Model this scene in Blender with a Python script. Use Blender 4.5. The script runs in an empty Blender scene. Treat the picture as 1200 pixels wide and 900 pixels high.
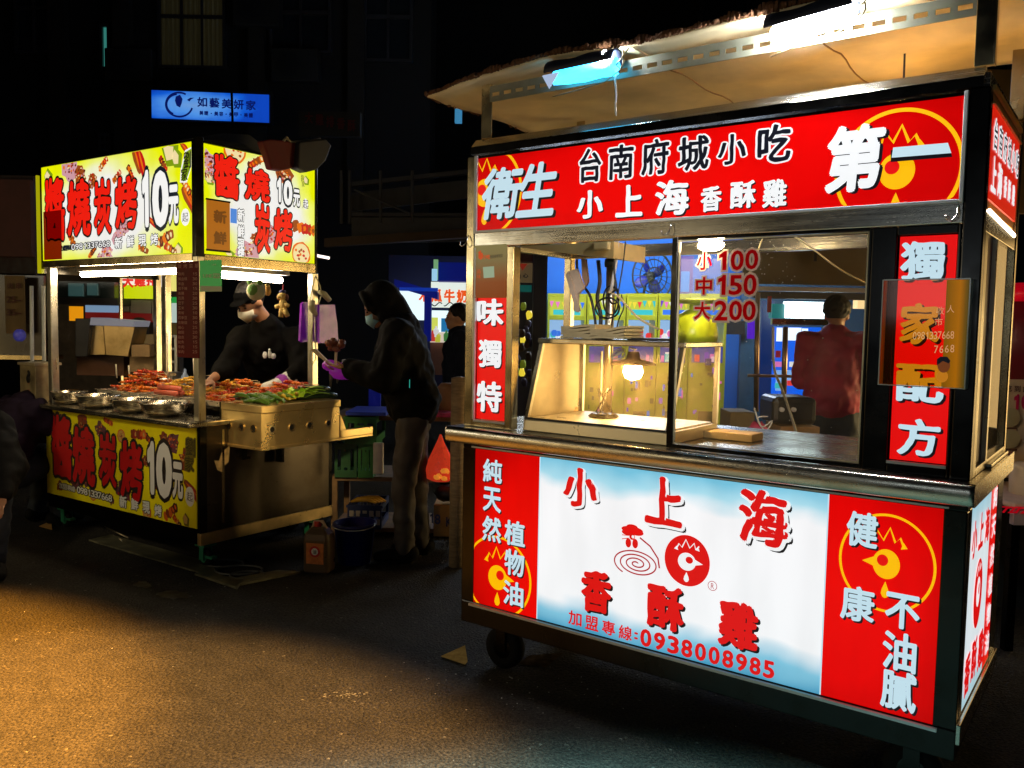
import bpy, bmesh, math, random
from mathutils import Vector, Matrix, noise, Euler
random.seed(7)
R = math.radians
PI = math.pi
S = bpy.context.scene
COL = S.collection

# ------------------------------------------------------------------ camera
CF, CP, CR, CH = 997.7, R(3.9699), R(1.0435), 1.5          # focal (px of a 1200 px wide frame), pitch, roll, eye height
_f = Vector((0, math.cos(CP), -math.sin(CP))); _u = Vector((0, math.sin(CP), math.cos(CP))); _x = Vector((1, 0, 0))
CX = math.cos(CR) * _x + math.sin(CR) * _u
CU = -math.sin(CR) * _x + math.cos(CR) * _u
CO = Vector((0, 0, CH))
cam = bpy.data.objects.new('camera', bpy.data.cameras.new('camera'))
COL.objects.link(cam); S.camera = cam
m3 = Matrix((CX, CU, -_f)).transposed()
cam.matrix_world = Matrix.Translation(CO) @ m3.to_4x4()
cam.data.sensor_width = 36; cam.data.lens = 36 * CF / 1200
cam.data.clip_start = 0.05; cam.data.clip_end = 500

# ------------------------------------------------------------------ night sky and exposure
W = bpy.data.worlds.new('World'); S.world = W; W.use_nodes = True
_bg = W.node_tree.nodes['Background']
_bg.inputs[0].default_value = (0.012, 0.016, 0.030, 1); _bg.inputs[1].default_value = 0.05
S.view_settings.view_transform = 'Standard'; S.view_settings.look = 'None'
S.view_settings.exposure = 0.0; S.view_settings.gamma = 1.0
S.cycles.use_denoising = True
S.cycles.max_bounces = 7; S.cycles.transparent_max_bounces = 16
S.cycles.sample_clamp_indirect = 4.0
S.cycles.caustics_reflective = False; S.cycles.caustics_refractive = False

# lamps of the stalls that stand behind the photographer and light the road, then added fill spots
def spot(name, loc, target, energy, color, deg, blend, size=0.08):
    l = bpy.data.lights.new(name, 'SPOT'); l.energy = energy; l.color = color
    l.spot_size = R(deg); l.spot_blend = blend; l.shadow_soft_size = size
    o = bpy.data.objects.new(name, l); COL.objects.link(o); o.location = loc
    o.rotation_euler = (Vector(target) - Vector(loc)).to_track_quat('-Z', 'Y').to_euler()
    return o
spot('street_spot_lamp', (-3.2, 2.6, 3.2), (-3.2, 2.601, 0), 6800, (1.0, 0.40, 0.04), 65, 0.20, 0.15)
spot('street_spot_lamp', (-1.75, 2.08, 3.2), (-1.75, 2.081, 0), 3200, (1.0, 0.52, 0.15), 65, 0.22, 0.15)
spot('street_spot_lamp', (0.1, 0.85, 3.2), (0.1, 0.851, 0), 5200, (0.36, 0.85, 0.92), 69, 0.35, 0.15)
spot('added_fill_spot', (-2.2, 1.0, 2.6), (-2.52, 5.45, 0.66), 250, (1.0, 0.86, 0.60), 19, 0.6, 0.2)  # added spot, brightens the unlit print of the grill cart
spot('added_fill_spot', (-0.3, 0.5, 3.0), (-1.36, 5.08, 0.84), 900, (1.0, 0.72, 0.34), 9.5, 0.5, 0.2)  # added spot, brightens the burner box
def strip(name, loc, target, sx, sy, energy, color):       # added strips, stand-ins for unseen stall rows, seen as sheen in the steel
    l = bpy.data.lights.new(name, 'AREA'); l.shape = 'RECTANGLE'; l.size = sx; l.size_y = sy; l.energy = energy; l.color = color
    o = bpy.data.objects.new(name, l); COL.objects.link(o); o.location = loc
    o.rotation_euler = (Vector(target) - Vector(loc)).to_track_quat('-Z', 'Y').to_euler(); return o
for _y, _z, _w, _h, _e, _c in ((-0.6, 2.1, 0.9, 0.5, 5, (1.0, 0.84, 0.55)), (0.9, 1.5, 0.7, 1.1, 7, (1.0, 0.68, 0.28)), (2.2, 2.2, 1.1, 0.4, 10, (1.0, 0.92, 0.72)), (3.3, 1.4, 0.6, 1.2, 8, (1.0, 0.70, 0.28)), (4.6, 1.9, 1.0, 0.7, 9, (1.0, 0.78, 0.38))):
    strip('added_sheen_strip', (-6.2, _y, _z), (0, 3.2, 1.5), _w, _h, _e, _c)
strip('added_sheen_strip', (5.2, 6.3, 1.0), (-1.2, 5.3, 0.85), 1.5, 1.5, 22, (1.0, 0.70, 0.28)).data.spread = R(70)
strip('added_sheen_strip', (5.0, 5.6, 1.3), (1.6, 3.0, 1.0), 1.6, 1.8, 9, (1.0, 0.62, 0.22))
spot('added_fill_spot', (-1.0, -1.5, 2.6), (0.36, 2.98, 1.66), 420, (1.0, 0.95, 0.88), 12, 0.6, 0.2)  # added spot, brightens the price lettering and the window
strip('added_sheen_strip', (-3.2, -3.0, 1.9), (0.8, 3.0, 1.2), 3.0, 0.5, 9, (0.75, 0.88, 1.0))

# ------------------------------------------------------------------ measured frames: each cart stands on its own axes
class Frame:
    def __init__(s, x, y, deg):
        s.o = Vector((x, y, 0)); s.a = R(deg)
        s.M = Matrix.Translation(s.o) @ Matrix.Rotation(s.a, 4, 'Z'); s.I = s.M.inverted()
    def w(s, x, y, z): return s.M @ Vector((x, y, z))
    def hit(s, ax, val, u, v):                              # where the sight line of a photo pixel meets a plane of this frame
        d = _f + CX * ((u - 600) / CF) - CU * ((v - 450) / CF)
        o = s.I @ CO; d = s.I.to_3x3() @ d
        i = 'xyz'.index(ax)
        return o + d * ((val - o[i]) / d[i])
FA = Frame(1.4065, 2.4437, -36.5306)       # the fried chicken cart on the right
FB = Frame(-1.8503, 4.9735, -34.4926)      # the skewer grill cart on the left
FW = Frame(0, 0, 0)
def at(u, v, Y): return FW.hit('y', Y, u, v)

# ------------------------------------------------------------------ materials
def lin(c):
    return tuple(((x / 255) / 12.92 if x / 255 <= 0.04045 else ((x / 255 + 0.055) / 1.055) ** 2.4) for x in c)
MATS = {}
def mat(name, col, rough=0.6, metal=0.0, emit=0.0, ecol=None, var=0.12, scale=14.0, bump=0.0, alpha=1.0, trans=0.0, sample=True, stretch=(1, 1, 1), spec=0.5, coat=0.0):
    if name in MATS: return MATS[name]
    m = bpy.data.materials.new(name); m.use_nodes = True
    nt = m.node_tree; N = nt.nodes; L = nt.links; b = N['Principled BSDF']
    b.inputs['Roughness'].default_value = rough; b.inputs['Metallic'].default_value = metal
    b.inputs['Specular IOR Level'].default_value = spec
    if coat: b.inputs['Coat Weight'].default_value = coat
    b.inputs['Base Color'].default_value = (*col, 1)
    if var > 0 or bump > 0:
        tc = N.new('ShaderNodeTexCoord'); mp = N.new('ShaderNodeMapping'); mp.inputs['Scale'].default_value = stretch
        nz = N.new('ShaderNodeTexNoise'); nz.inputs['Scale'].default_value = scale; nz.inputs['Detail'].default_value = 5
        L.new(tc.outputs['Object'], mp.inputs[0]); L.new(mp.outputs[0], nz.inputs['Vector'])
        if var > 0:
            rp = N.new('ShaderNodeMapRange'); rp.inputs[1].default_value = 0.3; rp.inputs[2].default_value = 0.7
            rp.inputs[3].default_value = 1 - var; rp.inputs[4].default_value = 1 + var * 0.6
            L.new(nz.outputs['Fac'], rp.inputs[0])
            mx = N.new('ShaderNodeVectorMath'); mx.operation = 'SCALE'; mx.inputs[0].default_value = col
            L.new(rp.outputs[0], mx.inputs['Scale']); L.new(mx.outputs[0], b.inputs['Base Color'])
            if emit == 0:
                rr = N.new('ShaderNodeMapRange'); rr.inputs[3].default_value = max(0.03, rough - var * 0.7); rr.inputs[4].default_value = min(1, rough + var * 0.7)
                L.new(nz.outputs['Fac'], rr.inputs[0]); L.new(rr.outputs[0], b.inputs['Roughness'])
        if bump > 0:
            bp = N.new('ShaderNodeBump'); bp.inputs['Strength'].default_value = bump; bp.inputs['Distance'].default_value = 0.01
            L.new(nz.outputs['Fac'], bp.inputs['Height']); L.new(bp.outputs[0], b.inputs['Normal'])
    if emit > 0:
        b.inputs['Emission Color'].default_value = (*(ecol or col), 1); b.inputs['Emission Strength'].default_value = emit
    if alpha < 1: b.inputs['Alpha'].default_value = alpha
    if trans > 0: b.inputs['Transmission Weight'].default_value = trans
    if not sample: m.cycles.emission_sampling = 'NONE'
    MATS[name] = m; return m

def lit(name, rgb, e=1.0, sample=False):                   # emitting colour: for backlit print, and for glow painted on things without a lamp
    c = lin(rgb); return mat(name, tuple(x * 0.3 for x in c), 0.35, emit=e, ecol=c, var=0, sample=sample)
def ink(name, rgb, rough=0.5): return mat(name, lin(rgb), rough, var=0)

def steel(name, col=(0.60, 0.56, 0.47), rough=0.26, stretch=(22, 22, 1), scale=5):
    if name in MATS: return MATS[name]
    m = bpy.data.materials.new(name); m.use_nodes = True
    nt = m.node_tree; N = nt.nodes; L = nt.links; b = N['Principled BSDF']
    b.inputs['Metallic'].default_value = 1
    tc = N.new('ShaderNodeTexCoord'); mp = N.new('ShaderNodeMapping'); mp.inputs['Scale'].default_value = stretch
    n1 = N.new('ShaderNodeTexNoise'); n1.inputs['Scale'].default_value = scale; n1.inputs['Detail'].default_value = 4
    n2 = N.new('ShaderNodeTexNoise'); n2.inputs['Scale'].default_value = 5; n2.inputs['Detail'].default_value = 7; n2.inputs['Roughness'].default_value = 0.65
    L.new(tc.outputs['Object'], mp.inputs[0]); L.new(mp.outputs[0], n1.inputs['Vector']); L.new(tc.outputs['Object'], n2.inputs['Vector'])
    cr = N.new('ShaderNodeMix'); cr.data_type = 'RGBA'
    cr.inputs['A'].default_value = (*col, 1); cr.inputs['B'].default_value = (col[0] * 0.6, col[1] * 0.54, col[2] * 0.42, 1)
    g = N.new('ShaderNodeMapRange'); g.inputs[1].default_value = 0.5; g.inputs[2].default_value = 0.8
    L.new(n2.outputs['Fac'], g.inputs[0]); L.new(g.outputs[0], cr.inputs['Factor']); L.new(cr.outputs['Result'], b.inputs['Base Color'])
    a = N.new('ShaderNodeMath'); a.operation = 'MULTIPLY_ADD'; a.inputs[1].default_value = 0.3; a.inputs[2].default_value = rough - 0.12
    s2 = N.new('ShaderNodeMath'); s2.operation = 'MULTIPLY_ADD'; s2.inputs[1].default_value = 0.25
    L.new(n1.outputs['Fac'], a.inputs[0]); L.new(n2.outputs['Fac'], s2.inputs[0]); L.new(a.outputs[0], s2.inputs[2])
    s3 = N.new('ShaderNodeMath'); s3.operation = 'SUBTRACT'; s3.inputs[1].default_value = 0.1
    L.new(s2.outputs[0], s3.inputs[0]); mx_ = N.new('ShaderNodeMath'); mx_.operation = 'MAXIMUM'; mx_.inputs[1].default_value = 0.13; L.new(s3.outputs[0], mx_.inputs[0]); L.new(mx_.outputs[0], b.inputs['Roughness'])
    bp = N.new('ShaderNodeBump'); bp.inputs['Strength'].default_value = 0.035; bp.inputs['Distance'].default_value = 0.004
    L.new(n2.outputs['Fac'], bp.inputs['Height']); L.new(bp.outputs[0], b.inputs['Normal'])
    MATS[name] = m; return m

def glass(name, tint=(1, 1, 1), dirt_haze=0.05, dirt_haze_col=(0.7, 0.65, 0.5), ior=1.45):
    if name in MATS: return MATS[name]
    m = bpy.data.materials.new(name); m.use_nodes = True
    nt = m.node_tree; N = nt.nodes; L = nt.links; N.remove(N['Principled BSDF']); out = N['Material Output']
    t = N.new('ShaderNodeBsdfTransparent'); t.inputs[0].default_value = (*tint, 1)
    g = N.new('ShaderNodeBsdfGlossy'); g.inputs['Roughness'].default_value = 0.02; g.inputs[0].default_value = (1, 1, 1, 1)
    d = N.new('ShaderNodeBsdfDiffuse'); d.inputs[0].default_value = (*dirt_haze_col, 1)
    fr = N.new('ShaderNodeFresnel'); fr.inputs[0].default_value = ior
    a1 = N.new('ShaderNodeMixShader'); L.new(fr.outputs[0], a1.inputs[0]); L.new(t.outputs[0], a1.inputs[1]); L.new(g.outputs[0], a1.inputs[2])
    tc = N.new('ShaderNodeTexCoord'); nz = N.new('ShaderNodeTexNoise'); nz.inputs['Scale'].default_value = 9; nz.inputs['Detail'].default_value = 8
    L.new(tc.outputs['Object'], nz.inputs['Vector'])
    mr = N.new('ShaderNodeMapRange'); mr.inputs[1].default_value = 0.35; mr.inputs[2].default_value = 0.75; mr.inputs[3].default_value = dirt_haze * 0.3; mr.inputs[4].default_value = dirt_haze * 2.2
    L.new(nz.outputs['Fac'], mr.inputs[0])
    tl = N.new('ShaderNodeBsdfTranslucent'); tl.inputs[0].default_value = (*dirt_haze_col, 1); dm_ = N.new('ShaderNodeMixShader'); L.new(d.outputs[0], dm_.inputs[1]); L.new(tl.outputs[0], dm_.inputs[2])
    a2 = N.new('ShaderNodeMixShader'); L.new(mr.outputs[0], a2.inputs[0]); L.new(a1.outputs[0], a2.inputs[1]); L.new(dm_.outputs[0], a2.inputs[2])
    L.new(a2.outputs[0], out.inputs[0]); MATS[name] = m; return m

def vinyl(name, col):                                      # cut film on glass: the lamps behind shine through it
    m = bpy.data.materials.new(name); m.use_nodes = True; nt = m.node_tree; nt.nodes.remove(nt.nodes['Principled BSDF'])
    d = nt.nodes.new('ShaderNodeBsdfDiffuse'); t = nt.nodes.new('ShaderNodeBsdfTranslucent'); x = nt.nodes.new('ShaderNodeMixShader'); x.inputs[0].default_value = 0.6
    for q in (d, t): q.inputs[0].default_value = (*col, 1)
    nt.links.new(d.outputs[0], x.inputs[1]); nt.links.new(t.outputs[0], x.inputs[2]); nt.links.new(x.outputs[0], nt.nodes['Material Output'].inputs[0]); return m
def gradient_panel(name, stops, axis='z', center=(0, 0, 0), half=(1, 1, 1), emit=1.0, mode='band', wobble=0.08):
    """film with a colour gradient"""
    m = bpy.data.materials.new(name); m.use_nodes = True
    nt = m.node_tree; N = nt.nodes; L = nt.links; b = N['Principled BSDF']; b.inputs['Roughness'].default_value = 0.25; b.inputs['Specular IOR Level'].default_value = 0.15
    tc = N.new('ShaderNodeTexCoord'); mp = N.new('ShaderNodeMapping'); mp.vector_type = 'TEXTURE'
    mp.inputs['Location'].default_value = center; mp.inputs['Scale'].default_value = half
    L.new(tc.outputs['Object'], mp.inputs[0])
    nz = N.new('ShaderNodeTexNoise'); nz.inputs['Scale'].default_value = 2.0; nz.inputs['Detail'].default_value = 2
    L.new(mp.outputs[0], nz.inputs['Vector'])
    if mode == 'band':
        sp = N.new('ShaderNodeSeparateXYZ'); L.new(mp.outputs[0], sp.inputs[0]); src = sp.outputs['XYZ'.index(axis.upper())]
        ad = N.new('ShaderNodeMath'); ad.operation = 'MULTIPLY_ADD'; ad.inputs[1].default_value = 0.5; ad.inputs[2].default_value = 0.5; L.new(src, ad.inputs[0]); src = ad.outputs[0]
    else:
        ln = N.new('ShaderNodeVectorMath'); ln.operation = 'LENGTH'; L.new(mp.outputs[0], ln.inputs[0]); src = ln.outputs['Value']
    w = N.new('ShaderNodeMath'); w.operation = 'MULTIPLY_ADD'; w.inputs[1].default_value = wobble; L.new(nz.outputs['Fac'], w.inputs[0])
    L.new(src, w.inputs[2])
    sb = N.new('ShaderNodeMath'); sb.operation = 'SUBTRACT'; sb.inputs[1].default_value = wobble / 2; L.new(w.outputs[0], sb.inputs[0])
    rp = N.new('ShaderNodeValToRGB'); e = rp.color_ramp.elements
    while len(e) > 1: e.remove(e[-1])
    e[0].position = stops[0][0]; e[0].color = (*lin(stops[0][1]), 1)
    for p, c in stops[1:]:
        k = e.new(p); k.color = (*lin(c), 1)
    L.new(sb.outputs[0], rp.inputs[0]); L.new(rp.outputs[0], b.inputs['Emission Color'])
    dk = N.new('ShaderNodeVectorMath'); dk.operation = 'SCALE'; dk.inputs['Scale'].default_value = 0.3; L.new(rp.outputs[0], dk.inputs[0]); L.new(dk.outputs[0], b.inputs['Base Color'])
    g1 = N.new('ShaderNodeTexNoise'); g1.inputs['Scale'].default_value = 3.0; g1.inputs['Detail'].default_value = 6; mg_ = N.new('ShaderNodeMapping'); mg_.inputs['Scale'].default_value = (3, 3, 0.7)
    L.new(tc.outputs['Object'], mg_.inputs[0]); L.new(mg_.outputs[0], g1.inputs['Vector']); gr_ = N.new('ShaderNodeMapRange'); gr_.inputs[1].default_value = 0.35; gr_.inputs[2].default_value = 0.62; gr_.inputs[3].default_value = 0.93 * emit; gr_.inputs[4].default_value = emit
    L.new(g1.outputs['Fac'], gr_.inputs[0]); L.new(gr_.outputs[0], b.inputs['Emission Strength'])      # grease and dust on the film
    return m

# ------------------------------------------------------------------ mesh building
class MB:
    def __init__(s): s.v = []; s.f = []; s.m = []; s.M = Matrix.Identity(4); s.k = 0
    def add(s, vs, fs, mi=None):
        n = len(s.v); s.v += [s.M @ Vector(p) for p in vs]
        s.f += [tuple(i + n for i in q) for q in fs]; s.m += [s.k if mi is None else mi] * len(fs); return s
    def box(s, x0, x1, y0, y1, z0, z1, mi=None):
        return s.add([(x0, y0, z0), (x1, y0, z0), (x1, y1, z0), (x0, y1, z0), (x0, y0, z1), (x1, y0, z1), (x1, y1, z1), (x0, y1, z1)],
                     [(3, 2, 1, 0), (4, 5, 6, 7), (0, 1, 5, 4), (1, 2, 6, 5), (2, 3, 7, 6), (3, 0, 4, 7)], mi)
    def hexa(s, p, mi=None):                                # eight corners: bottom ring then top ring
        return s.add(p, [(3, 2, 1, 0), (4, 5, 6, 7), (0, 1, 5, 4), (1, 2, 6, 5), (2, 3, 7, 6), (3, 0, 4, 7)], mi)
    def rings(s, rings, closed=False, caps=True, mi=None):
        n = len(rings[0]); vs = [p for r in rings for p in r]; fs = []
        for i in range(len(rings) - 1):
            for j in range(n):
                a = i * n + j; b = i * n + (j + 1) % n; fs.append((a, b, b + n, a + n))
        if caps: fs.append(tuple(range(n - 1, -1, -1))); fs.append(tuple(range(len(vs) - n, len(vs))))
        return s.add(vs, fs, mi)
    def tube(s, pts, r, seg=8, mi=None, caps=True):
        pts = [Vector(p) for p in pts]; rr = r if isinstance(r, (list, tuple)) else [r] * len(pts); out = []; prev = None
        for i, p in enumerate(pts):
            t = (pts[min(i + 1, len(pts) - 1)] - pts[max(i - 1, 0)]).normalized()
            if prev is None: a = t.orthogonal().normalized()
            else:
                a = prev - t * prev.dot(t)
                a = a.normalized() if a.length > 1e-6 else t.orthogonal().normalized()
            prev = a; b = t.cross(a)
            out.append([p + (a * math.cos(2 * PI * k / seg) + b * math.sin(2 * PI * k / seg)) * rr[i] for k in range(seg)])
        return s.rings(out, caps=caps, mi=mi)
    def lathe(s, prof, seg=20, c=(0, 0, 0), mi=None, caps=True):
        return s.rings([[(c[0] + r * math.cos(2 * PI * k / seg), c[1] + r * math.sin(2 * PI * k / seg), c[2] + z) for k in range(seg)] for r, z in prof], caps=caps, mi=mi)
    def ell(s, c, r, seg=12, ring=8, rot=None, mi=None, jit=0):
        rot = rot or Matrix.Identity(3); vs = []; c = Vector(c)
        rs = []
        for i in range(1, ring):
            t = PI * i / ring
            rs.append([c + rot @ Vector((r[0] * math.sin(t) * math.cos(2 * PI * k / seg), r[1] * math.sin(t) * math.sin(2 * PI * k / seg), r[2] * math.cos(t))) * (1 + random.uniform(-jit, jit)) for k in range(seg)])
        rs = rs[::-1]
        return s.rings(rs, mi=mi)
    def poly(s, pts, th, n=(0, -1, 0), mi=None):            # flat outline given a thickness
        n = Vector(n) * th; a = [Vector(p) for p in pts]; b = [p + n for p in a]
        return s.rings([a, b], mi=mi)
    def each(s, name, mats, parent=None, **kw):            # every loose piece becomes an object of its own
        par = list(range(len(s.v)))
        def find(a):
            while par[a] != a: par[a] = par[par[a]]; a = par[a]
            return a
        for f in s.f:
            for i in f[1:]: par[find(i)] = find(f[0])
        gr = {}
        for f, m_ in zip(s.f, s.m): gr.setdefault(find(f[0]), []).append((f, m_))
        out = []
        for g_ in gr.values():
            ids = sorted({i for f, _ in g_ for i in f}); mp = {i: k for k, i in enumerate(ids)}
            q = MB(); q.v = [s.v[i] for i in ids]; q.f = [tuple(mp[i] for i in f) for f, _ in g_]; q.m = [m_ for _, m_ in g_]
            out.append(q.build(name, mats, parent, **kw))
        return out
    def build(s, name, mats, parent=None, smooth=False, bevel=0, kind=None, label=None):
        me = bpy.data.meshes.new(name); me.from_pydata([tuple(p) for p in s.v], [], s.f)
        mats = mats if isinstance(mats, (list, tuple)) else [mats]
        for q in mats: me.materials.append(q)
        if len(mats) > 1: me.polygons.foreach_set('material_index', s.m)
        bm = bmesh.new(); bm.from_mesh(me); bmesh.ops.recalc_face_normals(bm, faces=bm.faces); bm.to_mesh(me); bm.free()
        if smooth: me.shade_smooth()
        me.update()
        o = bpy.data.objects.new(name, me); COL.objects.link(o)
        if parent is not None: o.parent = parent
        if bevel:
            b = o.modifiers.new('bevel', 'BEVEL'); b.width = bevel; b.segments = 2; b.limit_method = 'ANGLE'; b.angle_limit = R(40)
        if kind: o['kind'] = kind
        if label: o['label'] = label
        return o
def tag(o, label=None, cat=None, group=None, kind=None):
    if label: o['label'] = label
    if cat: o['category'] = cat
    if group: o['group'] = group
    if kind: o['kind'] = kind
    return o
def thing(name, label, cat, loc=(0, 0, 0), rz=0, group=None, rot=None):
    o = bpy.data.objects.new(name, None); COL.objects.link(o); o.empty_display_size = 0.1
    o.location = loc; o.rotation_euler = rot or (0, 0, rz); return tag(o, label, cat, group)
def inA(name, label, cat, x, y, z, rz=0, group=None): return thing(name, label, cat, FA.w(x, y, z), FA.a + rz, group)
def inB(name, label, cat, x, y, z, rz=0, group=None): return thing(name, label, cat, FB.w(x, y, z), FB.a + rz, group)
def copy_tree(o, parent=None):
    c = o.copy(); COL.objects.link(c); c.parent = parent
    for ch in list(o.children): copy_tree(ch, c)
    return c

# ------------------------------------------------------------------ lettering
GC = {}
def glyph(ch, off=0.0, brush=0.0):                         # a negative off asks for one clean outset outline (for cut vinyl)
    """outline of one character, bbox of the plain glyph mapped to [-.5,.5]; heavier with off, hand-brushed with brush"""
    key = (ch, off, brush)
    if key in GC: return GC[key]
    ONE = [(0.38, 0.70), (0.27, 0.70), (0.21, 0.63), (0.06, 0.57), (0.06, 0.465), (0.235, 0.52), (0.235, 0.0), (0.38, 0.0)]
    def outset(pts, d):
        out = []; n = len(pts)
        for i in range(n):
            p, q, r = Vector(pts[i - 1]), Vector(pts[i]), Vector(pts[(i + 1) % n]); a = (q - p).normalized(); c = (r - q).normalized()
            na, nc = Vector((a.y, -a.x)), Vector((c.y, -c.x)); m = (na + nc).normalized(); out.append(q - m * d / max(0.4, m.dot(na)))
        return out
    def get(o_):
        if ch == '1':
            q = outset(ONE[::-1], o_) if o_ > 0 else [Vector(p) for p in ONE[::-1]]
            return [Vector((p.x, p.y, 0)) for p in q], [tuple(range(len(q)))]
        c = bpy.data.curves.new('t', 'FONT'); c.body = ch; c.offset = o_; c.resolution_u = 3; c.size = 1
        o = bpy.data.objects.new('t', c); COL.objects.link(o)
        dg = bpy.context.evaluated_depsgraph_get(); dg.update()
        me = bpy.data.meshes.new_from_object(o.evaluated_get(dg))
        vs = [v.co.copy() for v in me.vertices]; fs = [tuple(p.vertices) for p in me.polygons]
        if brush > 0:
            bm = bmesh.new(); bm.from_mesh(me)
            for _ in range(2):
                es = [e for e in bm.edges if e.calc_length() > 0.10]
                bmesh.ops.subdivide_edges(bm, edges=es, cuts=1)
            bmesh.ops.triangulate(bm, faces=bm.faces)
            vs = [v.co.copy() for v in bm.verts]; fs = [tuple(v.index for v in f.verts) for f in bm.faces]; bm.free()
        bpy.data.objects.remove(o); bpy.data.curves.remove(c); bpy.data.meshes.remove(me)
        return vs, fs
    kb = (ch, 'bb')
    if kb not in GC:
        vs, _ = get(0.0); xs = [v.x for v in vs]; ys = [v.y for v in vs]; GC[kb] = (min(xs), max(xs), min(ys), max(ys))
    x0, x1, y0, y1 = GC[kb]
    if ch == '-': x0, x1, y0, y1 = x0, x1, 0.0, 0.7
    vs, fs = get(max(0.0, -off))
    w = max(x1 - x0, 0.12); h = max(y1 - y0, 0.12); base = []
    for v in vs:
        p = Vector(((v.x - (x0 + x1) / 2) / w, (v.y - (y0 + y1) / 2) / h))
        if brush > 0:
            s_ = ord(ch) % 97
            p += Vector((noise.noise(Vector((v.x * 5, v.y * 5, s_))), noise.noise(Vector((v.x * 5, v.y * 5, s_ + 31))))) * brush
        base.append(Vector((p.x, p.y, 0)))
    if off <= 0: GC[key] = (base, fs); return GC[key]
    out = []; fo = []; k = 8 if off < 0.05 else 12                       # the pen: the outline stamped round a small circle
    for i in range(k):
        a = 2 * PI * i / k; n = len(out); d = Vector((math.cos(a) * off / w * (1.15 if brush else 1), math.sin(a) * off / h * (0.8 if brush else 1), i))
        out += [p + d for p in base]; fo += [tuple(q + n for q in f) for f in fs]
    if off > 0.06:
        for i in range(8):
            a = 2 * PI * i / 8; n = len(out); d = Vector((math.cos(a) * off * 0.5 / w, math.sin(a) * off * 0.5 / h, k + i)); out += [p + d for p in base]; fo += [tuple(q + n for q in f) for f in fs]
    GC[key] = (out, fo); return GC[key]

class Many:
    def __init__(s, obs): s.obs = obs
    @property
    def location(s): return s.obs[0].location
    @location.setter
    def location(s, v):
        for o in s.obs: o.location = v

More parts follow.
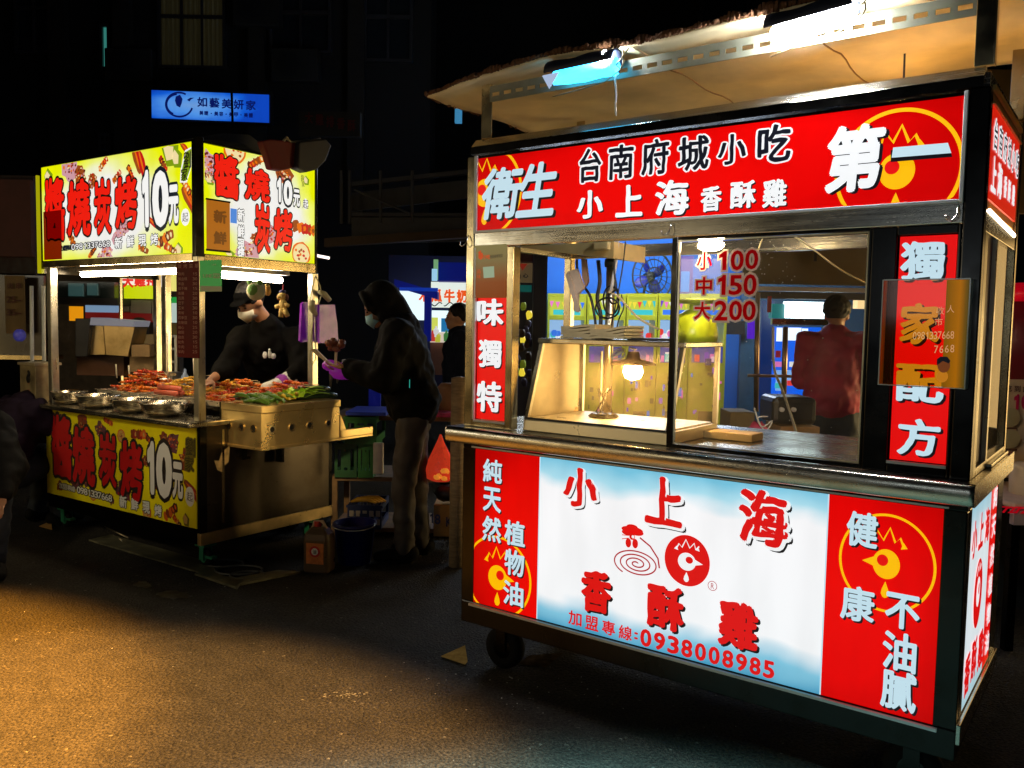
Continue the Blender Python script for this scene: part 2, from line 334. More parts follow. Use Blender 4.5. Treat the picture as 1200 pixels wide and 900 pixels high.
class Print:
    """flat lettering and marks laid on one plane of a cart; px coordinates are measured in the photograph"""
    def __init__(s, fr, ax, val, lift=-1, clip=None):
        s.fr, s.ax, s.val, s.lift, s.clip = fr, ax, val, lift, clip
        s.mb = MB(); s.lay = 0; s.h = 1 if ax == 'x' else 0; s.n = 'xyz'.index(ax)
        s.mats = []; s.chars = []
    def mi(s, m):
        if m not in s.mats: s.mats.append(m)
        return s.mats.index(m)
    def P(s, u, v): return s.fr.hit(s.ax, s.val, u, v)
    def put(s, a, b, d):                                    # in-plane (right, up) and layer height
        p = [0, 0, 0]; p[s.h] = a; p[2] = b; p[s.n] = s.val + s.lift * d
        if s.clip:
            p[s.h] = min(max(p[s.h], s.clip[0]), s.clip[1]); p[2] = min(max(p[2], s.clip[2]), s.clip[3])
        return p
    def poly(s, pts, m, lay):                               # pts in px
        q = [s.P(u, v) for u, v in pts]; s.polyl([(p[s.h], p[2]) for p in q], m, lay)
    def polyl(s, q, m, lay):
        s.mb.add([s.put(a, b, lay * 0.0006) for a, b in q], [tuple(range(len(q)))], s.mi(m))
    def strip(s, pts, w, m, lay, px=True, closed=False):
        q = [(lambda p: Vector((p[s.h], p[2])))(s.P(u, v)) if px else Vector((u, v)) for u, v in pts]; n = len(q)
        L_, R_ = [], []
        for i in range(n):
            a = q[i - 1] if (i > 0 or closed) else q[i]; b = q[(i + 1) % n] if (i < n - 1 or closed) else q[i]
            t = (b - a); t = t.normalized() if t.length > 0 else Vector((1, 0)); nn = Vector((-t.y, t.x)) * w / 2
            L_.append(q[i] + nn); R_.append(q[i] - nn)
        for i in range(n if closed else n - 1):
            j = (i + 1) % n; quad = [L_[i], L_[j], R_[j], R_[i]]
            if s.clip and all(not (s.clip[0] <= p.x <= s.clip[1] and s.clip[2] <= p.y <= s.clip[3]) for p in quad): continue
            s.polyl([(p.x, p.y) for p in quad], m, lay)
    def disc(s, u, v, r, m, lay, ry=None, seg=32):          # r in metres
        c = s.P(u, v); s.polyl([(c[s.h] + r * math.cos(2 * PI * k / seg), c[2] + (ry or r) * math.sin(2 * PI * k / seg)) for k in range(seg)], m, lay)
    def ring(s, u, v, r, w, m, lay, ry=None, seg=72):
        c = s.P(u, v); s.strip([(c[s.h] + r * math.cos(2 * PI * k / seg), c[2] + (ry or r) * math.sin(2 * PI * k / seg)) for k in range(seg)], w, m, lay, px=False, closed=True)
    def ch(s, c, u0, v0, u1, v1, layers, skew=0.0, brush=0.0, mirror=False):
        """layers: (material, offset, dx, dz, layer)"""
        u, v = (u0 + u1) / 2, (v0 + v1) / 2; c0 = s.P(u, v)
        w = abs(s.P(u1, v)[s.h] - s.P(u0, v)[s.h]); h = abs(s.P(u, v1)[2] - s.P(u, v0)[2])
        own = MB() if v1 - v0 >= 10 else None; om = []
        for m, off, dx, dz, lay in layers:
            vs, fs = glyph(c, off, brush)
            if own is None: mi = s.mi(m)
            else:
                if m not in om: om.append(m)
                mi = om.index(m)
            pts = [s.put(c0[s.h] + (p.x + skew * p.y * h / max(w, 1e-6)) * w + dx * h, c0[2] + p.y * h + dz * h, lay * 0.0006 + p.z * 0.00002) for p in vs]
            (own or s.mb).add(pts, fs, mi)
        if own is not None: s.chars.append((own, om))
    def line(s, txt, u0, v0, u1, v1, w, h, layers, brush=0.0, thin=('1',), skew=0.0):
        n = len(txt)
        for i, c in enumerate(txt):
            if c == ' ': continue
            t = i / (n - 1) if n > 1 else 0; u = u0 + (u1 - u0) * t; v = v0 + (v1 - v0) * t
            ww = w * (0.5 if c in thin else 0.3 if c in ':•' else 1); hh = h * (0.55 if c == ':' else 0.2 if c == '•' else 1)
            s.ch(c, u - ww / 2, v - hh / 2, u + ww / 2, v + hh / 2, layers, skew, brush)
    def build(s, name, parent):                             # large characters are pieces of their own, small print stays one sheet
        out = [s.mb.build(name, s.mats, parent)] if s.mb.v else []
        out += [mb.build('character', om, parent) for mb, om in s.chars]
        return Many(out)

def text_flat(name, txt, m, parent, M, size, off=0.01, w=None, spacing=1.0):
    """a row of letters laid on any plane given by matrix M (x right, y up)"""
    mb = MB(); mb.M = M; n = len(txt); w = w or size
    for i, c in enumerate(txt):
        if c == ' ': continue
        vs, fs = glyph(c, off); k = 0.5 if c in '1Il' else 1
        x = (i - (n - 1) / 2) * w * spacing
        mb.add([(x + p.x * w * 0.86 * k, p.y * size, 0) for p in vs], fs)
    return mb.build(name, m, parent)

# ------------------------------------------------------------------ shared materials
M_steel = steel('brushed_steel', stretch=(22, 22, 1), scale=5); M_steel_h = steel('brushed_steel_horizontal', rough=0.17, stretch=(1, 40, 40), scale=4)
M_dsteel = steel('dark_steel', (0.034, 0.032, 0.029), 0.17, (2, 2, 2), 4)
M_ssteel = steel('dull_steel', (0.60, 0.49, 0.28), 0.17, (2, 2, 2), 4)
M_alu = mat('aluminium_trim', (0.70, 0.73, 0.72), 0.35, 0.25, var=0.08)
M_black = mat('black_rubber', (0.005, 0.005, 0.005), 0.8, spec=0.2)
M_blackm = mat('black_plastic', (0.02, 0.02, 0.022), 0.45)
M_white = mat('white_plastic', (0.78, 0.77, 0.72), 0.45)
M_card = mat('cardboard', (0.42, 0.27, 0.12), 0.85, scale=30, bump=0.1)
M_tarp = mat('dark_tarp', (0.02, 0.02, 0.025), 0.6, bump=0.4, scale=5)
M_glass = glass('window_glass', dirt_haze=0.03)
M_glass_case = glass('case_glass', tint=(0.97, 0.95, 0.88), dirt_haze=0.15, dirt_haze_col=(0.55, 0.42, 0.22), ior=1.18)  # gold haze mixed into the dirt makes the case glass glow
M_paper = mat('white_paper', (0.75, 0.7, 0.6), 0.8)
def redfilm(name, c, h): return gradient_panel(name, [(0.0, (236, 8, 5)), (0.55, (226, 3, 3)), (1.0, (176, 0, 0))], 'z', c, h, 1.0, 'radial', 0.35)  # brighter middle is tube glow painted into the film colour
L_red = lit('sign_red', (222, 4, 4), 1.0, sample=True); L_yel = lit('sign_yellow_ink', (248, 184, 0), 1.0)
L_white = lit('sign_white', (236, 238, 240), 1.0); L_pale = lit('sign_pale_blue', (190, 218, 230), 1.0)
L_navy = lit('sign_navy_ink', (12, 18, 38), 0.5); L_shadow = lit('sign_shadow_ink', (10, 10, 22), 0.5); L_txtred = lit('sign_text_red', (214, 10, 14), 1.0)
L_dred = lit('sign_deep_red', (170, 10, 30), 1.0)

# ================================================================== ground
g = MB(); n = 90
gx0, gx1, gy0, gy1 = -30, 30, -6, 45
nx_, ny_ = 60, 60
g.add([(gx0 + (gx1 - gx0) * i / nx_, gy0 + (gy1 - gy0) * j / ny_, 0) for j in range(ny_ + 1) for i in range(nx_ + 1)],
      [(j * (nx_ + 1) + i, j * (nx_ + 1) + i + 1, (j + 1) * (nx_ + 1) + i + 1, (j + 1) * (nx_ + 1) + i) for j in range(ny_) for i in range(nx_)])
ma = bpy.data.materials.new('asphalt'); ma.use_nodes = True
nt = ma.node_tree; N = nt.nodes; L = nt.links; b = N['Principled BSDF']; b.inputs['Roughness'].default_value = 0.85; b.inputs['Specular IOR Level'].default_value = 0.2
tc = N.new('ShaderNodeTexCoord')
def _noise(sc, det=4, rough=0.5):
    q = N.new('ShaderNodeTexNoise'); q.inputs['Scale'].default_value = sc; q.inputs['Detail'].default_value = det; q.inputs['Roughness'].default_value = rough
    L.new(tc.outputs['Object'], q.inputs['Vector']); return q
n1 = _noise(0.9, 5); n2 = _noise(78, 4, 0.7); vo = N.new('ShaderNodeTexVoronoi'); vo.inputs['Scale'].default_value = 95; L.new(tc.outputs['Object'], vo.inputs['Vector'])
n3 = _noise(7, 8, 0.7)
r1 = N.new('ShaderNodeValToRGB'); r1.color_ramp.elements[0].position = 0.35; r1.color_ramp.elements[0].color = (0.006, 0.0058, 0.0052, 1)
r1.color_ramp.elements[1].position = 0.70; r1.color_ramp.elements[1].color = (0.060, 0.052, 0.040, 1)
L.new(n2.outputs['Fac'], r1.inputs[0])
r2 = N.new('ShaderNodeMapRange'); r2.inputs[1].default_value = 0.3; r2.inputs[2].default_value = 0.7; r2.inputs[3].default_value = 0.6; r2.inputs[4].default_value = 1.25
L.new(n3.outputs['Fac'], r2.inputs[0])
sc = N.new('ShaderNodeVectorMath'); sc.operation = 'SCALE'; L.new(r1.outputs[0], sc.inputs[0]); L.new(r2.outputs[0], sc.inputs['Scale'])
# pale grains of the aggregate
vc = N.new('ShaderNodeMapRange'); vc.inputs[1].default_value = 0.93; vc.inputs[2].default_value = 0.97; L.new(vo.outputs['Color'], vc.inputs[0])
mx = N.new('ShaderNodeMix'); mx.data_type = 'RGBA'; L.new(vc.outputs[0], mx.inputs['Factor']); L.new(sc.outputs[0], mx.inputs['A']); mx.inputs['B'].default_value = (0.12, 0.11, 0.09, 1)
# rusty stains and long worn patches
n4 = _noise(1.7, 6, 0.6); st = N.new('ShaderNodeMapRange'); st.inputs[1].default_value = 0.62; st.inputs[2].default_value = 0.72; st.inputs[4].default_value = 0.55; L.new(n4.outputs['Fac'], st.inputs[0])
m2 = N.new('ShaderNodeMix'); m2.data_type = 'RGBA'; L.new(st.outputs[0], m2.inputs['Factor']); L.new(mx.outputs['Result'], m2.inputs['A']); m2.inputs['B'].default_value = (0.045, 0.026, 0.014, 1)
L.new(m2.outputs['Result'], b.inputs['Base Color'])
bp = N.new('ShaderNodeBump'); bp.inputs['Strength'].default_value = 1.0; bp.inputs['Distance'].default_value = 0.010
ad = N.new('ShaderNodeMath'); ad.operation = 'ADD'; L.new(n2.outputs['Fac'], ad.inputs[0]); L.new(vo.outputs['Distance'], ad.inputs[1]); L.new(ad.outputs[0], bp.inputs['Height']); L.new(bp.outputs[0], b.inputs['Normal'])
g.build('ground', ma, kind='structure')
# pebbles and scraps on the road
pb = MB(); pb2 = MB()
for _ in range(260):
    x = random.uniform(-2.9, 1.2); y = random.uniform(2.7, 4.9); s_ = random.uniform(0.0015, 0.004)
    (pb if random.random() < 0.85 else pb2).ell((x, y, s_ * 0.4), (s_, s_ * random.uniform(0.6, 1.2), s_ * 0.6), 6, 4, jit=0.2)
for _ in range(60):
    a = random.gauss(0, 0.13); c = at(600 + random.gauss(0, 60), 815 + random.gauss(0, 18), 3); c = FW.hit('z', 0, 600 + random.gauss(0, 80), 800 + random.gauss(0, 16)); s_ = random.uniform(0.0015, 0.004)
    pb2.ell((c.x, c.y, s_ * 0.4), (s_, s_, s_ * 0.6), 6, 4, jit=0.2)
pb.build('road_grit', mat('grit_grey', (0.08, 0.075, 0.065), 0.8), kind='stuff')
pb2.build('pale_grit', mat('grit_pale', (0.30, 0.28, 0.25), 0.6), kind='stuff')
# crushed ice flecks near the middle of the road
ic = MB()
for _ in range(40):
    c = FW.hit('z', 0, 405 + random.gauss(0, 12), 815 + random.gauss(0, 3.5)); s_ = random.uniform(0.0015, 0.004)
    ic.ell((c.x, c.y, s_ * 0.4), (s_ * 1.6, s_, s_ * 0.5), 6, 4, jit=0.3)
ic.build('spilled_crumbs', mat('crumb_white', (0.13, 0.12, 0.10), 0.7), kind='stuff')

# painted road markings (worn)
def marking(pts, name, col, h=0.004):
    mb = MB(); q = [FW.hit('z', h, u, v) for u, v in pts]
    mb.add(q, [tuple(range(len(q)))]); return mb.build(name, col, kind='structure')
mw = mat('worn_road_paint', (0.05, 0.035, 0.02), 1.0, spec=0.0, var=0.7, scale=20)
marking([(516, 769), (545, 756), (548, 775), (545, 779)], 'road_marking', mat('yellow_road_paint', (0.40, 0.25, 0.07), 1.0, var=0.3, scale=30, spec=0.0), 0.006)
marking([(620, 768), (660, 765), (640, 782), (606, 778)], 'road_marking', mw)
def stain(u, v, ru, rv, name, m_):                          # irregular thin stains soaked into the road
    rr = random.Random(int(u)); marking([(u + ru * math.cos(t * PI / 14) * rr.uniform(0.65, 1.15), v + rv * math.sin(t * PI / 14) * rr.uniform(0.65, 1.15)) for t in range(28)], name, m_)
st1 = mat('oil_dark', (0.006, 0.006, 0.006), 0.45, var=0.5, scale=20); st2 = mat('rust_stain_brown', (0.030, 0.013, 0.007), 0.9, var=0.5, scale=30)
stain(167, 685, 12, 4, 'oil_stain', st1); stain(203, 697, 24, 5, 'oil_stain', st1);
# drain cover frame beneath the grill cart
dc = thing('drain_cover', 'flat steel drain cover lying in the road under the grill cart corner', 'drain cover')
dm = mat('drain_metal', (0.20, 0.19, 0.12), 0.5, 0.6, var=0.5, scale=18)
def slab(pts, th, name, m_, par):
    mb = MB(); q = [FW.hit('z', 0.004, u, v) for u, v in pts]; mb.poly(q, th, (0, 0, 1)); return mb.build(name, m_, par)
slab([(104, 634), (130, 628), (245, 660), (262, 680), (240, 674)], 0.01, 'cover_plate', dm, dc)
slab([(228, 674), (240, 671), (284, 682), (278, 691)], 0.012, 'rim_bar', dm, dc)
slab([(262, 682), (274, 688), (352, 672), (326, 670)], 0.012, 'rim_bar', dm, dc)
cb = MB()
for (u, v, a, bb) in ((262, 660, 0.12, 0.05), (280, 668, 0.14, 0.06), (290, 674, 0.10, 0.05)):
    c = FW.hit('z', 0.012, u, v)
    cb.tube([(c.x + a * math.cos(t * PI / 9), c.y + bb * 1.6 * math.sin(t * PI / 9), 0.013) for t in range(19)], 0.006, 6)
tag(cb.build('coiled_hose', mat('grey_hose', (0.10, 0.10, 0.09), 0.5), smooth=True), 'thin grey hose coiled on the drain cover under the grill cart', 'hose')

# ================================================================== FRIED CHICKEN CART (frame A)
CA = thing('fried_chicken_cart', 'red and white stainless steel fried chicken cart with lit sign boxes', 'food cart', FA.o, FA.a)
XR, XL, DP = -0.067, -2.005, 0.80
b = MB()   # lower frame
b.box(XL, XR, 0, 0.04, 0.972, 1.005); b.box(XL, XR, 0, 0.04, 0.209, 0.304)
b.box(XL, -1.941, -0.001, 0.04, 0.304, 0.972); b.box(-0.131, XR, -0.001, 0.04, 0.304, 0.972)
b.box(XR - 0.04, XR, 0.04, DP, 0.209, 0.33); b.box(XR - 0.04, XR, 0.04, DP, 0.975, 1.005)
b.box(XR - 0.04, XR + 0.001, 0.04, 0.085, 0.33, 0.975); b.box(XR - 0.04, XR + 0.001, 0.66, DP, 0.33, 0.975)
b.box(XL, XL + 0.04, 0.04, DP, 0.209, 1.005); b.box(XL + 0.04, XR - 0.04, DP - 0.04, DP, 0.209, 1.005)
b.box(XL + 0.04, XR - 0.04, 0.04, DP - 0.04, 0.209, 0.24)
b.build('base_frame', M_dsteel, CA, bevel=0.004)
b = MB()   # side rail catching the light of the added strip behind
b.box(XR, XR + 0.012, 0.0, DP, 0.262, 0.325)
b.build('side_rail', M_steel_h, CA, bevel=0.003)
b = MB()   # front trim lines
b.box(-1.955, -0.117, -0.012, 0.0, 0.290, 0.300); b.box(-1.955, -0.117, -0.006, 0.0, 0.976, 0.982)
b.each('panel_trim', M_alu, CA)
# counter with a rounded nose
prof = [(-0.045 - 0.021 * math.sin(t * PI / 12) ** 0.55, 1.030 - 0.034 * math.cos(t * PI / 12)) for t in range(13)] + [(DP + 0.05, 1.064), (DP + 0.05, 0.996)]
b = MB(); b.rings([[(x, y, z) for y, z in prof] for x in (XL - 0.05, XL - 0.045, -1.5, -1.0, -0.5, -0.06, -0.043)])
o = b.build('counter_top', steel('counter_steel', (0.62, 0.57, 0.46), 0.20, (1, 30, 30), 3), CA)
for p_ in o.data.polygons: p_.use_smooth = abs(p_.normal.x) < 0.5 and p_.center.y < 0.0
# upper frame
b = MB()
b.box(XL, -1.962, 0, 0.04, 1.064, 2.20)
b.box(XL, -1.965, DP - 0.04, DP, 1.064, 2.26); b.box(-0.107, XR, DP - 0.04, DP, 1.064, 2.26)
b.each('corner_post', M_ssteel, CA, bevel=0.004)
b = MB(); b.box(-0.122, XR, 0, 0.045, 1.064, 2.206); b.build('corner_post', M_dsteel, CA, bevel=0.004)  # right post near black, shade put into its steel colour
b = MB()
b.box(-1.962, -0.122, 0.002, 0.04, 1.822, 1.885)                              # header under the sign
b.box(XL + 0.003, -1.965, 0.04, DP - 0.04, 1.83, 1.885); b.box(-0.105, XR - 0.003, 0.04, DP - 0.04, 1.80, 1.86)
b.box(-1.962, -0.107, DP - 0.035, DP - 0.005, 1.83, 1.885)
b.each('header_rail', M_steel_h, CA, bevel=0.003)
b = MB()   # slanted top cornice
b.box(XL + 0.02, XR - 0.02, -0.004, 0.05, 2.207, 2.236); b.each('cornice_base', M_dsteel, CA)
b = MB(); b.hexa([(XL + 0.02, -0.006, 2.2365), (XR - 0.02, -0.006, 2.2365), (XR - 0.02, 0.05, 2.2365), (XL + 0.02, 0.05, 2.2365),
        (XL + 0.02, 0.028, 2.272), (XR - 0.02, 0.028, 2.272), (XR - 0.02, 0.05, 2.272), (XL + 0.02, 0.05, 2.272)])
b.box(XL + 0.02, XL + 0.05, 0.05, DP, 2.21, 2.265); b.box(-0.107, XR - 0.01, 0.05, DP, 2.215, 2.262); b.box(XL + 0.05, -0.107, DP - 0.03, DP - 0.002, 2.21, 2.262)
b.each('cornice', M_steel_h, CA, bevel=0.003)
# main sign box
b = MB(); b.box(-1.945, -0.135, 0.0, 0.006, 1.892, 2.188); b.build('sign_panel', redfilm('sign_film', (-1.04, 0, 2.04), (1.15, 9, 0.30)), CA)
b = MB(); b.box(-1.950, -0.128, 0.008, 0.10, 1.887, 2.200); b.build('sign_box', M_dsteel, CA)
b = MB()
b.box(-1.962, -1.946, -0.008, 0.004, 1.880, 2.200); b.box(-0.135, -0.123, -0.008, 0.004, 1.880, 2.200)
b.box(-1.946, -0.135, -0.008, 0.004, 1.880, 1.891); b.each('sign_trim', M_alu, CA, bevel=0.002)
PT = Print(FA, 'y', -0.001, -1, (-1.944, -0.136, 1.893, 2.187))
PLAIN = [(L_shadow, 0.030, 0.045, -0.045, 1), (L_pale, 0.030, 0, 0, 2)]
OUTL = [(L_white, 0.075, 0, 0, 3), (L_navy, 0.022, 0, 0, 4)]
WSH = [(L_shadow, 0.034, 0.05, -0.05, 3), (L_white, 0.034, 0, 0, 4)]
def rooster(p, cu, cv, r, m, hole, flip=1, k=1.0, lw=0.012, ring=True, lay=0.3, rr=None):
    """chick emblem: a ring, a zigzag comb, an egg-shaped head with an eye hole, a small beak and a drop"""
    c = p.P(cu, cv); X, Z = c[p.h], c[2]; rr = rr or r
    pl = lambda pts, mm, ly: p.polyl([(X + a * r * flip, Z + bb * rr) for a, bb in pts], mm, ly)
    if ring: p.ring(cu, cv, r, lw, m, lay, ry=rr)
    p.polyl([(X + r * 0.29 * math.cos(t * PI / 16) * 1.0 + 0, Z - rr * 0.02 + rr * 0.31 * math.sin(t * PI / 16)) for t in range(32)], m, lay)
    p.polyl([(X - flip * r * 0.0 + r * flip * 0.08 + r * 0.12 * math.cos(t * PI / 12), Z + rr * 0.05 + rr * 0.12 * math.sin(t * PI / 12)) for t in range(24)], hole, lay + 0.5)
    pl([(0.27, 0.10), (0.52, -0.02), (0.27, -0.10)], m, lay)
    pl([(0.0, -0.38), (0.07, -0.55), (0.085, -0.64), (0.05, -0.71), (0, -0.73), (-0.05, -0.71), (-0.085, -0.64), (-0.07, -0.55)], m, lay)
    zz = [(-0.36, 0.36), (-0.27, 0.56), (-0.17, 0.45), (-0.05, 0.74), (0.08, 0.47), (0.22, 0.66), (0.27, 0.46), (0.38, 0.58)]
    p.strip([(X + a * r * flip, Z + bb * rr) for a, bb in zz], lw * 0.9, m, lay, px=False)
    for (a, bb) in ((-0.36, 0.36), (0.33, 0.44)):
        pl([(a - 0.07, bb), (a + 0.02, bb + 0.12), (a + 0.07, bb - 0.03)], m, lay)
rooster(PT, 1051, 199, 0.178, L_yel, L_red, -1)
rooster(PT, 568, 225, 0.185, L_yel, L_red, -1)
for c, a in (('衛', (566, 198, 609, 255)), ('生', (609, 192, 651, 252))): PT.ch(c, *a, [(L_shadow, 0.03, 0.06, -0.04, 1), (L_pale, 0.028, 0, 0, 2)], skew=0.16)
for c, a in (('台', (680, 175, 704, 213)), ('南', (714, 170, 742, 209)), ('府', (753, 164, 783, 204)), ('城', (796, 160, 830, 199)), ('小', (842, 158, 874, 192)), ('吃', (889, 147, 926, 189))):
    PT.ch(c, *a, OUTL, brush=0.03)
for c, a in (('小', (677, 224, 706, 255)), ('上', (723, 218, 752, 253)), ('海', (769, 212, 806, 251)), ('香', (822, 219, 845, 247)), ('酥', (857, 213, 885, 243)), ('雞', (895, 211, 921, 242))):
    PT.ch(c, *a, WSH, brush=0.03)
PT.ch('第', 970, 149, 1032, 222, [(L_shadow, 0.04, 0.05, -0.03, 1), (L_white, 0.04, 0, 0, 2)], skew=0.06)
PT.poly([(1044, 176), (1112, 170), (1116, 184), (1044, 190)], L_shadow, 3); PT.poly([(1047, 173), (1111, 167.5), (1115, 179.5), (1045, 185)], L_pale, 4)
PT.build('sign_lettering', CA)

# lower light panels: three fields of one film
GRAD = gradient_panel('white_blue_film', [(0.0, (70, 150, 185)), (0.10, (125, 190, 215)), (0.20, (238, 240, 242)), (0.82, (240, 240, 242)), (0.90, (165, 214, 230)), (1.0, (115, 188, 215))],
                      'z', (-1.0, 0, 0.638), (0.57, 1, 0.334), 1.06, 'band', 0.22)  # white middle and blue ends paint the falloff of the tubes
b = MB(); b.box(-1.603, -0.471, 0.004, 0.010, 0.305, 0.971); b.build('white_light_panel', GRAD, CA)
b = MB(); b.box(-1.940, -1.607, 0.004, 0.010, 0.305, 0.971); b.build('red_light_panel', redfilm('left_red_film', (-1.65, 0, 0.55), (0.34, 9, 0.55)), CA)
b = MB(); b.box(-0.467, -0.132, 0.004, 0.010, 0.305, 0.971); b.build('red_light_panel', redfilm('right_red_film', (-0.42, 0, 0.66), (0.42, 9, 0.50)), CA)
b = MB(); b.box(-1.607, -1.603, 0.003, 0.010, 0.305, 0.971); b.box(-0.471, -0.467, 0.003, 0.010, 0.305, 0.971); b.each('seam', L_pale, CA)
PL = Print(FA, 'y', 0.003, -1, (-1.939, -0.133, 0.306, 0.970))
REDB = [(L_shadow, 0.045, 0.09, -0.08, 1), (L_white, 0.075, 0.03, -0.03, 1.5), (L_txtred, 0.040, 0, 0, 2)]
REDC = [(L_shadow, 0.045, 0.05, -0.045, 1), (L_txtred, 0.046, 0, 0, 2)]
for c, a in (('小', (661, 550, 699, 593)), ('上', (758, 561, 798, 614)), ('海', (867, 576, 921, 637))): PL.ch(c, *a, REDB, brush=0.05)
for c, a in (('香', (682, 670, 715, 716)), ('酥', (760, 688, 800, 736)), ('雞', (844, 707, 886, 758))): PL.ch(c, *a, REDC, brush=0.05)
PL.line('加盟專線', 674, 724.5, 733, 741.5, 15, 16, [(L_txtred, 0.02, 0, 0, 2)])
PL.line(':', 745.5, 745, 745.5, 745, 12, 14, [(L_txtred, 0.02, 0, 0, 2)])
PL.line('0938008985', 757, 747.5, 901, 784.5, 11.5, 19, [(L_txtred, 0.035, 0, 0, 2)])
# spiral chick and round emblem
c = PL.P(746, 660.4); sp = []
for t in range(0, 260):
    a = t / 260 * 2 * PI * 3.6 ; k = 0.06 + 0.94 * (t / 260)
    sp.append((c.x + 0.098 * k * math.cos(a + 0.4), c.z + 0.052 * k * math.sin(a + 0.4)))
PL.strip(sp, 0.0052, L_dred, 2, px=False)
e_ = sp[-1]; nk = PL.P(750, 630)
PL.strip([(c.x + 0.098 * math.cos(0.25), c.z - 0.0), (c.x + 0.088, c.z + 0.035), (c.x + 0.055, c.z + 0.075), (nk.x, nk.z)], 0.006, L_dred, 2, px=False)
for (u, v, a, bb) in ((741, 621, 0.046, 0.014), (737, 624, 0.03, 0.012), (746, 624, 0.03, 0.012), (741, 617.5, 0.024, 0.010), (736.5, 636, 0.012, 0.018), (744.5, 637, 0.012, 0.018)): PL.disc(u, v, a, L_txtred, 2, ry=bb, seg=20)
PL.disc(741, 629, 0.012, L_txtred, 2.2, seg=14); PL.disc(742, 629, 0.006, L_white, 2.6, seg=12)
for dv in (-1.5, 1.5): PL.strip([(729, 629 + dv * 1.6), (737, 629 + dv)], 0.003, L_txtred, 2)
PL.disc(805, 657, 0.088, L_txtred, 1.2, ry=0.093, seg=48)
rooster(PL, 805, 657.5, 0.120, L_white, L_txtred, 1, ring=False, lay=2, lw=0.006, rr=0.105)
PL.ring(835, 686.5, 0.0165, 0.0022, L_dred, 2, seg=24); PL.ch('R', 833.2, 683.5, 837, 690, [(L_dred, 0.0, 0, 0, 2)])
rooster(PL, 583, 676, 0.170, L_yel, L_red, 1, lw=0.010, rr=0.170)
rooster(PL, 1038.5, 660, 0.139, L_yel, L_red, -1, lw=0.008, rr=0.152)
BL = [(L_shadow, 0.03, 0.05, -0.05, 3), (L_pale, 0.028, 0, 0, 4)]
for c, a in (('純', (567, 539, 588, 565)), ('天', (567, 572, 587, 599)), ('然', (566, 606, 587, 634)), ('植', (592, 611, 615, 639)), ('物', (592, 645, 614, 674)), ('油', (590.5, 682, 613, 709)),
             ('健', (993, 601, 1028, 640)), ('康', (986, 688, 1024, 727)), ('不', (1038, 697, 1077, 736)), ('油', (1035, 742, 1073, 785)), ('膩', (1033, 787, 1073, 831))): PL.ch(c, *a, BL)
PL.build('panel_lettering', CA)
# side light panel
GR2 = gradient_panel('side_white_film', [(0.0, (150, 195, 210)), (0.25, (222, 232, 236)), (0.8, (222, 232, 236)), (1.0, (150, 200, 215))], 'z', (0, 0, 0.65), (1, 1, 0.32), 0.95)
b = MB(); b.box(XR - 0.006, XR - 0.001, 0.086, 0.505, 0.331, 0.974); b.build('side_white_panel', GR2, CA)
b = MB(); b.box(XR - 0.006, XR - 0.001, 0.508, 0.659, 0.331, 0.974); b.build('side_red_panel', L_red, CA)
PS = Print(FA, 'x', XR, 1, (0.09, 0.655, 0.335, 0.97))
def side_ch(p, c, y, z, w, h, L_):
    for m, off, dx, dz, lay in L_:
        vs, fs = glyph(c, off, 0.03); mi = p.mi(m)
        p.mb.add([p.put(y + q.x * w + dx * h, z + q.y * h + dz * h, lay * 0.0006 + q.z * 0.00002) for q in vs], fs, mi)
for c, y, z in (('小', 0.16, 0.86), ('上', 0.29, 0.865), ('海', 0.425, 0.86)): side_ch(PS, c, y, z, 0.09, 0.11, [(L_txtred, 0.05, 0, 0, 2)])
for c, y, z in (('香', 0.16, 0.43), ('酥', 0.29, 0.44), ('雞', 0.43, 0.43)): side_ch(PS, c, y, z, 0.10, 0.125, [(L_txtred, 0.05, 0, 0, 2)])
q_ = [(0.30 + 0.085 * math.cos(t * PI / 20), 0.655 + 0.115 * math.sin(t * PI / 20)) for t in range(40)]; PS.polyl(q_, L_txtred, 1)
PS.polyl([(0.30 + 0.035 * math.cos(t * PI / 12), 0.66 + 0.05 * math.sin(t * PI / 12)) for t in range(24)], L_white, 2); PS.polyl([(0.305 + 0.012 * math.cos(t * PI / 8), 0.67 + 0.02 * math.sin(t * PI / 8)) for t in range(16)], L_txtred, 3)
PS.strip([(0.26, 0.72), (0.275, 0.75), (0.29, 0.73), (0.305, 0.755), (0.32, 0.73), (0.34, 0.745)], 0.007, L_white, 2, px=False)
for i, c in enumerate('純天然植物油'): side_ch(PS, c, 0.59, 0.93 - i * 0.105, 0.085, 0.075, [(L_white, 0.03, 0, 0, 2)])
PS.build('side_lettering', CA)
# side sign box above
b = MB(); b.box(XR - 0.10, XR - 0.006, 0.05, 0.70, 1.87, 2.215); b.build('side_sign_box', mat('orange_board', (0.55, 0.20, 0.02), 0.5), CA)
L_or = lit('side_sign_red', (215, 30, 12), 0.85)
b = MB(); b.box(XR - 0.006, XR, 0.055, 0.695, 1.895, 2.165); b.build('side_sign_panel', L_or, CA)
b = MB(); b.box(XR - 0.003, XR + 0.006, 0.046, 0.71, 2.205, 2.219); b.box(XR - 0.003, XR + 0.006, 0.046, 0.71, 2.166, 2.172); b.each('side_sign_trim', mat('orange_trim', (0.75, 0.36, 0.06), 0.5), CA)
PU = Print(FA, 'x', XR + 0.001, 1, (0.05, 0.70, 1.89, 2.17))
for i, c in enumerate('台南府城小吃'): side_ch(PU, c, 0.125 + i * 0.104, 2.09, 0.075, 0.085, [(L_white, 0.09, 0, 0, 1), (L_navy, 0.01, 0, 0, 2)])
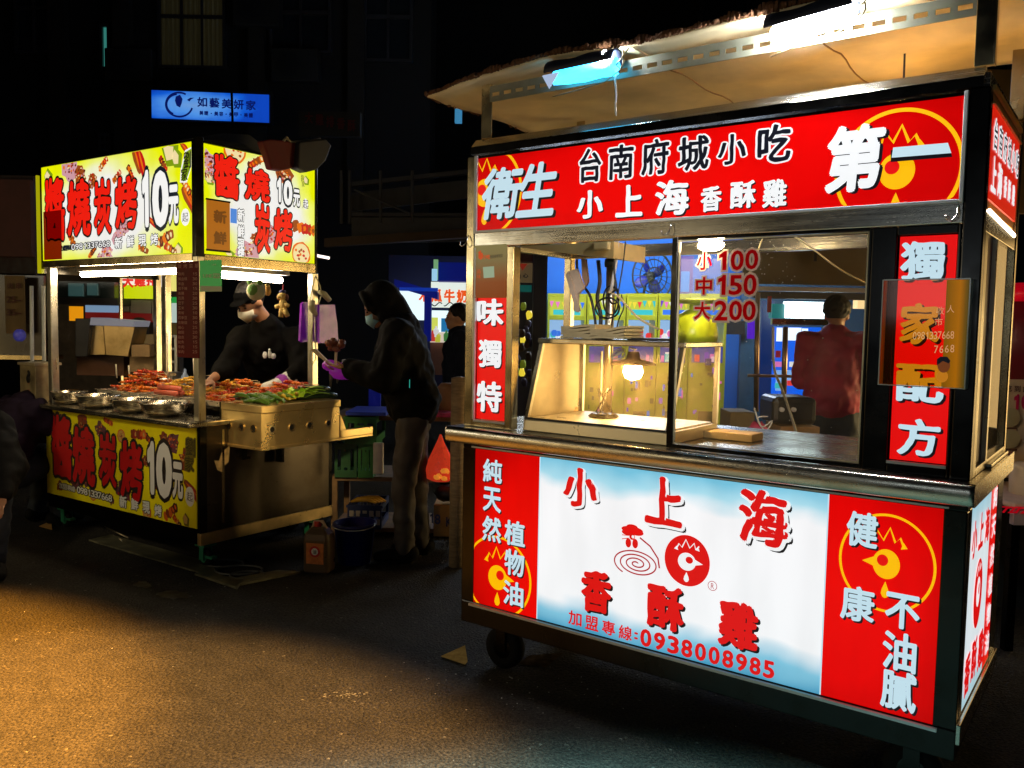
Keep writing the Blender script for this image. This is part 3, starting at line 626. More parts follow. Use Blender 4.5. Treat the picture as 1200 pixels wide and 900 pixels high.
for c, y, w_ in (('上', 0.13, 0.09), ('海', 0.26, 0.09), ('香', 0.39, 0.06), ('酥', 0.49, 0.06), ('雞', 0.60, 0.06)): side_ch(PU, c, y, 1.975, w_, w_ * 1.1, [(L_white, 0.05, 0, 0, 1)])
PU.build('side_sign_lettering', CA)

# narrow lit panels beside the window
for (x0, x1, z0, z1, fx0, fx1) in ((-1.945, -1.792, 1.100, 1.820, -1.960, -1.755), (-0.293, -0.136, 1.106, 1.790, -0.372, -0.123)):
    b = MB(); b.box(x0, x1, 0.012, 0.018, z0, z1); b.build('narrow_light_panel', L_red, CA)
    b = MB(); b.box(fx0, x0 - 0.006, 0.0, 0.05, 1.066, 1.820); b.box(x1 + 0.004, fx1, 0.0, 0.05, 1.066, 1.820)
    b.box(x0 - 0.006, x1 + 0.004, 0.0, 0.05, 1.066, z0 - 0.012); b.box(x0 - 0.006, x1 + 0.004, 0.0, 0.05, z1 + 0.003, 1.820 if z1 < 1.815 else 1.8235)
    b.box(x0 - 0.006, x1 + 0.004, 0.02, 0.05, z0 - 0.012, z1 + 0.003)
    b.each('panel_frame', M_ssteel if x0 < -1 else M_dsteel, CA, bevel=0.003)  # left frame golden as if lit, right frame painted dark as if shaded
    b = MB(); b.box(x0 - 0.006, x1 + 0.004, -0.004, 0.008, z0 - 0.012, z0 - 0.003)
    if x0 < -1: b.box(x0 - 0.012, x0 - 0.004, -0.004, 0.008, z0 - 0.003, z1)
    b.each('panel_trim', M_alu, CA)
PV = Print(FA, 'y', 0.011, -1)
for c, a in (('味', (560, 351, 589, 381)), ('獨', (562, 399, 587, 430)), ('特', (560, 448, 587, 482))): PV.ch(c, *a, WSH, brush=0.03)
for c, a in (('獨', (1057, 284, 1105, 328)), ('家', (1056, 356, 1099, 402)), ('配', (1051, 428, 1104, 470)), ('方', (1053, 492, 1099, 533))):
    PV.ch(c, *a, [(L_shadow, 0.04, 0.06, -0.05, 3), (L_pale, 0.034, 0, 0, 4)], brush=0.03)
PV.build('vertical_lettering', CA)
# card stuck over the left panel
nc = inA('notice_card', 'beige and orange printed card taped over the top of the narrow left panel', 'notice', 0, 0, 0)
b = MB(); p0 = FA.hit('y', 0.002, 555.5, 288); p1 = FA.hit('y', 0.002, 593, 349)
mc = gradient_panel('card_print', [(0, (150, 70, 20)), (0.35, (160, 85, 35)), (0.65, (150, 130, 80)), (1, (165, 155, 95))], 'z', ((p0.x + p1.x) / 2, 0, (p0.z + p1.z) / 2), (1, 1, 0.15), 0.55)
b.box(p0.x, p1.x, -0.002, 0.006, p1.z, p0.z); b.build('card', mc, nc)
PC = Print(FA, 'y', -0.0025, -1); L_or2 = lit('card_orange_ink', (200, 70, 15), 0.8)
PC.disc(563.5, 300, 0.014, L_or2, 1, ry=0.016, seg=7); PC.poly([(560, 296), (564, 293), (563, 299)], L_or2, 1.5); PC.line('小吃', 568.5, 301, 572.5, 301, 4, 5, [(L_or2, 0.03, 0, 0, 2)])
PC.line('香酥雞專賣店', 575.5, 301, 588, 299.5, 2.4, 4, [(L_shadow, 0.0, 0, 0, 2)])
PC.poly([(566, 313), (579, 312), (579.5, 325), (567, 326)], lit('card_patch', (150, 170, 140), 0.8), 1); PC.line('品味', 561.5, 318, 561.5, 324, 4, 5, [(L_or2, 0, 0, 0, 2)])
PC.build('card_print', nc)

# sliding window: sash, glass and price lettering
b = MB()
b.box(-1.052, -1.030, 0.004, 0.034, 1.066, 1.820); b.box(-0.382, -0.373, 0.004, 0.034, 1.066, 1.820)
b.box(-1.030, -0.382, 0.004, 0.034, 1.0665, 1.080); b.box(-1.030, -0.382, 0.004, 0.034, 1.812, 1.8215)
b.each('window_sash', M_dsteel, CA, bevel=0.002)
b = MB(); b.box(-1.029, -0.383, 0.016, 0.020, 1.081, 1.811); b.build('window_glass', M_glass, CA)
b = MB()
for r in ((-1.029, -1.024, 1.081, 1.811), (-0.388, -0.383, 1.081, 1.811), (-1.024, -0.388, 1.081, 1.086), (-1.024, -0.388, 1.806, 1.811)): b.box(r[0], r[1], 0.012, 0.015, r[2], r[3])
b.each('glass_edge', mat('glass_edge', (0.85, 0.75, 0.5), 0.2, var=0), CA)
PG = Print(FA, 'y', 0.0115, -1)
PR = [(vinyl('price_outline', lin((255, 225, 205))), -0.100, 0, 0, 0.4), (vinyl('price_red', lin((235, 10, 20))), -0.022, 0, 0, 1.2)]
for c, a in (('小', (817, 296, 834, 316)), ('1', (843, 295, 851, 316)), ('0', (857, 294, 871, 316)), ('0', (874, 293, 888, 315)),
             ('中', (816, 325, 834, 345)), ('1', (842, 323, 850, 345)), ('5', (855, 323, 869, 345)), ('0', (872, 322, 886, 345)),
             ('大', (814, 354, 832, 374)), ('2', (838, 353, 852, 375)), ('0', (855, 353, 869, 375)), ('0', (871, 353, 885, 375))): PG.ch(c, *a, PR)
PG.build('price_lettering', CA)
b = MB()
for k in range(70):
    u, v = 905 + random.gauss(0, 16), 300 + random.gauss(0, 26)
    if k % 3 == 0: u, v = random.uniform(800, 1005), random.uniform(285, 520)
    p = FA.hit('y', 0.0155, u, v); r_ = random.uniform(0.0008, 0.0022); b.ell(p, (r_, r_ * 0.6, r_), 6, 4)
b.build('water_drops', mat('drop_white', (0.85, 0.85, 0.8), 0.1, var=0), CA, kind='stuff')
# side window with glass and steel edges
b = MB(); b.box(XR - 0.03, XR, 0.045, 0.10, 1.066, 1.80); b.box(XR - 0.03, XR, 0.30, 0.33, 1.066, 1.80)
b.box(XR - 0.03, XR, 0.10, 0.30, 1.066, 1.09); b.box(XR - 0.03, XR, 0.33, DP - 0.04, 1.066, 1.09); b.each('side_window_frame', M_steel, CA, bevel=0.002)
b = MB(); b.box(XR - 0.018, XR - 0.014, 0.33, DP - 0.04, 1.09, 1.80); b.build('side_window_glass', M_glass, CA)
b = MB(); b.box(XR - 0.018, XR - 0.014, 0.10, 0.30, 1.09, 1.80); b.build('side_red_strip', mat('side_red_strip', (0.30, 0.008, 0.02), 0.4), CA)
b = MB(); b.box(XR, XR + 0.016, 0.32, 0.74, 1.066, 1.078); b.box(XR + 0.0, XR + 0.02, 0.10, 0.80, 1.030, 1.045); b.each('sliding_rail', M_steel_h, CA, bevel=0.003)
# roof posts, slotted angle bar, hooks
b = MB(); b.box(-1.950, -1.945, 0.02, 0.05, 2.272, 2.49); b.box(-1.945, -1.895, 0.02, 0.024, 2.272, 2.49)
b.box(-0.118, -0.070, 0.02, 0.024, 2.272, 2.62); b.box(-0.070, -0.065, 0.02, 0.05, 2.272, 2.62)
b.box(-1.950, -1.905, DP - 0.04, DP - 0.036, 2.265, 2.49); b.box(-0.112, -0.068, DP - 0.04, DP - 0.036, 2.265, 2.6)
b.each('roof_post', M_ssteel, CA, bevel=0.001)
b = MB(); x0, x1, z0, z1 = -1.90, -0.118, 2.415, 2.478; n = 30; p_ = (x1 - x0) / n
b.box(x0, x1, 0.012, 0.016, 2.452, z1); b.box(x0, x1, 0.012, 0.016, z0, 2.436)
for i in range(n + 1):
    xa = max(x0, x0 + p_ * i - 0.010); xb = min(x1, x0 + p_ * i + 0.010); b.box(xa, xb, 0.012, 0.016, 2.436, 2.452)
b.box(x0, x1, 0.016, 0.05, z1 - 0.004, z1); b.build('slotted_angle_bar', mat('zinc_bar', (0.26, 0.26, 0.19), 0.5, 0.3, var=0.2), CA)
b = MB()
for x in (-1.99, -1.052, -0.135):
    b.tube([(x, -0.004, 1.872), (x, -0.012, 1.862), (x + 0.0, -0.020, 1.845), (x - 0.006, -0.026, 1.832), (x - 0.016, -0.028, 1.826), (x - 0.026, -0.026, 1.832), (x - 0.030, -0.024, 1.845)], 0.0025, 6)
b.each('hook', mat('chrome', (0.85, 0.85, 0.82), 0.12, 1, var=0), CA, smooth=True)
# wheels
for i, (x, y) in enumerate(((-1.85, 0.12), (-0.20, 0.12), (-1.85, 0.68), (-0.20, 0.68))):
    ft = MB(); ft.M = Matrix.Translation((x, y, 0.094)) @ Matrix.Rotation(PI / 2, 4, 'X')
    ft.lathe([(0.06, -0.026), (0.090, -0.022), (0.094, 0), (0.090, 0.022), (0.06, 0.026)], 24); w = ft.build('wheel', M_black, CA, smooth=True)
    h = MB(); h.M = Matrix.Translation((x, y, 0.094)) @ Matrix.Rotation(PI / 2, 4, 'X'); h.lathe([(0.012, -0.03), (0.045, -0.026), (0.045, 0.026), (0.012, 0.03)], 16); h.build('rim', M_dsteel, w)
    f = MB(); f.box(x - 0.025, x + 0.025, y - 0.038, y - 0.030, 0.085, 0.199); f.box(x - 0.025, x + 0.025, y + 0.030, y + 0.038, 0.085, 0.199); f.box(x - 0.05, x + 0.05, y - 0.05, y + 0.05, 0.199, 0.209); f.build('fork', M_dsteel, w)

# ---- canvas roof of the cart
RF = inA('canvas_awning', 'cream canvas awning with ragged brown fringe above the fried chicken cart', 'awning', 0, 0, 0)
b = MB(); nx, ny = 70, 24; X0, X1, Y0, Y1 = -2.19, 1.0, -0.05, 0.90
def rz_(x, y):
    sag = 0.010 * math.sin(x * 7.0 + y * 3) * math.sin(y * 9 + 1) + 0.014 * noise.noise(Vector((x * 3, y * 5, 2)))
    return 2.497 + (0.04 * max(0, 0.3 - y)) + sag + (-0.04 * max(0, (X0 + 0.3 - x) / 0.3))
vs = []; yy = lambda i, j: Y0 + (Y1 - Y0) * j / ny + (0.012 * noise.noise(Vector((i * 0.4, 1, 0))) if j == 0 else 0)
for t in (0, 0.012):
    vs += [(X0 + (X1 - X0) * i / nx + (0.02 * noise.noise(Vector((j * 0.5, 3, 0))) if i == 0 else 0), yy(i, j), rz_(X0 + (X1 - X0) * i / nx, Y0 + (Y1 - Y0) * j / ny) + t) for j in range(ny + 1) for i in range(nx + 1)]
fs = []; K = (nx + 1) * (ny + 1); ix = lambda i, j: j * (nx + 1) + i
for j in range(ny):
    for i in range(nx):
        fs.append((ix(i, j), ix(i, j + 1), ix(i + 1, j + 1), ix(i + 1, j))); fs.append((K + ix(i, j), K + ix(i + 1, j), K + ix(i + 1, j + 1), K + ix(i, j + 1)))
for i in range(nx): fs.append((ix(i, 0), ix(i + 1, 0), K + ix(i + 1, 0), K + ix(i, 0))); fs.append((ix(i + 1, ny), ix(i, ny), K + ix(i, ny), K + ix(i + 1, ny)))
for j in range(ny): fs.append((ix(0, j + 1), ix(0, j), K + ix(0, j), K + ix(0, j + 1))); fs.append((ix(nx, j), ix(nx, j + 1), K + ix(nx, j + 1), K + ix(nx, j)))
b.add(vs, fs)
mcv = mat('cream_canvas', (0.90, 0.76, 0.46), 0.85, var=0.30, scale=3.2, bump=0.5)
b.build('canvas_sheet', mcv, RF, smooth=True)
fb = MB(); ch_ = MB()
for i in range(220):
    x = X0 + (X1 - X0) * i / 220; hgt = 0.008 + 0.016 * abs(noise.noise(Vector((x * 9, 0, 5)))) + 0.030 * max(0, noise.noise(Vector((x * 5, 7, 0))) - 0.25)
    fb.ell((x, yy(i * nx / 220, 0) + random.uniform(-0.006, 0.006) , rz_(x, Y0) + 0.012 + hgt * 0.4), (0.012, 0.012, hgt), 6, 5, jit=0.25)
for j in range(60):
    y = Y0 + (Y1 - Y0) * j / 60; fb.ell((X0 + random.uniform(-0.012, 0.004), y, rz_(X0, y) + 0.014), (0.010, 0.012, 0.010 + 0.012 * random.random()), 6, 5, jit=0.25)
fb.build('ragged_fringe', mat('fringe_brown', (0.13, 0.055, 0.02), 0.95, scale=40), RF, kind='stuff')
b = MB()   # seam cords under the canvas
for x in (-1.2, -0.62): b.tube([(x + 0.006 * math.sin(t * 1.3), Y0 + (Y1 - Y0) * t / 12, rz_(x, Y0 + (Y1 - Y0) * t / 12) - 0.004) for t in range(13)], 0.003, 5)
b.each('seam_cord', mat('seam_brown', (0.35, 0.22, 0.10), 0.9), RF)

# ---- the two wrapped fluorescent lamps on the awning bar
L_tube = mat('cold_white_lamp', (0.9, 0.95, 1.0), 0.4, emit=215, ecol=(0.92, 0.96, 1.0), var=0)
L_tube2 = mat('cyan_wrapped_lamp', (0.3, 0.8, 1.0), 0.4, emit=5, ecol=(0.03, 0.50, 1.0), var=0)
def bar_lamp(u0, v0, u1, v1, yy_, big, label):
    a = FA.hit('y', yy_, u0, v0); c = FA.hit('y', yy_, u1, v1); m = (a + c) / 2; t = inA('wrapped_lamp', label, 'lamp', m.x, m.y, m.z, group='wrapped lamps on the awning bar')
    ln = (c.x - a.x) / 2; sl = (c.z - a.z) / (2 * ln)
    b = MB()
    def ring(x, ry, rz__, dz=0): return [(x, ry * math.cos(2 * PI * k / 14) + 0.01, sl * x + dz + rz__ * math.sin(2 * PI * k / 14) * (1 + 0.12 * math.sin(3 * k + x * 30))) for k in range(14)]
    b.rings([ring(-ln, 0.006, 0.006), ring(-ln * 0.94, 0.026, 0.024), ring(-ln * 0.5, 0.034, 0.030), ring(0, 0.032, 0.031), ring(ln * 0.5, 0.034, 0.030), ring(ln * 0.85, 0.034, 0.034), ring(ln * 0.97, 0.028, 0.030), ring(ln, 0.01, 0.012)])
    b.build('bulb_sleeve', L_tube if big else L_tube2, t, smooth=True)
    b = MB()   # dark half shade above
    pr = [(ln * k / 6, 0) for k in range(-6, 7)]
    b.rings([[(x * 1.04, -0.046 * math.cos(PI * (j / 8)) , sl * x + 0.012 + 0.048 * math.sin(PI * j / 8) + 0.003 * math.sin(x * 40)) for j in range(9)] + [(x * 1.04, 0.042 * math.cos(PI * (1 - j / 8)) * -1, sl * x + 0.010 + 0.043 * math.sin(PI * (1 - j / 8))) for j in range(9)] for x, _ in pr])
    b.build('shade', mat('dark_lamp_shade', (0.015, 0.02, 0.045), 0.6), t, smooth=True)
    b = MB(); e = (ln, 0, sl * ln)
    b.tube([e, (ln + 0.03, -0.01, e[2] + 0.02), (ln + 0.05, 0.0, e[2] + 0.05)], 0.003, 6); b.tube([e, (ln + 0.02, 0.0, e[2] - 0.02), (ln - 0.05, 0.01, e[2] - 0.05), (ln - 0.16, 0.01, e[2] - 0.062), (-ln, 0.015, -0.065 - sl * ln)], 0.002, 6)
    b.tube([(ln + 0.012, 0.0, e[2] - 0.03), (ln + 0.035, -0.008, e[2] + 0.0), (ln + 0.028, 0, e[2] + 0.05)], 0.0035, 6)
    b.build('wire', mat('dirty_wire', (0.25, 0.2, 0.1), 0.6), t, smooth=True)
    return t
bar_lamp(902, 41, 1001, 14, -0.05, True, 'glaring white lamp on the awning bar, the right one of two')
tt = bar_lamp(646, 92, 722, 76, -0.05, False, 'blue wrapped lamp under a dark shade on the awning bar, the left one')
b = MB(); b.ell((0.105, -0.014, 0.026), (0.024, 0.026, 0.030), 12, 8); b.build('bare_end', L_tube, tt, smooth=True)
b = MB(); b.poly([(-0.155, -0.04, 0.0), (-0.075, -0.045, 0.0), (-0.118, -0.045, -0.055)], 0.003); b.build('folded_plastic_tip', lit('pale_plastic_tip', (180, 200, 235), 0.8), tt)
# white cord that hangs from the left lamp
b = MB(); p = [FA.hit('y', 0.0, u, v) for u, v in ((726, 80), (724, 95), (725.5, 112), (724.5, 125), (725, 137))]
b.tube([FA.w(q.x, q.y - 0.02, q.z) for q in p], 0.0035, 6)
tag(b.build('lamp_cord', mat('white_cord', (0.8, 0.78, 0.7), 0.6), smooth=True), 'short white cord hanging from the blue wrapped lamp', 'cord')

# ---- acrylic holder on the right panel
AH = inA('acrylic_holder', 'clear acrylic leaflet holder with red and yellow flyer over the right vertical panel', 'holder', 0, 0, 0)
p0 = FA.hit('y', -0.045, 1036, 329); p1 = FA.hit('y', -0.045, 1130, 455)
def tinted(name, col):
    m = bpy.data.materials.new(name); m.use_nodes = True; nt = m.node_tree; nt.nodes.remove(nt.nodes['Principled BSDF'])
    t = nt.nodes.new('ShaderNodeBsdfTransparent'); t.inputs[0].default_value = (*col, 1); g_ = nt.nodes.new('ShaderNodeBsdfGlossy'); g_.inputs['Roughness'].default_value = 0.08
    d_ = nt.nodes.new('ShaderNodeBsdfDiffuse'); d_.inputs[0].default_value = (*col, 1); mx0 = nt.nodes.new('ShaderNodeMixShader'); mx0.inputs[0].default_value = 0.03
    mx_ = nt.nodes.new('ShaderNodeMixShader'); mx_.inputs[0].default_value = 0.03
    nt.links.new(t.outputs[0], mx0.inputs[1]); nt.links.new(d_.outputs[0], mx0.inputs[2]); nt.links.new(mx0.outputs[0], mx_.inputs[1]); nt.links.new(g_.outputs[0], mx_.inputs[2]); nt.links.new(mx_.outputs[0], nt.nodes['Material Output'].inputs[0]); return m
xs = p1.x - p0.x
b = MB(); b.box(p0.x, p0.x + xs * 0.74, -0.045, -0.042, p1.z, p0.z); b.build('red_film', tinted('red_film', (1.0, 0.52, 0.08)), AH)
b = MB(); b.box(p0.x + xs * 0.74, p1.x, -0.045, -0.042, p1.z, p0.z); b.build('yellow_flyer', gradient_panel('yellow_flyer', [(0, (150, 100, 10)), (0.6, (205, 125, 8)), (0.9, (120, 90, 20)), (1, (90, 80, 40))], 'x', (p0.x + xs * 0.87, 0, 0), (xs * 0.13, 1, 1), 0.55), AH)
b = MB(); e_ = 0.003
b.box(p0.x - e_, p0.x, -0.05, 0.0, p1.z - e_, p0.z + e_); b.box(p1.x, p1.x + e_, -0.05, 0.0, p1.z - e_, p0.z + e_); b.box(p0.x, p1.x, -0.05, 0.0, p1.z - e_, p1.z - 0.0005); b.box(p0.x, p1.x, -0.048, -0.041, p0.z + 0.0005, p0.z + e_ + 0.001)
b.build('acrylic_edge', mat('acrylic_edge', (0.75, 0.8, 0.78), 0.1, var=0), AH)
PA = Print(FA, 'y', -0.046, -1); L_ghost = lit('flyer_reflection', (225, 165, 110), 0.7)  # pale lettering paints the grill cart sign reflected in the holder
PA.line('收人', 1102, 364, 1114, 362, 9, 9, [(L_ghost, 0, 0, 0, 1)]); PA.line('市', 1100, 377, 1100, 377, 9, 9, [(L_ghost, 0, 0, 0, 1)])
PA.line('0981337668', 1072, 393.5, 1116, 392.5, 4.2, 9, [(L_ghost, 0.0, 0, 0, 1)]); PA.line('7668', 1097, 409.5, 1116, 408.5, 4.6, 9, [(L_ghost, 0.0, 0, 0, 1)])
PA.disc(1106, 428, 0.017, lit('flyer_skin', (120, 60, 20), 0.7), 1, ry=0.022, seg=18); PA.poly([(1098, 428), (1098, 421), (1102, 418), (1110, 418), (1114, 423), (1112, 426), (1105, 423)], L_shadow, 2)
PA.disc(1104, 441, 0.016, lit('flyer_yellow_shirt', (210, 130, 20), 0.7), 0.8, ry=0.018, seg=18)
PA.build('flyer_print', AH)  # flyer figure together with the painted reflection lettering

# ================================================================== THINGS IN AND ON THE FRIED CHICKEN CART
ZC = 1.064
# ---- heated glass display case
DC_ = inA('heated_display_case', 'slant-fronted steel and glass warming case with a lit bulb on the red cart counter', 'display case', -1.40, 0.28, ZC)
def dcx(x, y, z): return (x + 1.40, y - 0.28, z - ZC)
cx0, cx1 = -1.725, -1.065; zb, zt = 1.112, 1.425; yf0, yf1, yb = 0.052, 0.165, 0.50
b = MB()
b.add([dcx(*p) for p in ((cx0, yf0 - 0.006, ZC + 0.001), (cx1, yf0 - 0.006, ZC + 0.001), (cx1, yb, ZC + 0.001), (cx0, yb, ZC + 0.001), (cx0, yf0, zb), (cx1, yf0, zb), (cx1, yb, zb), (cx0, yb, zb))],
      [(3, 2, 1, 0), (4, 5, 6, 7), (0, 1, 5, 4), (1, 2, 6, 5), (2, 3, 7, 6), (3, 0, 4, 7)])
b.build('case_base', mat('bright_case_base', (0.92, 0.78, 0.48), 0.3, 0.4, scale=5), DC_, bevel=0.004)
b = MB(); bar(b, dcx(cx0 + 0.016, yf0 + 0.004, zb + 0.004), dcx(cx1 - 0.016, yf0 + 0.004, zb + 0.0041), 0.006) if False else b.box(cx0 + 1.416, cx1 + 1.384, yf0 - 0.28 + 0.002, yf0 - 0.28 + 0.010, zb - ZC + 0.0005, zb - ZC + 0.008); b.build('seal', M_blackm, DC_)
b = MB(); b.box(cx0 + 1.40 - 0.008, cx1 + 1.40 + 0.008, yf1 - 0.28 - 0.012, yb - 0.28 + 0.004, zt - ZC, zt - ZC + 0.022); b.build('case_top', M_steel_h, DC_, bevel=0.004)
def bar(b, p, q, w):
    p, q = Vector(p), Vector(q); h = w / 2
    b.add([p + Vector((-h, -h, 0)), p + Vector((h, -h, 0)), p + Vector((h, h, 0)), p + Vector((-h, h, 0)), q + Vector((-h, -h, 0)), q + Vector((h, -h, 0)), q + Vector((h, h, 0)), q + Vector((-h, h, 0))],
          [(3, 2, 1, 0), (4, 5, 6, 7), (0, 1, 5, 4), (1, 2, 6, 5), (2, 3, 7, 6), (3, 0, 4, 7)])
b = MB()
for x in (cx0 + 0.008, cx1 - 0.008): bar(b, dcx(x, yf0 + 0.01, zb), dcx(x, yf1, zt), 0.018); bar(b, dcx(x, yb - 0.01, zb), dcx(x, yb - 0.01, zt), 0.018)
b.each('case_bar', M_steel, DC_)
b = MB()
b.add([dcx(cx0 + 0.017, yf0 + 0.008, zb), dcx(cx1 - 0.017, yf0 + 0.008, zb), dcx(cx1 - 0.017, yf1 - 0.002, zt), dcx(cx0 + 0.017, yf1 - 0.002, zt)], [(0, 1, 2, 3)])
b.build('front_glass', M_glass_case, DC_)
b = MB()
M_side = glass('case_side_glass', tint=(0.97, 0.95, 0.88), dirt_haze=0.12, dirt_haze_col=(0.55, 0.42, 0.22), ior=1.02)
b.add([dcx(cx0 + 0.007, yf0 + 0.02, zb), dcx(cx0 + 0.007, yb - 0.02, zb), dcx(cx0 + 0.007, yb - 0.02, zt), dcx(cx0 + 0.007, yf1 + 0.01, zt)], [(0, 1, 2, 3)]); b.build('side_sheet', mat('case_side_sheet', (0.36, 0.30, 0.20), 0.32, 0.75, var=0.25, scale=7, bump=0.1), DC_)
b = MB()
for x in (cx1 - 0.006,): b.add([dcx(x, yf0 + 0.02, zb), dcx(x, yb - 0.02, zb), dcx(x, yb - 0.02, zt), dcx(x, yf1 + 0.01, zt)], [(0, 1, 2, 3)])
b.each('side_glass', M_side, DC_)
b = MB(); b.add([dcx(cx0 + 0.02, yb - 0.01, zb), dcx(cx1 - 0.02, yb - 0.01, zb), dcx(cx1 - 0.02, yb - 0.01, zt), dcx(cx0 + 0.02, yb - 0.01, zt)], [(0, 1, 2, 3)])
b.build('back_glass', M_side, DC_)
b = MB(); b.box(cx0 + 1.42, cx1 + 1.38, yf0 - 0.25, yb - 0.30, zb - ZC, zb - ZC + 0.006); b.build('food_tray', mat('bright_tray', (0.75, 0.68, 0.5), 0.3, 0.5), DC_)
b = MB(); b.box(-1.56 + 1.40, -1.554 + 1.40, 0.10, 0.112, zb - ZC + 0.006, 0.33); b.build('inner_bar', M_steel, DC_)
LMP = inA('warming_lamp', 'glowing warming bulb under a brown shade hung in the display case', 'lamp', -1.345, 0.28, 1.325)
b = MB(); b.lathe([(0.001, 0.030), (0.026, 0.026), (0.038, 0.010), (0.040, -0.010), (0.030, -0.032), (0.001, -0.042)], 16); b.build('bulb', mat('warm_bulb', (1, 0.8, 0.5), 0.4, emit=380, ecol=(1.0, 0.62, 0.24), var=0), LMP, smooth=True)
b = MB(); b.lathe([(0.095, 0.022), (0.085, 0.032), (0.030, 0.045), (0.022, 0.075), (0.020, 0.075), (0.028, 0.042), (0.082, 0.029), (0.092, 0.022)], 24); b.build('shade', mat('lamp_shade_brown', (0.20, 0.10, 0.04), 0.5), LMP, smooth=True)
b = MB(); b.tube([(0, 0, 0.075), (0.01, 0, 0.085), (-0.02, 0.01, 0.09)], 0.004, 6); b.build('flex', M_blackm, LMP)
# coil of wire under the case roof, reflection of the pole modelled inside as crossed rods
b = MB()
for k in range(3): b.tube([(0.03 * math.cos(t * PI / 6) * (1 - k * 0.15), 0.02 * math.sin(t * PI / 6), 0.016 * math.sin(t * PI / 6 + k) + k * 0.006) for t in range(13)], 0.003, 5)
o = tag(b.build('wire_coil', M_white), 'white flex coiled under the top of the warming case', 'wire'); o.location = FA.w(-1.40, 0.25, 1.385); o.rotation_euler.z = FA.a
t = inA('pole_reflection_rods', 'wire stand with crossed legs inside the warming case', 'stand', -1.49, 0.30, zb + 0.006)  # no real stand: crossed rods stand in for the reflection of the pole
b = MB(); b.tube([(-0.05, 0, 0), (0.03, 0, 0.13)], 0.004, 6); b.tube([(0.06, 0, 0), (-0.03, 0, 0.12)], 0.004, 6); b.tube([(0, -0.04, 0), (0.0, 0.03, 0.12)], 0.004, 6); b.each('reflection_leg', M_dsteel, t)
b = MB(); b.lathe([(0.06, 0.001), (0.065, 0.006), (0.05, 0.018), (0.02, 0.022)], 20); b.build('reflection_foot', M_dsteel, t)

# ---- paper bag bundles on the case
def bundle(x, y, w, d, n, label, lift=0.0, bend=0.0):
    t = inA('paper_bag_bundle', label, 'paper bags', x, y, 1.447, rz=random.uniform(-0.1, 0.1), group='bundles of kraft bags on the warming case')
    for k in range(n):
        b = MB(); z0 = 0.001 + k * 0.011; zz = lambda s_: lift * s_ * s_ + 0.004 * math.sin(s_ * 5 + k)
        rs = []
        for i in range(7):
            s_ = i / 6; x_ = -w / 2 + w * s_ + random.uniform(-.002, .002); rs.append([(x_, -d / 2, z0 + zz(s_)), (x_, d / 2, z0 + zz(s_)), (x_, d / 2, z0 + 0.010 + zz(s_)), (x_, -d / 2, z0 + 0.010 + zz(s_))])
        b.rings(rs); b.build('paper_bag', mat('kraft_paper', (0.62, 0.50, 0.28), 0.8, scale=30), t)
bundle(-1.585, 0.30, 0.17, 0.13, 5, 'left flat bundle of kraft paper bags on the warming case', 0.004)
bundle(-1.425, 0.28, 0.17, 0.14, 4, 'right curled bundle of kraft paper bags on the warming case', 0.010)
o = MB(); o.box(-0.11, 0.11, -0.08, 0.08, 0, 0.010); o = tag(o.build('black_tray', M_blackm, bevel=0.003), 'thin black tray between the kraft bags and the green scale', 'tray'); o.location = FA.w(-1.25, 0.33, 1.447); o.rotation_euler.z = FA.a

# ---- green kitchen scale
SC = inA('kitchen_scale', 'lime green kitchen scale with a round flat pan on the warming case', 'scale', -1.105, 0.33, 1.447)
mg = mat('lime_plastic', (0.72, 0.85, 0.02), 0.3, var=0.05)
b = MB(); b.lathe([(0.090, 0.0), (0.093, 0.03), (0.090, 0.055), (0.080, 0.083), (0.062, 0.107), (0.038, 0.122), (0.020, 0.127), (0.018, 0.150)], 32); b.build('body', mg, SC, smooth=True)
b = MB(); b.lathe([(0.020, 0.148), (0.07, 0.150), (0.098, 0.160), (0.100, 0.168), (0.095, 0.168), (0.06, 0.158), (0.001, 0.158)], 32); b.build('pan', mg, SC, smooth=True)

# ---- pole with hanging bags and cables, cream shelf wedge above
PO = inA('steel_pole', 'upright round steel pole rising from the back of the warming case', 'pole', -1.60, 0.52, ZC)
b = MB(); b.lathe([(0.020, 0.0), (0.020, 0.78)], 16); b.build('tube', M_steel, PO, smooth=True)
b = MB(); b.lathe([(0.028, 0.70), (0.030, 0.72), (0.028, 0.735)], 16); b.build('clamp', M_blackm, PO, smooth=True)
WD = inA('cream_shelf', 'cream wedge-shaped shelf board under the sign at the left opening', 'shelf', 0, 0, 0)
q = lambda u, v, y=0.34: FA.hit('y', y, u, v)
A_, B_, C_, D_ = q(606, 287), q(606, 289.5), q(719, 303), q(720, 283)
b = MB(); b.hexa([(A_.x, 0.34, B_.z), (C_.x, 0.34, C_.z), (C_.x, 0.62, C_.z), (A_.x, 0.62, B_.z), (A_.x, 0.34, A_.z), (C_.x, 0.34, D_.z), (C_.x, 0.62, D_.z), (A_.x, 0.62, A_.z)]); b.build('board', mat('cream_board', (0.75, 0.55, 0.25), 0.5), WD)
e0, e1 = q(698, 281, 0.33), q(715, 293, 0.33); b = MB(); b.box(e0.x, e1.x, 0.31, 0.338, e1.z, e0.z); b.build('junction_box', mat('cream_box', (0.80, 0.66, 0.36), 0.4), WD, bevel=0.006)
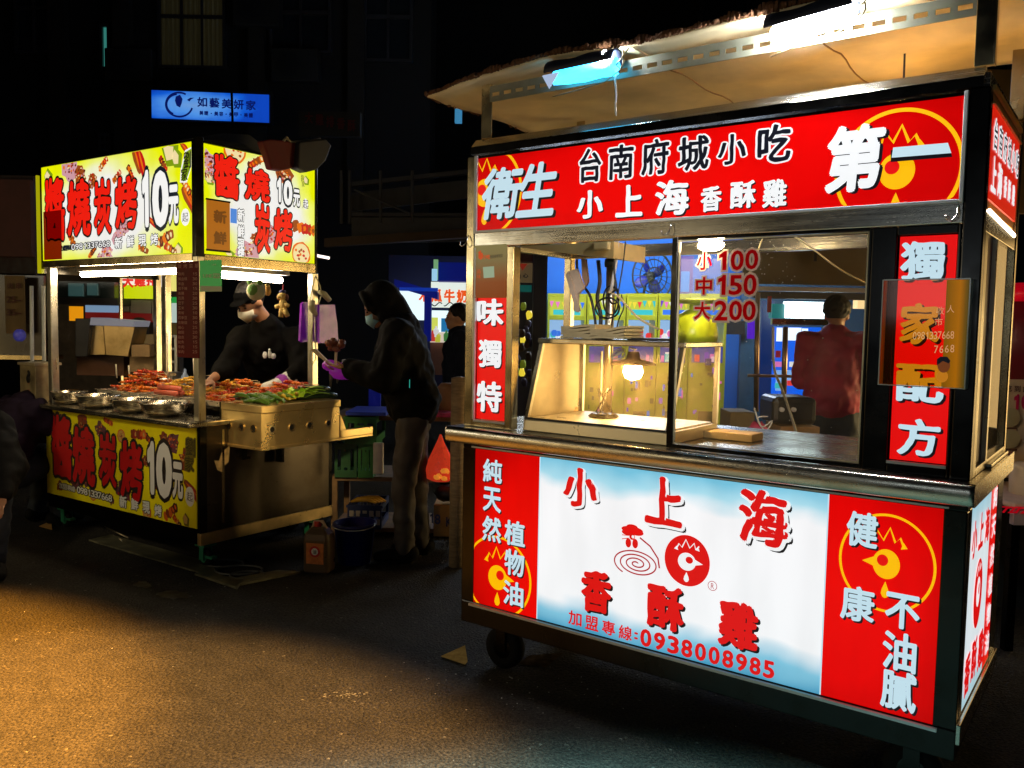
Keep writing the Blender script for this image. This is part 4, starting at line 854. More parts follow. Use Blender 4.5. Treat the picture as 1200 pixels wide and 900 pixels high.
# bags of paper hanging on the pole
HB = inA('hanging_paper_bags', 'pinkish white paper bags hanging from a black strap by the pole', 'paper bags', -1.66, 0.40, 1.55)
mb_ = mat('pinkish_paper', (0.72, 0.56, 0.45), 0.8); P_ = lambda u, v, y=0.40: FA.hit('y', y, u, v)
def foil(pts, th, name, m_, par, y=0.40, off=(-1.66, 0.40, 1.55)):
    bb = MB(); bb.poly([Vector(P_(u, v, y)) - Vector(off) for u, v in pts], th, (0, -1, 0)); return bb.build(name, m_, par)
foil([(664, 322), (667, 319), (672, 330), (677, 352), (681, 364), (677, 366), (672, 350)], 0.010, 'paper_bag', mb_, HB)
foil([(667, 319), (678, 315), (686, 338), (683, 341), (679, 345), (679, 366), (674, 364), (674, 340)], 0.016, 'paper_bag', mb_, HB, 0.415)
foil([(683, 303), (688, 304), (691, 330), (688, 336), (684, 325)], 0.014, 'paper_bag', mat('brownish_paper', (0.42, 0.26, 0.18), 0.8), HB, 0.43)
# cables
def cable(name, label, pts, r, m_, y, frame=FA, cat='cable'):
    b = MB(); P2 = [frame.hit('y', y + (p[2] if len(p) > 2 else 0), p[0], p[1]) for p in pts]
    W_ = [frame.M @ p for p in P2]; sm = []
    for i in range(len(W_) - 1):
        a, b0, b1, c = W_[max(i - 1, 0)], W_[i], W_[i + 1], W_[min(i + 2, len(W_) - 1)]
        for k in range(4):
            t = k / 4; sm.append(0.5 * ((2 * b0) + (-a + b1) * t + (2 * a - 5 * b0 + 4 * b1 - c) * t * t + (-a + 3 * b0 - 3 * b1 + c) * t ** 3))
    sm.append(W_[-1]); b.tube(sm, r, 6)
    return tag(b.build(name, m_, smooth=True), label, cat)
cable('black_cable', 'black cable arcing from the junction box down beside the pole', [(708, 284), (716, 284), (719, 292), (720, 320), (722, 338), (714, 345)], 0.005, M_blackm, 0.36)
cable('black_cable', 'long black strap hanging left of the steel pole behind the paper bags', [(676, 304), (677, 318), (684, 335), (692, 348), (697, 372), (698, 386)], 0.006, M_blackm, 0.47)
cable('black_cable', 'black cable bundle running down right of the steel pole', [(701, 305), (703, 330), (700, 350), (704, 370), (703, 390)], 0.009, M_blackm, 0.50)
cable('black_cable', 'thin black cable dropping from the header to the cable loops', [(733, 283), (730, 310), (725, 340), (720, 365), (715, 388)], 0.003, M_blackm, 0.40)
cable('white_tube', 'white plastic tube slanting from the header to the cable knot', [(724, 282), (722, 305), (718, 330), (715, 345)], 0.007, mat('tube_white', (0.75, 0.72, 0.72), 0.4), 0.38, cat='tube')
cable('cream_cable', 'cream cable running from the cable knot down to the green scale', [(713, 342), (724, 347), (736, 360), (750, 374), (772, 386)], 0.005, mat('cream_cable', (0.85, 0.68, 0.4), 0.5), 0.36)
for i, (cu, cv, a, b_, lab) in enumerate(((716, 352, 9, 17, 'largest loop of black cable knotted beside the pole'), (712, 361, 14, 12, 'wide loop of black cable low beside the pole'), (719, 346, 6, 10, 'small loop of black cable at the knot beside the pole'))):
    cable('cable_loop', lab, [(cu + a * math.cos(t * PI / 5), cv + b_ * math.sin(t * PI / 5), 0.02 * math.sin(t * PI / 5)) for t in range(11)], 0.004, M_blackm, 0.41)
cable('black_cable', 'black cable pair hanging to the kraft bags right of the pole', [(728, 345), (731, 360), (725, 375), (722, 390)], 0.003, M_blackm, 0.43)

# ---- lamps inside the cart
IL = inA('header_lamp', 'bright warm lamp behind the window glass just under the sign', 'lamp', -0.955, 0.12, 1.800)
b = MB(); b.ell((0, 0, 0), (0.052, 0.024, 0.020), 16, 8); b.build('bulb', mat('warm_white_lamp', (1, 0.95, 0.85), 0.4, emit=140, ecol=(1.0, 0.78, 0.45), var=0), IL, smooth=True)
b = MB(); b.box(-0.07, 0.07, -0.02, 0.02, 0.020, 0.030); b.build('holder', M_white, IL)
IT = inA('side_tube_lamp', 'pair of warm tube lamps under the side sign of the red cart', 'lamp', XR - 0.03, 0.1, 1.835)
b = MB(); b.tube([(0.022, 0.02, 0.030), (0.022, 0.62, 0.015)], 0.010, 8); b.tube([(-0.008, 0.02, -0.012), (-0.008, 0.50, -0.018)], 0.009, 8)
b.each('tube', mat('side_lamp_glow', (1, 0.9, 0.75), 0.4, emit=14, ecol=(1.0, 0.80, 0.48), var=0), IT, smooth=True)
HBq = inA('hanging_bulb', 'warm orange bulb hanging behind the top sign box of the red cart', 'lamp', -0.42, 0.52, 2.12)
b = MB(); b.ell((0, 0, 0), (0.035, 0.035, 0.045), 14, 8); b.build('bulb', mat('orange_bulb', (1, 0.6, 0.2), 0.4, emit=130, ecol=(1.0, 0.50, 0.12), var=0), HBq, smooth=True)
b = MB(); b.tube([(0, 0, 0.04), (0, 0.01, 0.20), (0, 0.0, 0.37)], 0.004, 6); b.build('flex', M_blackm, HBq)
cable('yellow_string', 'pale string sagging across the window behind the glass', [(930, 276), (950, 290), (985, 316), (1019, 334)], 0.0028, mat('pale_string', (0.7, 0.6, 0.35), 0.7), 0.30, cat='string')
cable('yellow_string', 'short pale string hanging beside the price lettering behind the glass', [(894, 278), (889, 292), (882, 312), (876, 322)], 0.0025, mat('pale_string', (0.7, 0.6, 0.35), 0.7), 0.30, cat='string')
# open paper box on the counter right of the case
b = MB(); b.box(-0.11, 0.11, -0.06, 0.06, 0, 0.030); o = tag(b.build('folded_carton', mat('folded_carton', (0.62, 0.46, 0.22), 0.7), bevel=0.003), 'low tan carton on the counter right of the warming case', 'carton'); o.location = FA.w(-0.975, 0.42, ZC + 0.001); o.rotation_euler.z = FA.a
b = MB(); b.ell((0, 0, 0.05), (0.09, 0.06, 0.05), 14, 8, jit=0.06); o = tag(b.build('brown_bag', M_card, smooth=True), 'brown paper parcel on the counter left of the warming case', 'parcel'); o.location = FA.w(-1.80, 0.45, ZC); o.rotation_euler.z = FA.a

# ================================================================== PEOPLE
TX = bpy.data.textures.new('cloth_folds', 'CLOUDS'); TX.noise_scale = 0.10; TX.noise_depth = 1
def folds(o, k=0.03):
    d = o.modifiers.new('folds', 'DISPLACE'); d.texture = TX; d.strength = k; d.mid_level = 0.5; d.texture_coords = 'LOCAL'
def remesh(o, vox, smooth=4):
    m = o.modifiers.new('remesh', 'REMESH'); m.mode = 'VOXEL'; m.voxel_size = vox; m.use_smooth_shade = True
    s_ = o.modifiers.new('smooth', 'SMOOTH'); s_.iterations = smooth; s_.factor = 0.5
def limb(b, pts, rad, seg=14, flat=None):
    """tapering limb with rounded joints; rad is radius, or (rx, ry) across a torso"""
    pts = [Vector(p) for p in pts]
    for i in range(len(pts) - 1):
        p, q = pts[i], pts[i + 1]; ra, rb = rad[i], rad[i + 1]
        ra = ra if isinstance(ra, tuple) else (ra, ra); rb = rb if isinstance(rb, tuple) else (rb, rb)
        t = (q - p).normalized(); X = Vector((1, 0, 0)); X = X - t * X.dot(t)
        X = X.normalized() if X.length > 0.2 else (Vector((0, 1, 0)) - t * t.y).normalized(); Y = t.cross(X)
        rs = []
        for k, (c, r) in enumerate(((p, ra), (q, rb))):
            rs.append([c + X * math.cos(2 * PI * j / seg) * r[0] + Y * math.sin(2 * PI * j / seg) * r[1] for j in range(seg)])
        b.rings(rs)
    for p, r in zip(pts, rad):
        r = r if isinstance(r, tuple) else (r, r); b.ell(p, (r[0], r[1], (r[0] + r[1]) / 2), seg, 8)
M_skin = mat('skin', (0.36, 0.17, 0.085), 0.5, var=0.06)
def hand(b, wrist, d, n, s=1.0, curl=0.5, side=1):
    """palm, four bent fingers of different lengths and a thumb leaving the side of the palm"""
    w = Vector(wrist); d = Vector(d).normalized(); n = Vector(n); n = (n - d * n.dot(d)).normalized(); sd = d.cross(n) * side
    palm = w + d * 0.05 * s
    M = Matrix((sd, d, n)).transposed(); b.ell(palm, (0.040 * s, 0.052 * s, 0.016 * s), 12, 8, rot=M.to_3x3())
    for k, (off, ln) in enumerate(((-0.029, 0.070), (-0.010, 0.080), (0.010, 0.076), (0.029, 0.060))):
        p = palm + d * 0.040 * s + sd * off * s; a = p; dirc = d.copy(); rad = 0.0090 * s
        for j, f in enumerate((0.45, 0.32, 0.25)):
            dirc = (dirc + n * curl * (0.35 + 0.25 * j)).normalized(); e = a + dirc * ln * f * s
            limb(b, [a, e], [rad, rad * 0.92], 8); a = e; rad *= 0.92
    tb = w + d * 0.025 * s - sd * 0.034 * s; t1 = tb + (d * 0.6 - sd * 0.6 + n * 0.5).normalized() * 0.034 * s; t2 = t1 + (d * 0.9 - sd * 0.1 + n * 0.5).normalized() * 0.028 * s
    limb(b, [tb, t1, t2], [0.013 * s, 0.011 * s, 0.009 * s], 8)
def head(b, c, f, s=1.0):
    """f = facing direction; c = centre of the head"""
    c = Vector(c); f = Vector(f).normalized(); up = Vector((0, 0, 1)); up = (up - f * up.dot(f)).normalized(); r = f.cross(up)
    M = Matrix((r, f, up)).transposed(); g = lambda x, y, z: c + (r * x + f * y + up * z) * s
    b.ell(g(0, -0.005, 0.025), (0.076 * s, 0.098 * s, 0.092 * s), 18, 12, rot=M); b.ell(g(0, 0.025, -0.045), (0.056 * s, 0.068 * s, 0.068 * s), 16, 10, rot=M)
    b.ell(g(0, 0.080, -0.088), (0.024 * s, 0.018 * s, 0.018 * s), 10, 6, rot=M)                          # chin
    limb(b, [g(0, 0.090, 0.020), g(0, 0.108, -0.022)], [0.010 * s, 0.015 * s], 8)                          # nose
    b.ell(g(0, 0.090, -0.052), (0.026 * s, 0.012 * s, 0.007 * s), 10, 6, rot=M); b.ell(g(0, 0.088, -0.062), (0.022 * s, 0.012 * s, 0.007 * s), 10, 6, rot=M)
    b.ell(g(0, 0.083, 0.030), (0.052 * s, 0.014 * s, 0.009 * s), 12, 6, rot=M)                              # brow
    for k in (-1, 1): b.ell(g(0.078 * k, -0.005, -0.005), (0.010 * s, 0.020 * s, 0.032 * s), 10, 6, rot=M)
    return g, M
def face_bits(par, g, M, s=1.0, hair=None, hairm=None):
    b = MB()
    for k in (-1, 1): b.ell(g(0.031 * k, 0.088, 0.010), (0.013 * s, 0.006 * s, 0.006 * s), 10, 6, rot=M)
    b.each('eye', mat('eye_dark', (0.03, 0.02, 0.02), 0.2, var=0), par, smooth=True)
    b = MB()
    for k in (-1, 1): b.ell(g(0.033 * k, 0.092, 0.030), (0.019 * s, 0.006 * s, 0.004 * s), 8, 6, rot=M)
    b.each('eyebrow', mat('hair_black', (0.006, 0.005, 0.005), 0.6, spec=0.25), par, smooth=True)
    if hair:
        b = MB(); b.ell(g(0, -0.022, 0.045), (0.086 * s, 0.100 * s, 0.092 * s), 18, 12, rot=M)
        for _ in range(260):
            a = random.uniform(0, 2 * PI); t = random.uniform(0.0, 1.75); p = (0.084 * math.sin(t) * math.cos(a), -0.022 + 0.098 * math.sin(t) * math.sin(a), 0.045 + 0.090 * math.cos(t))
            if p[1] > 0.045 and p[2] < 0.075: continue
            b.ell(g(*p), (0.016 * s, 0.017 * s, 0.020 * s), 6, 5, rot=M, jit=0.2)
        o = b.build('hair', hairm or MATS['hair_black'], par); remesh(o, 0.008, 2)

def person(name_label, loc, rz, J, cloth, legs, group=None, head_f=(0, -1, 0), skinvox=0.009, hood=None, hair=True, mask=None, shoes=None, extra=None, jr=1.0, s=1.0, sleeves=(1, 1), handcfg=None, hands_m=None):
    """J: joints of a figure in its own axes (facing -y). One continuous body, then clothes that follow it."""
    t = thing('person', name_label, 'person', loc, rz, group)
    V_ = {k: Vector(v) for k, v in J.items()}
    b = MB()
    limb(b, [V_['pelvis'], V_['waist'], V_['chest'], V_['neck0']], [(0.145, 0.100), (0.125, 0.090), (0.165, 0.105), (0.075, 0.065)])
    limb(b, [V_['neck0'], V_['neck1']], [0.056, 0.053])
    g, M = head(b, V_['head'], head_f, s)
    limb(b, [V_['neck1'], V_['head']], [0.052, 0.05])
    for sd in 'LR':
        limb(b, [V_['sh' + sd], V_['el' + sd], V_['wr' + sd]], [0.050, 0.040, 0.027])
        limb(b, [V_['chest'] + Vector((0, 0, 0.05)), V_['sh' + sd]], [0.08, 0.055])
        hc = (handcfg or {}).get(sd, ((V_['wr' + sd] - V_['el' + sd]), (0, 0, -1), 0.5))
        hand(b, V_['wr' + sd], hc[0], hc[1], s, hc[2], 1 if sd == 'L' else -1)
        limb(b, [V_['hip' + sd], V_['kn' + sd], V_['an' + sd]], [0.082, 0.056, 0.038])
        f = V_['an' + sd]; dr = Vector(J.get('toe' + sd, (0, -1, 0))).normalized(); limb(b, [f + Vector((0, 0, -0.035)) - dr * 0.04, f + dr * 0.14 + Vector((0, 0, -0.048))], [0.040, 0.030])
    body = b.build('body', M_skin, t); remesh(body, skinvox, 3)
    face_bits(t, g, M, s, hair and not hood)
    # jacket: torso and sleeves
    b = MB(); e = 0.022 * jr
    limb(b, [V_['pelvis'] + Vector((0, 0, 0.065)), V_['waist'], V_['chest'], V_['neck0'] + Vector((0, 0, -0.01))], [(0.172 + e, 0.130 + e), (0.165 + e, 0.125 + e), (0.185 + e, 0.130 + e), (0.085 + e, 0.080 + e)])
    for sd, full in zip('LR', sleeves):
        limb(b, [V_['chest'] + Vector((0, 0, 0.05)), V_['sh' + sd]], [0.10 + e * .5, 0.062 + e])
        a, c, d = V_['sh' + sd], V_['el' + sd], V_['wr' + sd]
        if full >= 1: limb(b, [a, c, c.lerp(d, 0.97)], [0.060 + e, 0.052 + e, 0.038 + e * 0.6])
        else: limb(b, [a, c, c.lerp(d, full)] if full > 0 else [a, a.lerp(c, 0.7)], [0.060 + e, 0.052 + e, 0.045 + e * 0.6][: (3 if full > 0 else 2)])
        for k in range(4):                                   # folds of the sleeve
            q = c.lerp(a, 0.1 + 0.2 * k); b.ell(q + Vector((random.uniform(-.01, .01), 0, 0)), (0.062 + e * .7, 0.060 + e * .7, 0.012), 12, 6, rot=Euler((random.uniform(-.6, .6), random.uniform(-.6, .6), 0)).to_matrix())
    for k in range(6):
        q = V_['pelvis'].lerp(V_['chest'], 0.1 + 0.14 * k); b.ell(q, (0.170 + e, 0.128 + e, 0.010), 20, 6, rot=Euler((random.uniform(-.25, .25), random.uniform(-.35, .35), 0)).to_matrix())
    o = b.build('jacket', cloth, t); remesh(o, 0.013, 4); folds(o, 0.045)
    # trousers
    b = MB(); limb(b, [V_['pelvis'] + Vector((0, 0, 0.05)), V_['pelvis'] + Vector((0, 0, -0.05))], [(0.160, 0.118), (0.165, 0.120)])
    for sd in 'LR':
        limb(b, [V_['hip' + sd], V_['kn' + sd], V_['an' + sd] + Vector((0, 0, 0.01))], [0.102, 0.075, 0.062])
        for k in range(5):
            q = V_['kn' + sd].lerp(V_['an' + sd], 0.15 + 0.18 * k); b.ell(q, (0.074, 0.076, 0.010), 14, 6, rot=Euler((random.uniform(-.5, .5), random.uniform(-.5, .5), 0)).to_matrix())
    o = b.build('trousers', legs, t); remesh(o, 0.013, 4); folds(o, 0.035)
    for sd in 'LR':
        b = MB(); f = V_['an' + sd]; dr = Vector(J.get('toe' + sd, (0, -1, 0))).normalized()
        limb(b, [f - dr * 0.045 + Vector((0, 0, -0.030)), f + dr * 0.10 + Vector((0, 0, -0.040)), f + dr * 0.165 + Vector((0, 0, -0.046))], [0.050, 0.044, 0.034]); b.box(f.x - 0.045, f.x + 0.045, f.y - 0.05, f.y + 0.05, f.z - 0.085, f.z - 0.06)
        o = b.build('shoe', shoes or M_black, t); remesh(o, 0.010, 2)
    if hood:
        b = MB(); b.ell(g(0, -0.035, 0.030), (0.110, 0.118, 0.130), 18, 12, rot=M)
        for k in range(16):
            a = PI * k / 15; b.ell(g(0.088 * math.cos(a), 0.058, 0.018 + 0.108 * math.sin(a)), (0.024, 0.026, 0.024), 8, 6)
        limb(b, [g(0, -0.07, -0.03), V_['neck0'] + Vector((0, 0.02, -0.02))], [0.090, 0.105])
        limb(b, [g(0.075, 0.02, -0.06), V_['neck0'] + Vector((0, -0.05, 0))], [0.03, 0.05]); limb(b, [g(-0.075, 0.02, -0.06), V_['neck0'] + Vector((0, -0.05, 0))], [0.03, 0.05])
        o = b.build('hood', hood, t); remesh(o, 0.010, 4)
    if mask:
        b = MB(); rs = []
        for i in range(9):
            a = R(-70 + 140 * i / 8); rs.append([g(0.073 * math.sin(a), 0.030 + 0.080 * math.cos(a) ** 0.8, -0.004 - 0.010 * abs(math.sin(a))), g(0.076 * math.sin(a), 0.032 + 0.094 * math.cos(a) ** 0.7, -0.045), g(0.066 * math.sin(a), 0.020 + 0.082 * math.cos(a), -0.100 + 0.03 * abs(math.sin(a)))])
        vs = [p for r_ in rs for p in r_]; fs = []
        for i in range(8):
            for j in range(2): fs.append((i * 3 + j, i * 3 + j + 1, i * 3 + j + 4, i * 3 + j + 3))
        b.add(vs, fs); o = b.build('face_mask', mask, t, smooth=True); m_ = o.modifiers.new('thickness', 'SOLIDIFY'); m_.thickness = 0.003; m_.offset = 1
    return t, g, M, V_
def stand(h=1.70, lean=0.0, **kw):
    k = h / 1.70
    J = dict(pelvis=(0, 0, 0.93), waist=(0, -lean * 0.25, 1.08), chest=(0, -lean * 0.7, 1.28), neck0=(0, -lean, 1.44), neck1=(0, -lean * 1.15, 1.50), head=(0, -lean * 1.3 - 0.02, 1.585),
             shL=(0.185, -lean * 0.9, 1.40), elL=(0.23, -lean * 0.9 + 0.02, 1.12), wrL=(0.23, -lean * 0.9 - 0.06, 0.88), shR=(-0.185, -lean * 0.9, 1.40), elR=(-0.23, -lean * 0.9 + 0.02, 1.12), wrR=(-0.23, -lean * 0.9 - 0.06, 0.88),
             hipL=(0.09, 0, 0.88), knL=(0.10, -0.01, 0.48), anL=(0.11, 0.01, 0.085), hipR=(-0.09, 0, 0.88), knR=(-0.10, -0.01, 0.48), anR=(-0.11, 0.01, 0.085))
    J.update(kw)
    return {a: (tuple(c * k for c in v) if not a.startswith('toe') else v) for a, v in J.items()}
# cloths
C_blk = mat('black_jacket', (0.0022, 0.0019, 0.0018), 0.8, spec=0.15, bump=0.2, scale=30); C_black2 = mat('black_cotton', (0.004, 0.0035, 0.003), 0.9, spec=0.1)
C_jeans = mat('faded_brown_jeans', (0.060, 0.048, 0.040), 0.85, var=0.7, scale=5); C_navy = mat('navy_jacket', (0.005, 0.007, 0.016), 0.8, spec=0.15); C_maroon = mat('maroon_jacket', (0.34, 0.004, 0.045), 0.75, var=0.3, scale=5)
C_dblue = mat('dark_jeans', (0.020, 0.028, 0.045), 0.85, var=0.3); C_purp = mat('dusky_purple_jacket', (0.018, 0.010, 0.024), 0.8, spec=0.15)

# the customer in the gap between the carts, in profile, facing left and looking down at what he holds
c = at(482, 648, 5.35)
PJ = stand(1.74, 0.10, head=(0, -0.20, 1.56), neck1=(0, -0.13, 1.50), neck0=(0, -0.08, 1.44),
           elL=(0.20, -0.16, 1.13), wrL=(0.10, -0.37, 1.19), elR=(-0.20, -0.16, 1.13), wrR=(-0.08, -0.39, 1.16), knL=(0.09, -0.05, 0.47), anL=(0.09, -0.04, 0.085), knR=(-0.09, 0.02, 0.48), anR=(-0.10, 0.06, 0.085))
cust, g_, M_, V_ = person('person in black hooded jacket, blue mask and brown jeans looking down in the gap', (c.x, c.y, 0), R(-84), PJ, C_blk, C_jeans,
       head_f=(0, -0.86, -0.5), jr=2.1, hood=C_blk, mask=mat('pale_blue_mask', (0.30, 0.55, 0.60), 0.8), handcfg={'L': ((-0.2, -1, 0.1), (0, 0, 1), 0.5), 'R': ((0.3, -1, 0.1), (0, 0, 1), 0.5)})
b = MB(); b.box(-0.006, 0.006, 0, 0.004, 0, 0.05); q = b.build('jacket_badge', lit('teal_reflective', (60, 200, 180), 0.6), cust); q.location = (0.225, -0.02, 1.11)
# purple bag and white paper boat in the customer's hands
h = FW.w(c.x - 0.44, c.y, 1.21)
t = thing('purple_bag', 'bright purple plastic bag held in the hands of the hooded customer', 'bag', h)
b = MB(); b.ell((0.02, 0, -0.02), (0.115, 0.05, 0.055), 14, 9, jit=0.10); b.ell((-0.085, 0, 0.015), (0.05, 0.035, 0.035), 10, 7, jit=0.12); b.ell((0.10, -0.01, -0.04), (0.05, 0.04, 0.04), 10, 7, jit=0.12)
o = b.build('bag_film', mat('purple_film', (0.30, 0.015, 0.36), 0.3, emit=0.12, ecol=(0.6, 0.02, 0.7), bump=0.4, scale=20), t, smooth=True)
t = thing('paper_snack_sleeve', 'long cream paper snack sleeve sticking out of the purple bag', 'snack sleeve', h)
b = MB(); b.hexa([(-0.075, -0.05, 0.02), (-0.055, -0.05, 0.015), (-0.055, -0.02, 0.015), (-0.075, -0.02, 0.02), (-0.20, -0.06, 0.115), (-0.165, -0.06, 0.120), (-0.165, -0.02, 0.120), (-0.20, -0.02, 0.115)]); b.build('sleeve', mat('cream_sleeve', (0.80, 0.62, 0.35), 0.7), t)
b = MB(); b.box(0.0, 0.09, -0.045, 0.02, 0.035, 0.055); b.build('paper_boat', M_white, t)
t = thing('meat_skewer_bundle', 'brown grilled meat on a pale stick held above the purple bag', 'snack', (h.x - 0.045, h.y - 0.02, h.z + 0.02))
b = MB()
for k in range(8): b.ell((random.uniform(-.04, .05), random.uniform(-.02, .02), 0.13 + random.uniform(-.03, .025)), (0.026, 0.02, 0.024), 8, 6, jit=0.2)
b.build('meat', mat('grilled_meat', (0.22, 0.055, 0.02), 0.4), t, smooth=True)
b = MB(); b.tube([(0, 0, 0.0), (0.005, 0, 0.11)], 0.010, 6); b.build('stick', mat('stick_wood', (0.75, 0.6, 0.35), 0.7), t)

# the vendor bending over the skewers behind the grill cart
c = at(318, 440, 6.15)
VJ = stand(1.72, 0.22, waist=(0, -0.05, 1.08), chest=(-0.02, -0.18, 1.27), neck0=(-0.04, -0.26, 1.45), neck1=(-0.07, -0.31, 1.51), head=(-0.13, -0.36, 1.60), shL=(0.16, -0.24, 1.37), elL=(0.20, -0.38, 1.14), wrL=(0.05, -0.50, 1.06),
           shR=(-0.20, -0.22, 1.38), elR=(-0.30, -0.34, 1.16), wrR=(-0.36, -0.55, 1.09))
vend, gv, Mv, Vv = person('vendor in black shirt, cap and white face mask reaching over the skewers', (c.x + 0.04, c.y, 0), R(10), VJ, C_black2, C_dblue, head_f=(-0.55, -0.62, -0.55), mask=mat('white_mask', (0.42, 0.38, 0.28), 0.8), sleeves=(0.50, 0.45),
       handcfg={'R': ((-0.5, -1, -0.4), (0, 0, -1), 0.5), 'L': ((-0.5, -0.8, -0.1), (0, 0, -1), 0.6)})
b = MB(); b.ell(gv(0, -0.010, 0.062), (0.098, 0.108, 0.072), 16, 8, rot=Mv); b.ell(gv(0, 0.10, 0.055), (0.07, 0.06, 0.010), 12, 6, rot=Mv); o = b.build('cap', mat('cap_black', (0.0015, 0.0015, 0.0015), 0.95, spec=0.05), vend); remesh(o, 0.008, 2)
b = MB()
for (x, z, a_, b_) in ((-0.075, 1.265, 0.016, 0.026), (-0.045, 1.270, 0.014, 0.03), (-0.02, 1.258, 0.018, 0.022), (-0.045, 1.300, 0.010, 0.010)): b.ell((x + 0.03, -0.345, z), (a_, 0.012, b_), 10, 6)
b.build('shirt_logo', mat('logo_white', (0.8, 0.78, 0.7), 0.7), vend, kind='stuff')
b = MB(); limb(b, [Vv['wrL'].lerp(Vv['elL'], 0.55), Vv['wrL']], [0.058, 0.046]); limb(b, [Vv['wrL'], Vv['wrL'] + Vector((-0.06, -0.09, -0.015))], [0.046, 0.040]); o = b.build('sleeve_cover', mat('white_sleeve_cover', (0.8, 0.77, 0.72), 0.7), vend); remesh(o, 0.010, 2)
b = MB(); limb(b, [Vv['wrL'].lerp(Vv['elL'], 0.18), Vv['wrL'].lerp(Vv['elL'], 0.24)], [0.054, 0.055]); o = b.build('wrist_band', mat('purple_band', (0.30, 0.02, 0.42), 0.6), vend)

# the far shopper beside the milk stall
c = at(534, 384, 8.0)
person('person in dark navy jacket standing in profile before the milk stall', (c.x + 0.03, 8.0, 0), R(-80), stand(1.66), C_navy, C_dblue, head_f=(0, -1, 0), skinvox=0.013)
# the man in the maroon jacket behind the window
c = at(984, 368, 6.0)
person('person in maroon jacket seen from behind through the cart window', (c.x - 0.03, 6.0, 0), R(152), stand(1.72, 0.04, elL=(0.21, -0.08, 1.12), wrL=(0.14, -0.30, 1.12), elR=(-0.21, -0.08, 1.12), wrR=(-0.14, -0.30, 1.12)), C_maroon, C_dblue, head_f=(0, -1, -0.1), skinvox=0.011, jr=1.2)
# black clad figure cut by the left edge, and one crouching behind it
c = at(-12, 610, 5.0)
SJ = stand(1.7, 0.12, elL=(0.25, -0.10, 1.12), wrL=(0.24, -0.22, 0.86), elR=(-0.25, -0.1, 1.12), wrR=(-0.2, -0.22, 0.9))
CRJ = dict(pelvis=(0, 0.05, 0.42), waist=(0, -0.02, 0.56), chest=(0, -0.12, 0.74), neck0=(0, -0.18, 0.88), neck1=(0, -0.22, 0.93), head=(0, -0.28, 1.00), shL=(0.18, -0.15, 0.84), elL=(0.22, -0.34, 0.64), wrL=(0.14, -0.52, 0.50), shR=(-0.18, -0.15, 0.84), elR=(-0.22, -0.34, 0.64), wrR=(-0.14, -0.52, 0.50),
           hipL=(0.09, 0.02, 0.38), knL=(0.15, -0.38, 0.50), anL=(0.13, -0.32, 0.085), hipR=(-0.09, 0.02, 0.38), knR=(-0.15, -0.38, 0.50), anR=(-0.13, -0.32, 0.085))
person('person in black jacket crouching at the left edge of the photo', (c.x - 0.18, 5.0, 0), R(40), dict(CRJ), C_blk, C_dblue, head_f=(0, -1, -0.3), skinvox=0.011, jr=1.6)
c = at(40, 600, 5.7)
person('person in dusky purple jacket sitting hunched left of the grill cart', (c.x - 0.30, 5.85, 0), R(150), dict(CRJ), C_purp, C_dblue, head_f=(0, -1, -0.7), skinvox=0.012, jr=1.3)

# ================================================================== SKEWER GRILL CART (frame B)
ms_rail = mat('warm_rail_steel', (0.75, 0.56, 0.26), 0.34, 0.8, var=0.25, scale=8)
CB = thing('skewer_grill_cart', 'yellow signed steel skewer grill cart with lit food print boxes on top', 'food cart', FB.o, FB.a)
BX0, BX1, BD = -1.725, 0.028, 1.05
Y_ = (232, 238, 0); Wt = (240, 240, 236)
MF = gradient_panel('yellow_food_film', [(0.0, Wt), (0.52, Wt), (0.74, (236, 242, 120)), (0.92, (230, 238, 10)), (1.0, Y_)], 'z', (-0.95, 0, 2.17), (0.98, 10, 0.42), 1.0, 'radial', 0.5)
MF2 = gradient_panel('yellow_food_film_side', [(0.0, Wt), (0.50, Wt), (0.74, (236, 242, 120)), (0.92, (230, 238, 10)), (1.0, Y_)], 'z', (0, 0.52, 2.18), (10, 0.50, 0.42), 1.0, 'radial', 0.5)
b = MB(); b.box(-1.720, -0.026, 0.0, 0.006, 1.884, 2.520); b.build('front_light_panel', MF, CB)
b = MB(); b.box(-0.006, 0.0, 0.064, 0.912, 1.884, 2.520); b.build('side_light_panel', MF2, CB)
b = MB(); b.box(-1.728, -0.010, 0.007, 0.12, 1.866, 2.535); b.build('front_sign_box', M_dsteel, CB)
b = MB(); b.box(-0.12, -0.007, 0.121, 0.925, 1.866, 2.535); b.build('side_sign_box', M_dsteel, CB)
b = MB(); b.box(-0.010, 0.006, 0.0, 0.058, 1.866, 2.55); b.box(-0.024, -0.010, -0.004, 0.006, 1.866, 2.53); b.box(-0.004, 0.008, 0.914, 0.93, 1.82, 2.53); b.box(-1.732, -1.722, -0.004, 0.01, 1.87, 2.53)
b.box(-0.004, 0.006, 0.060, 0.912, 2.522, 2.532); b.box(-1.720, -0.026, -0.004, 0.006, 2.521, 2.530)
b.each('sign_trim', M_dsteel, CB, bevel=0.002)
b = MB(); b.box(-1.722, -0.024, -0.004, 0.03, 1.838, 1.882); b.box(-0.02, 0.006, 0.06, 0.93, 1.820, 1.880); b.each('header_rail', M_ssteel, CB, bevel=0.002)
b = MB(); b.box(-1.79, -1.745, 0.02, 0.90, 1.80, 2.49); b.build('end_sign_box', M_dsteel, CB)
b = MB(); b.box(-1.800, -1.786, 0.0, 0.020, 1.80, 2.475); b.box(-1.786, -1.745, -0.0, 0.019, 1.80, 1.83); b.each('end_sign_edge', lit('dim_yellow_edge', (190, 185, 10), 0.7), CB)
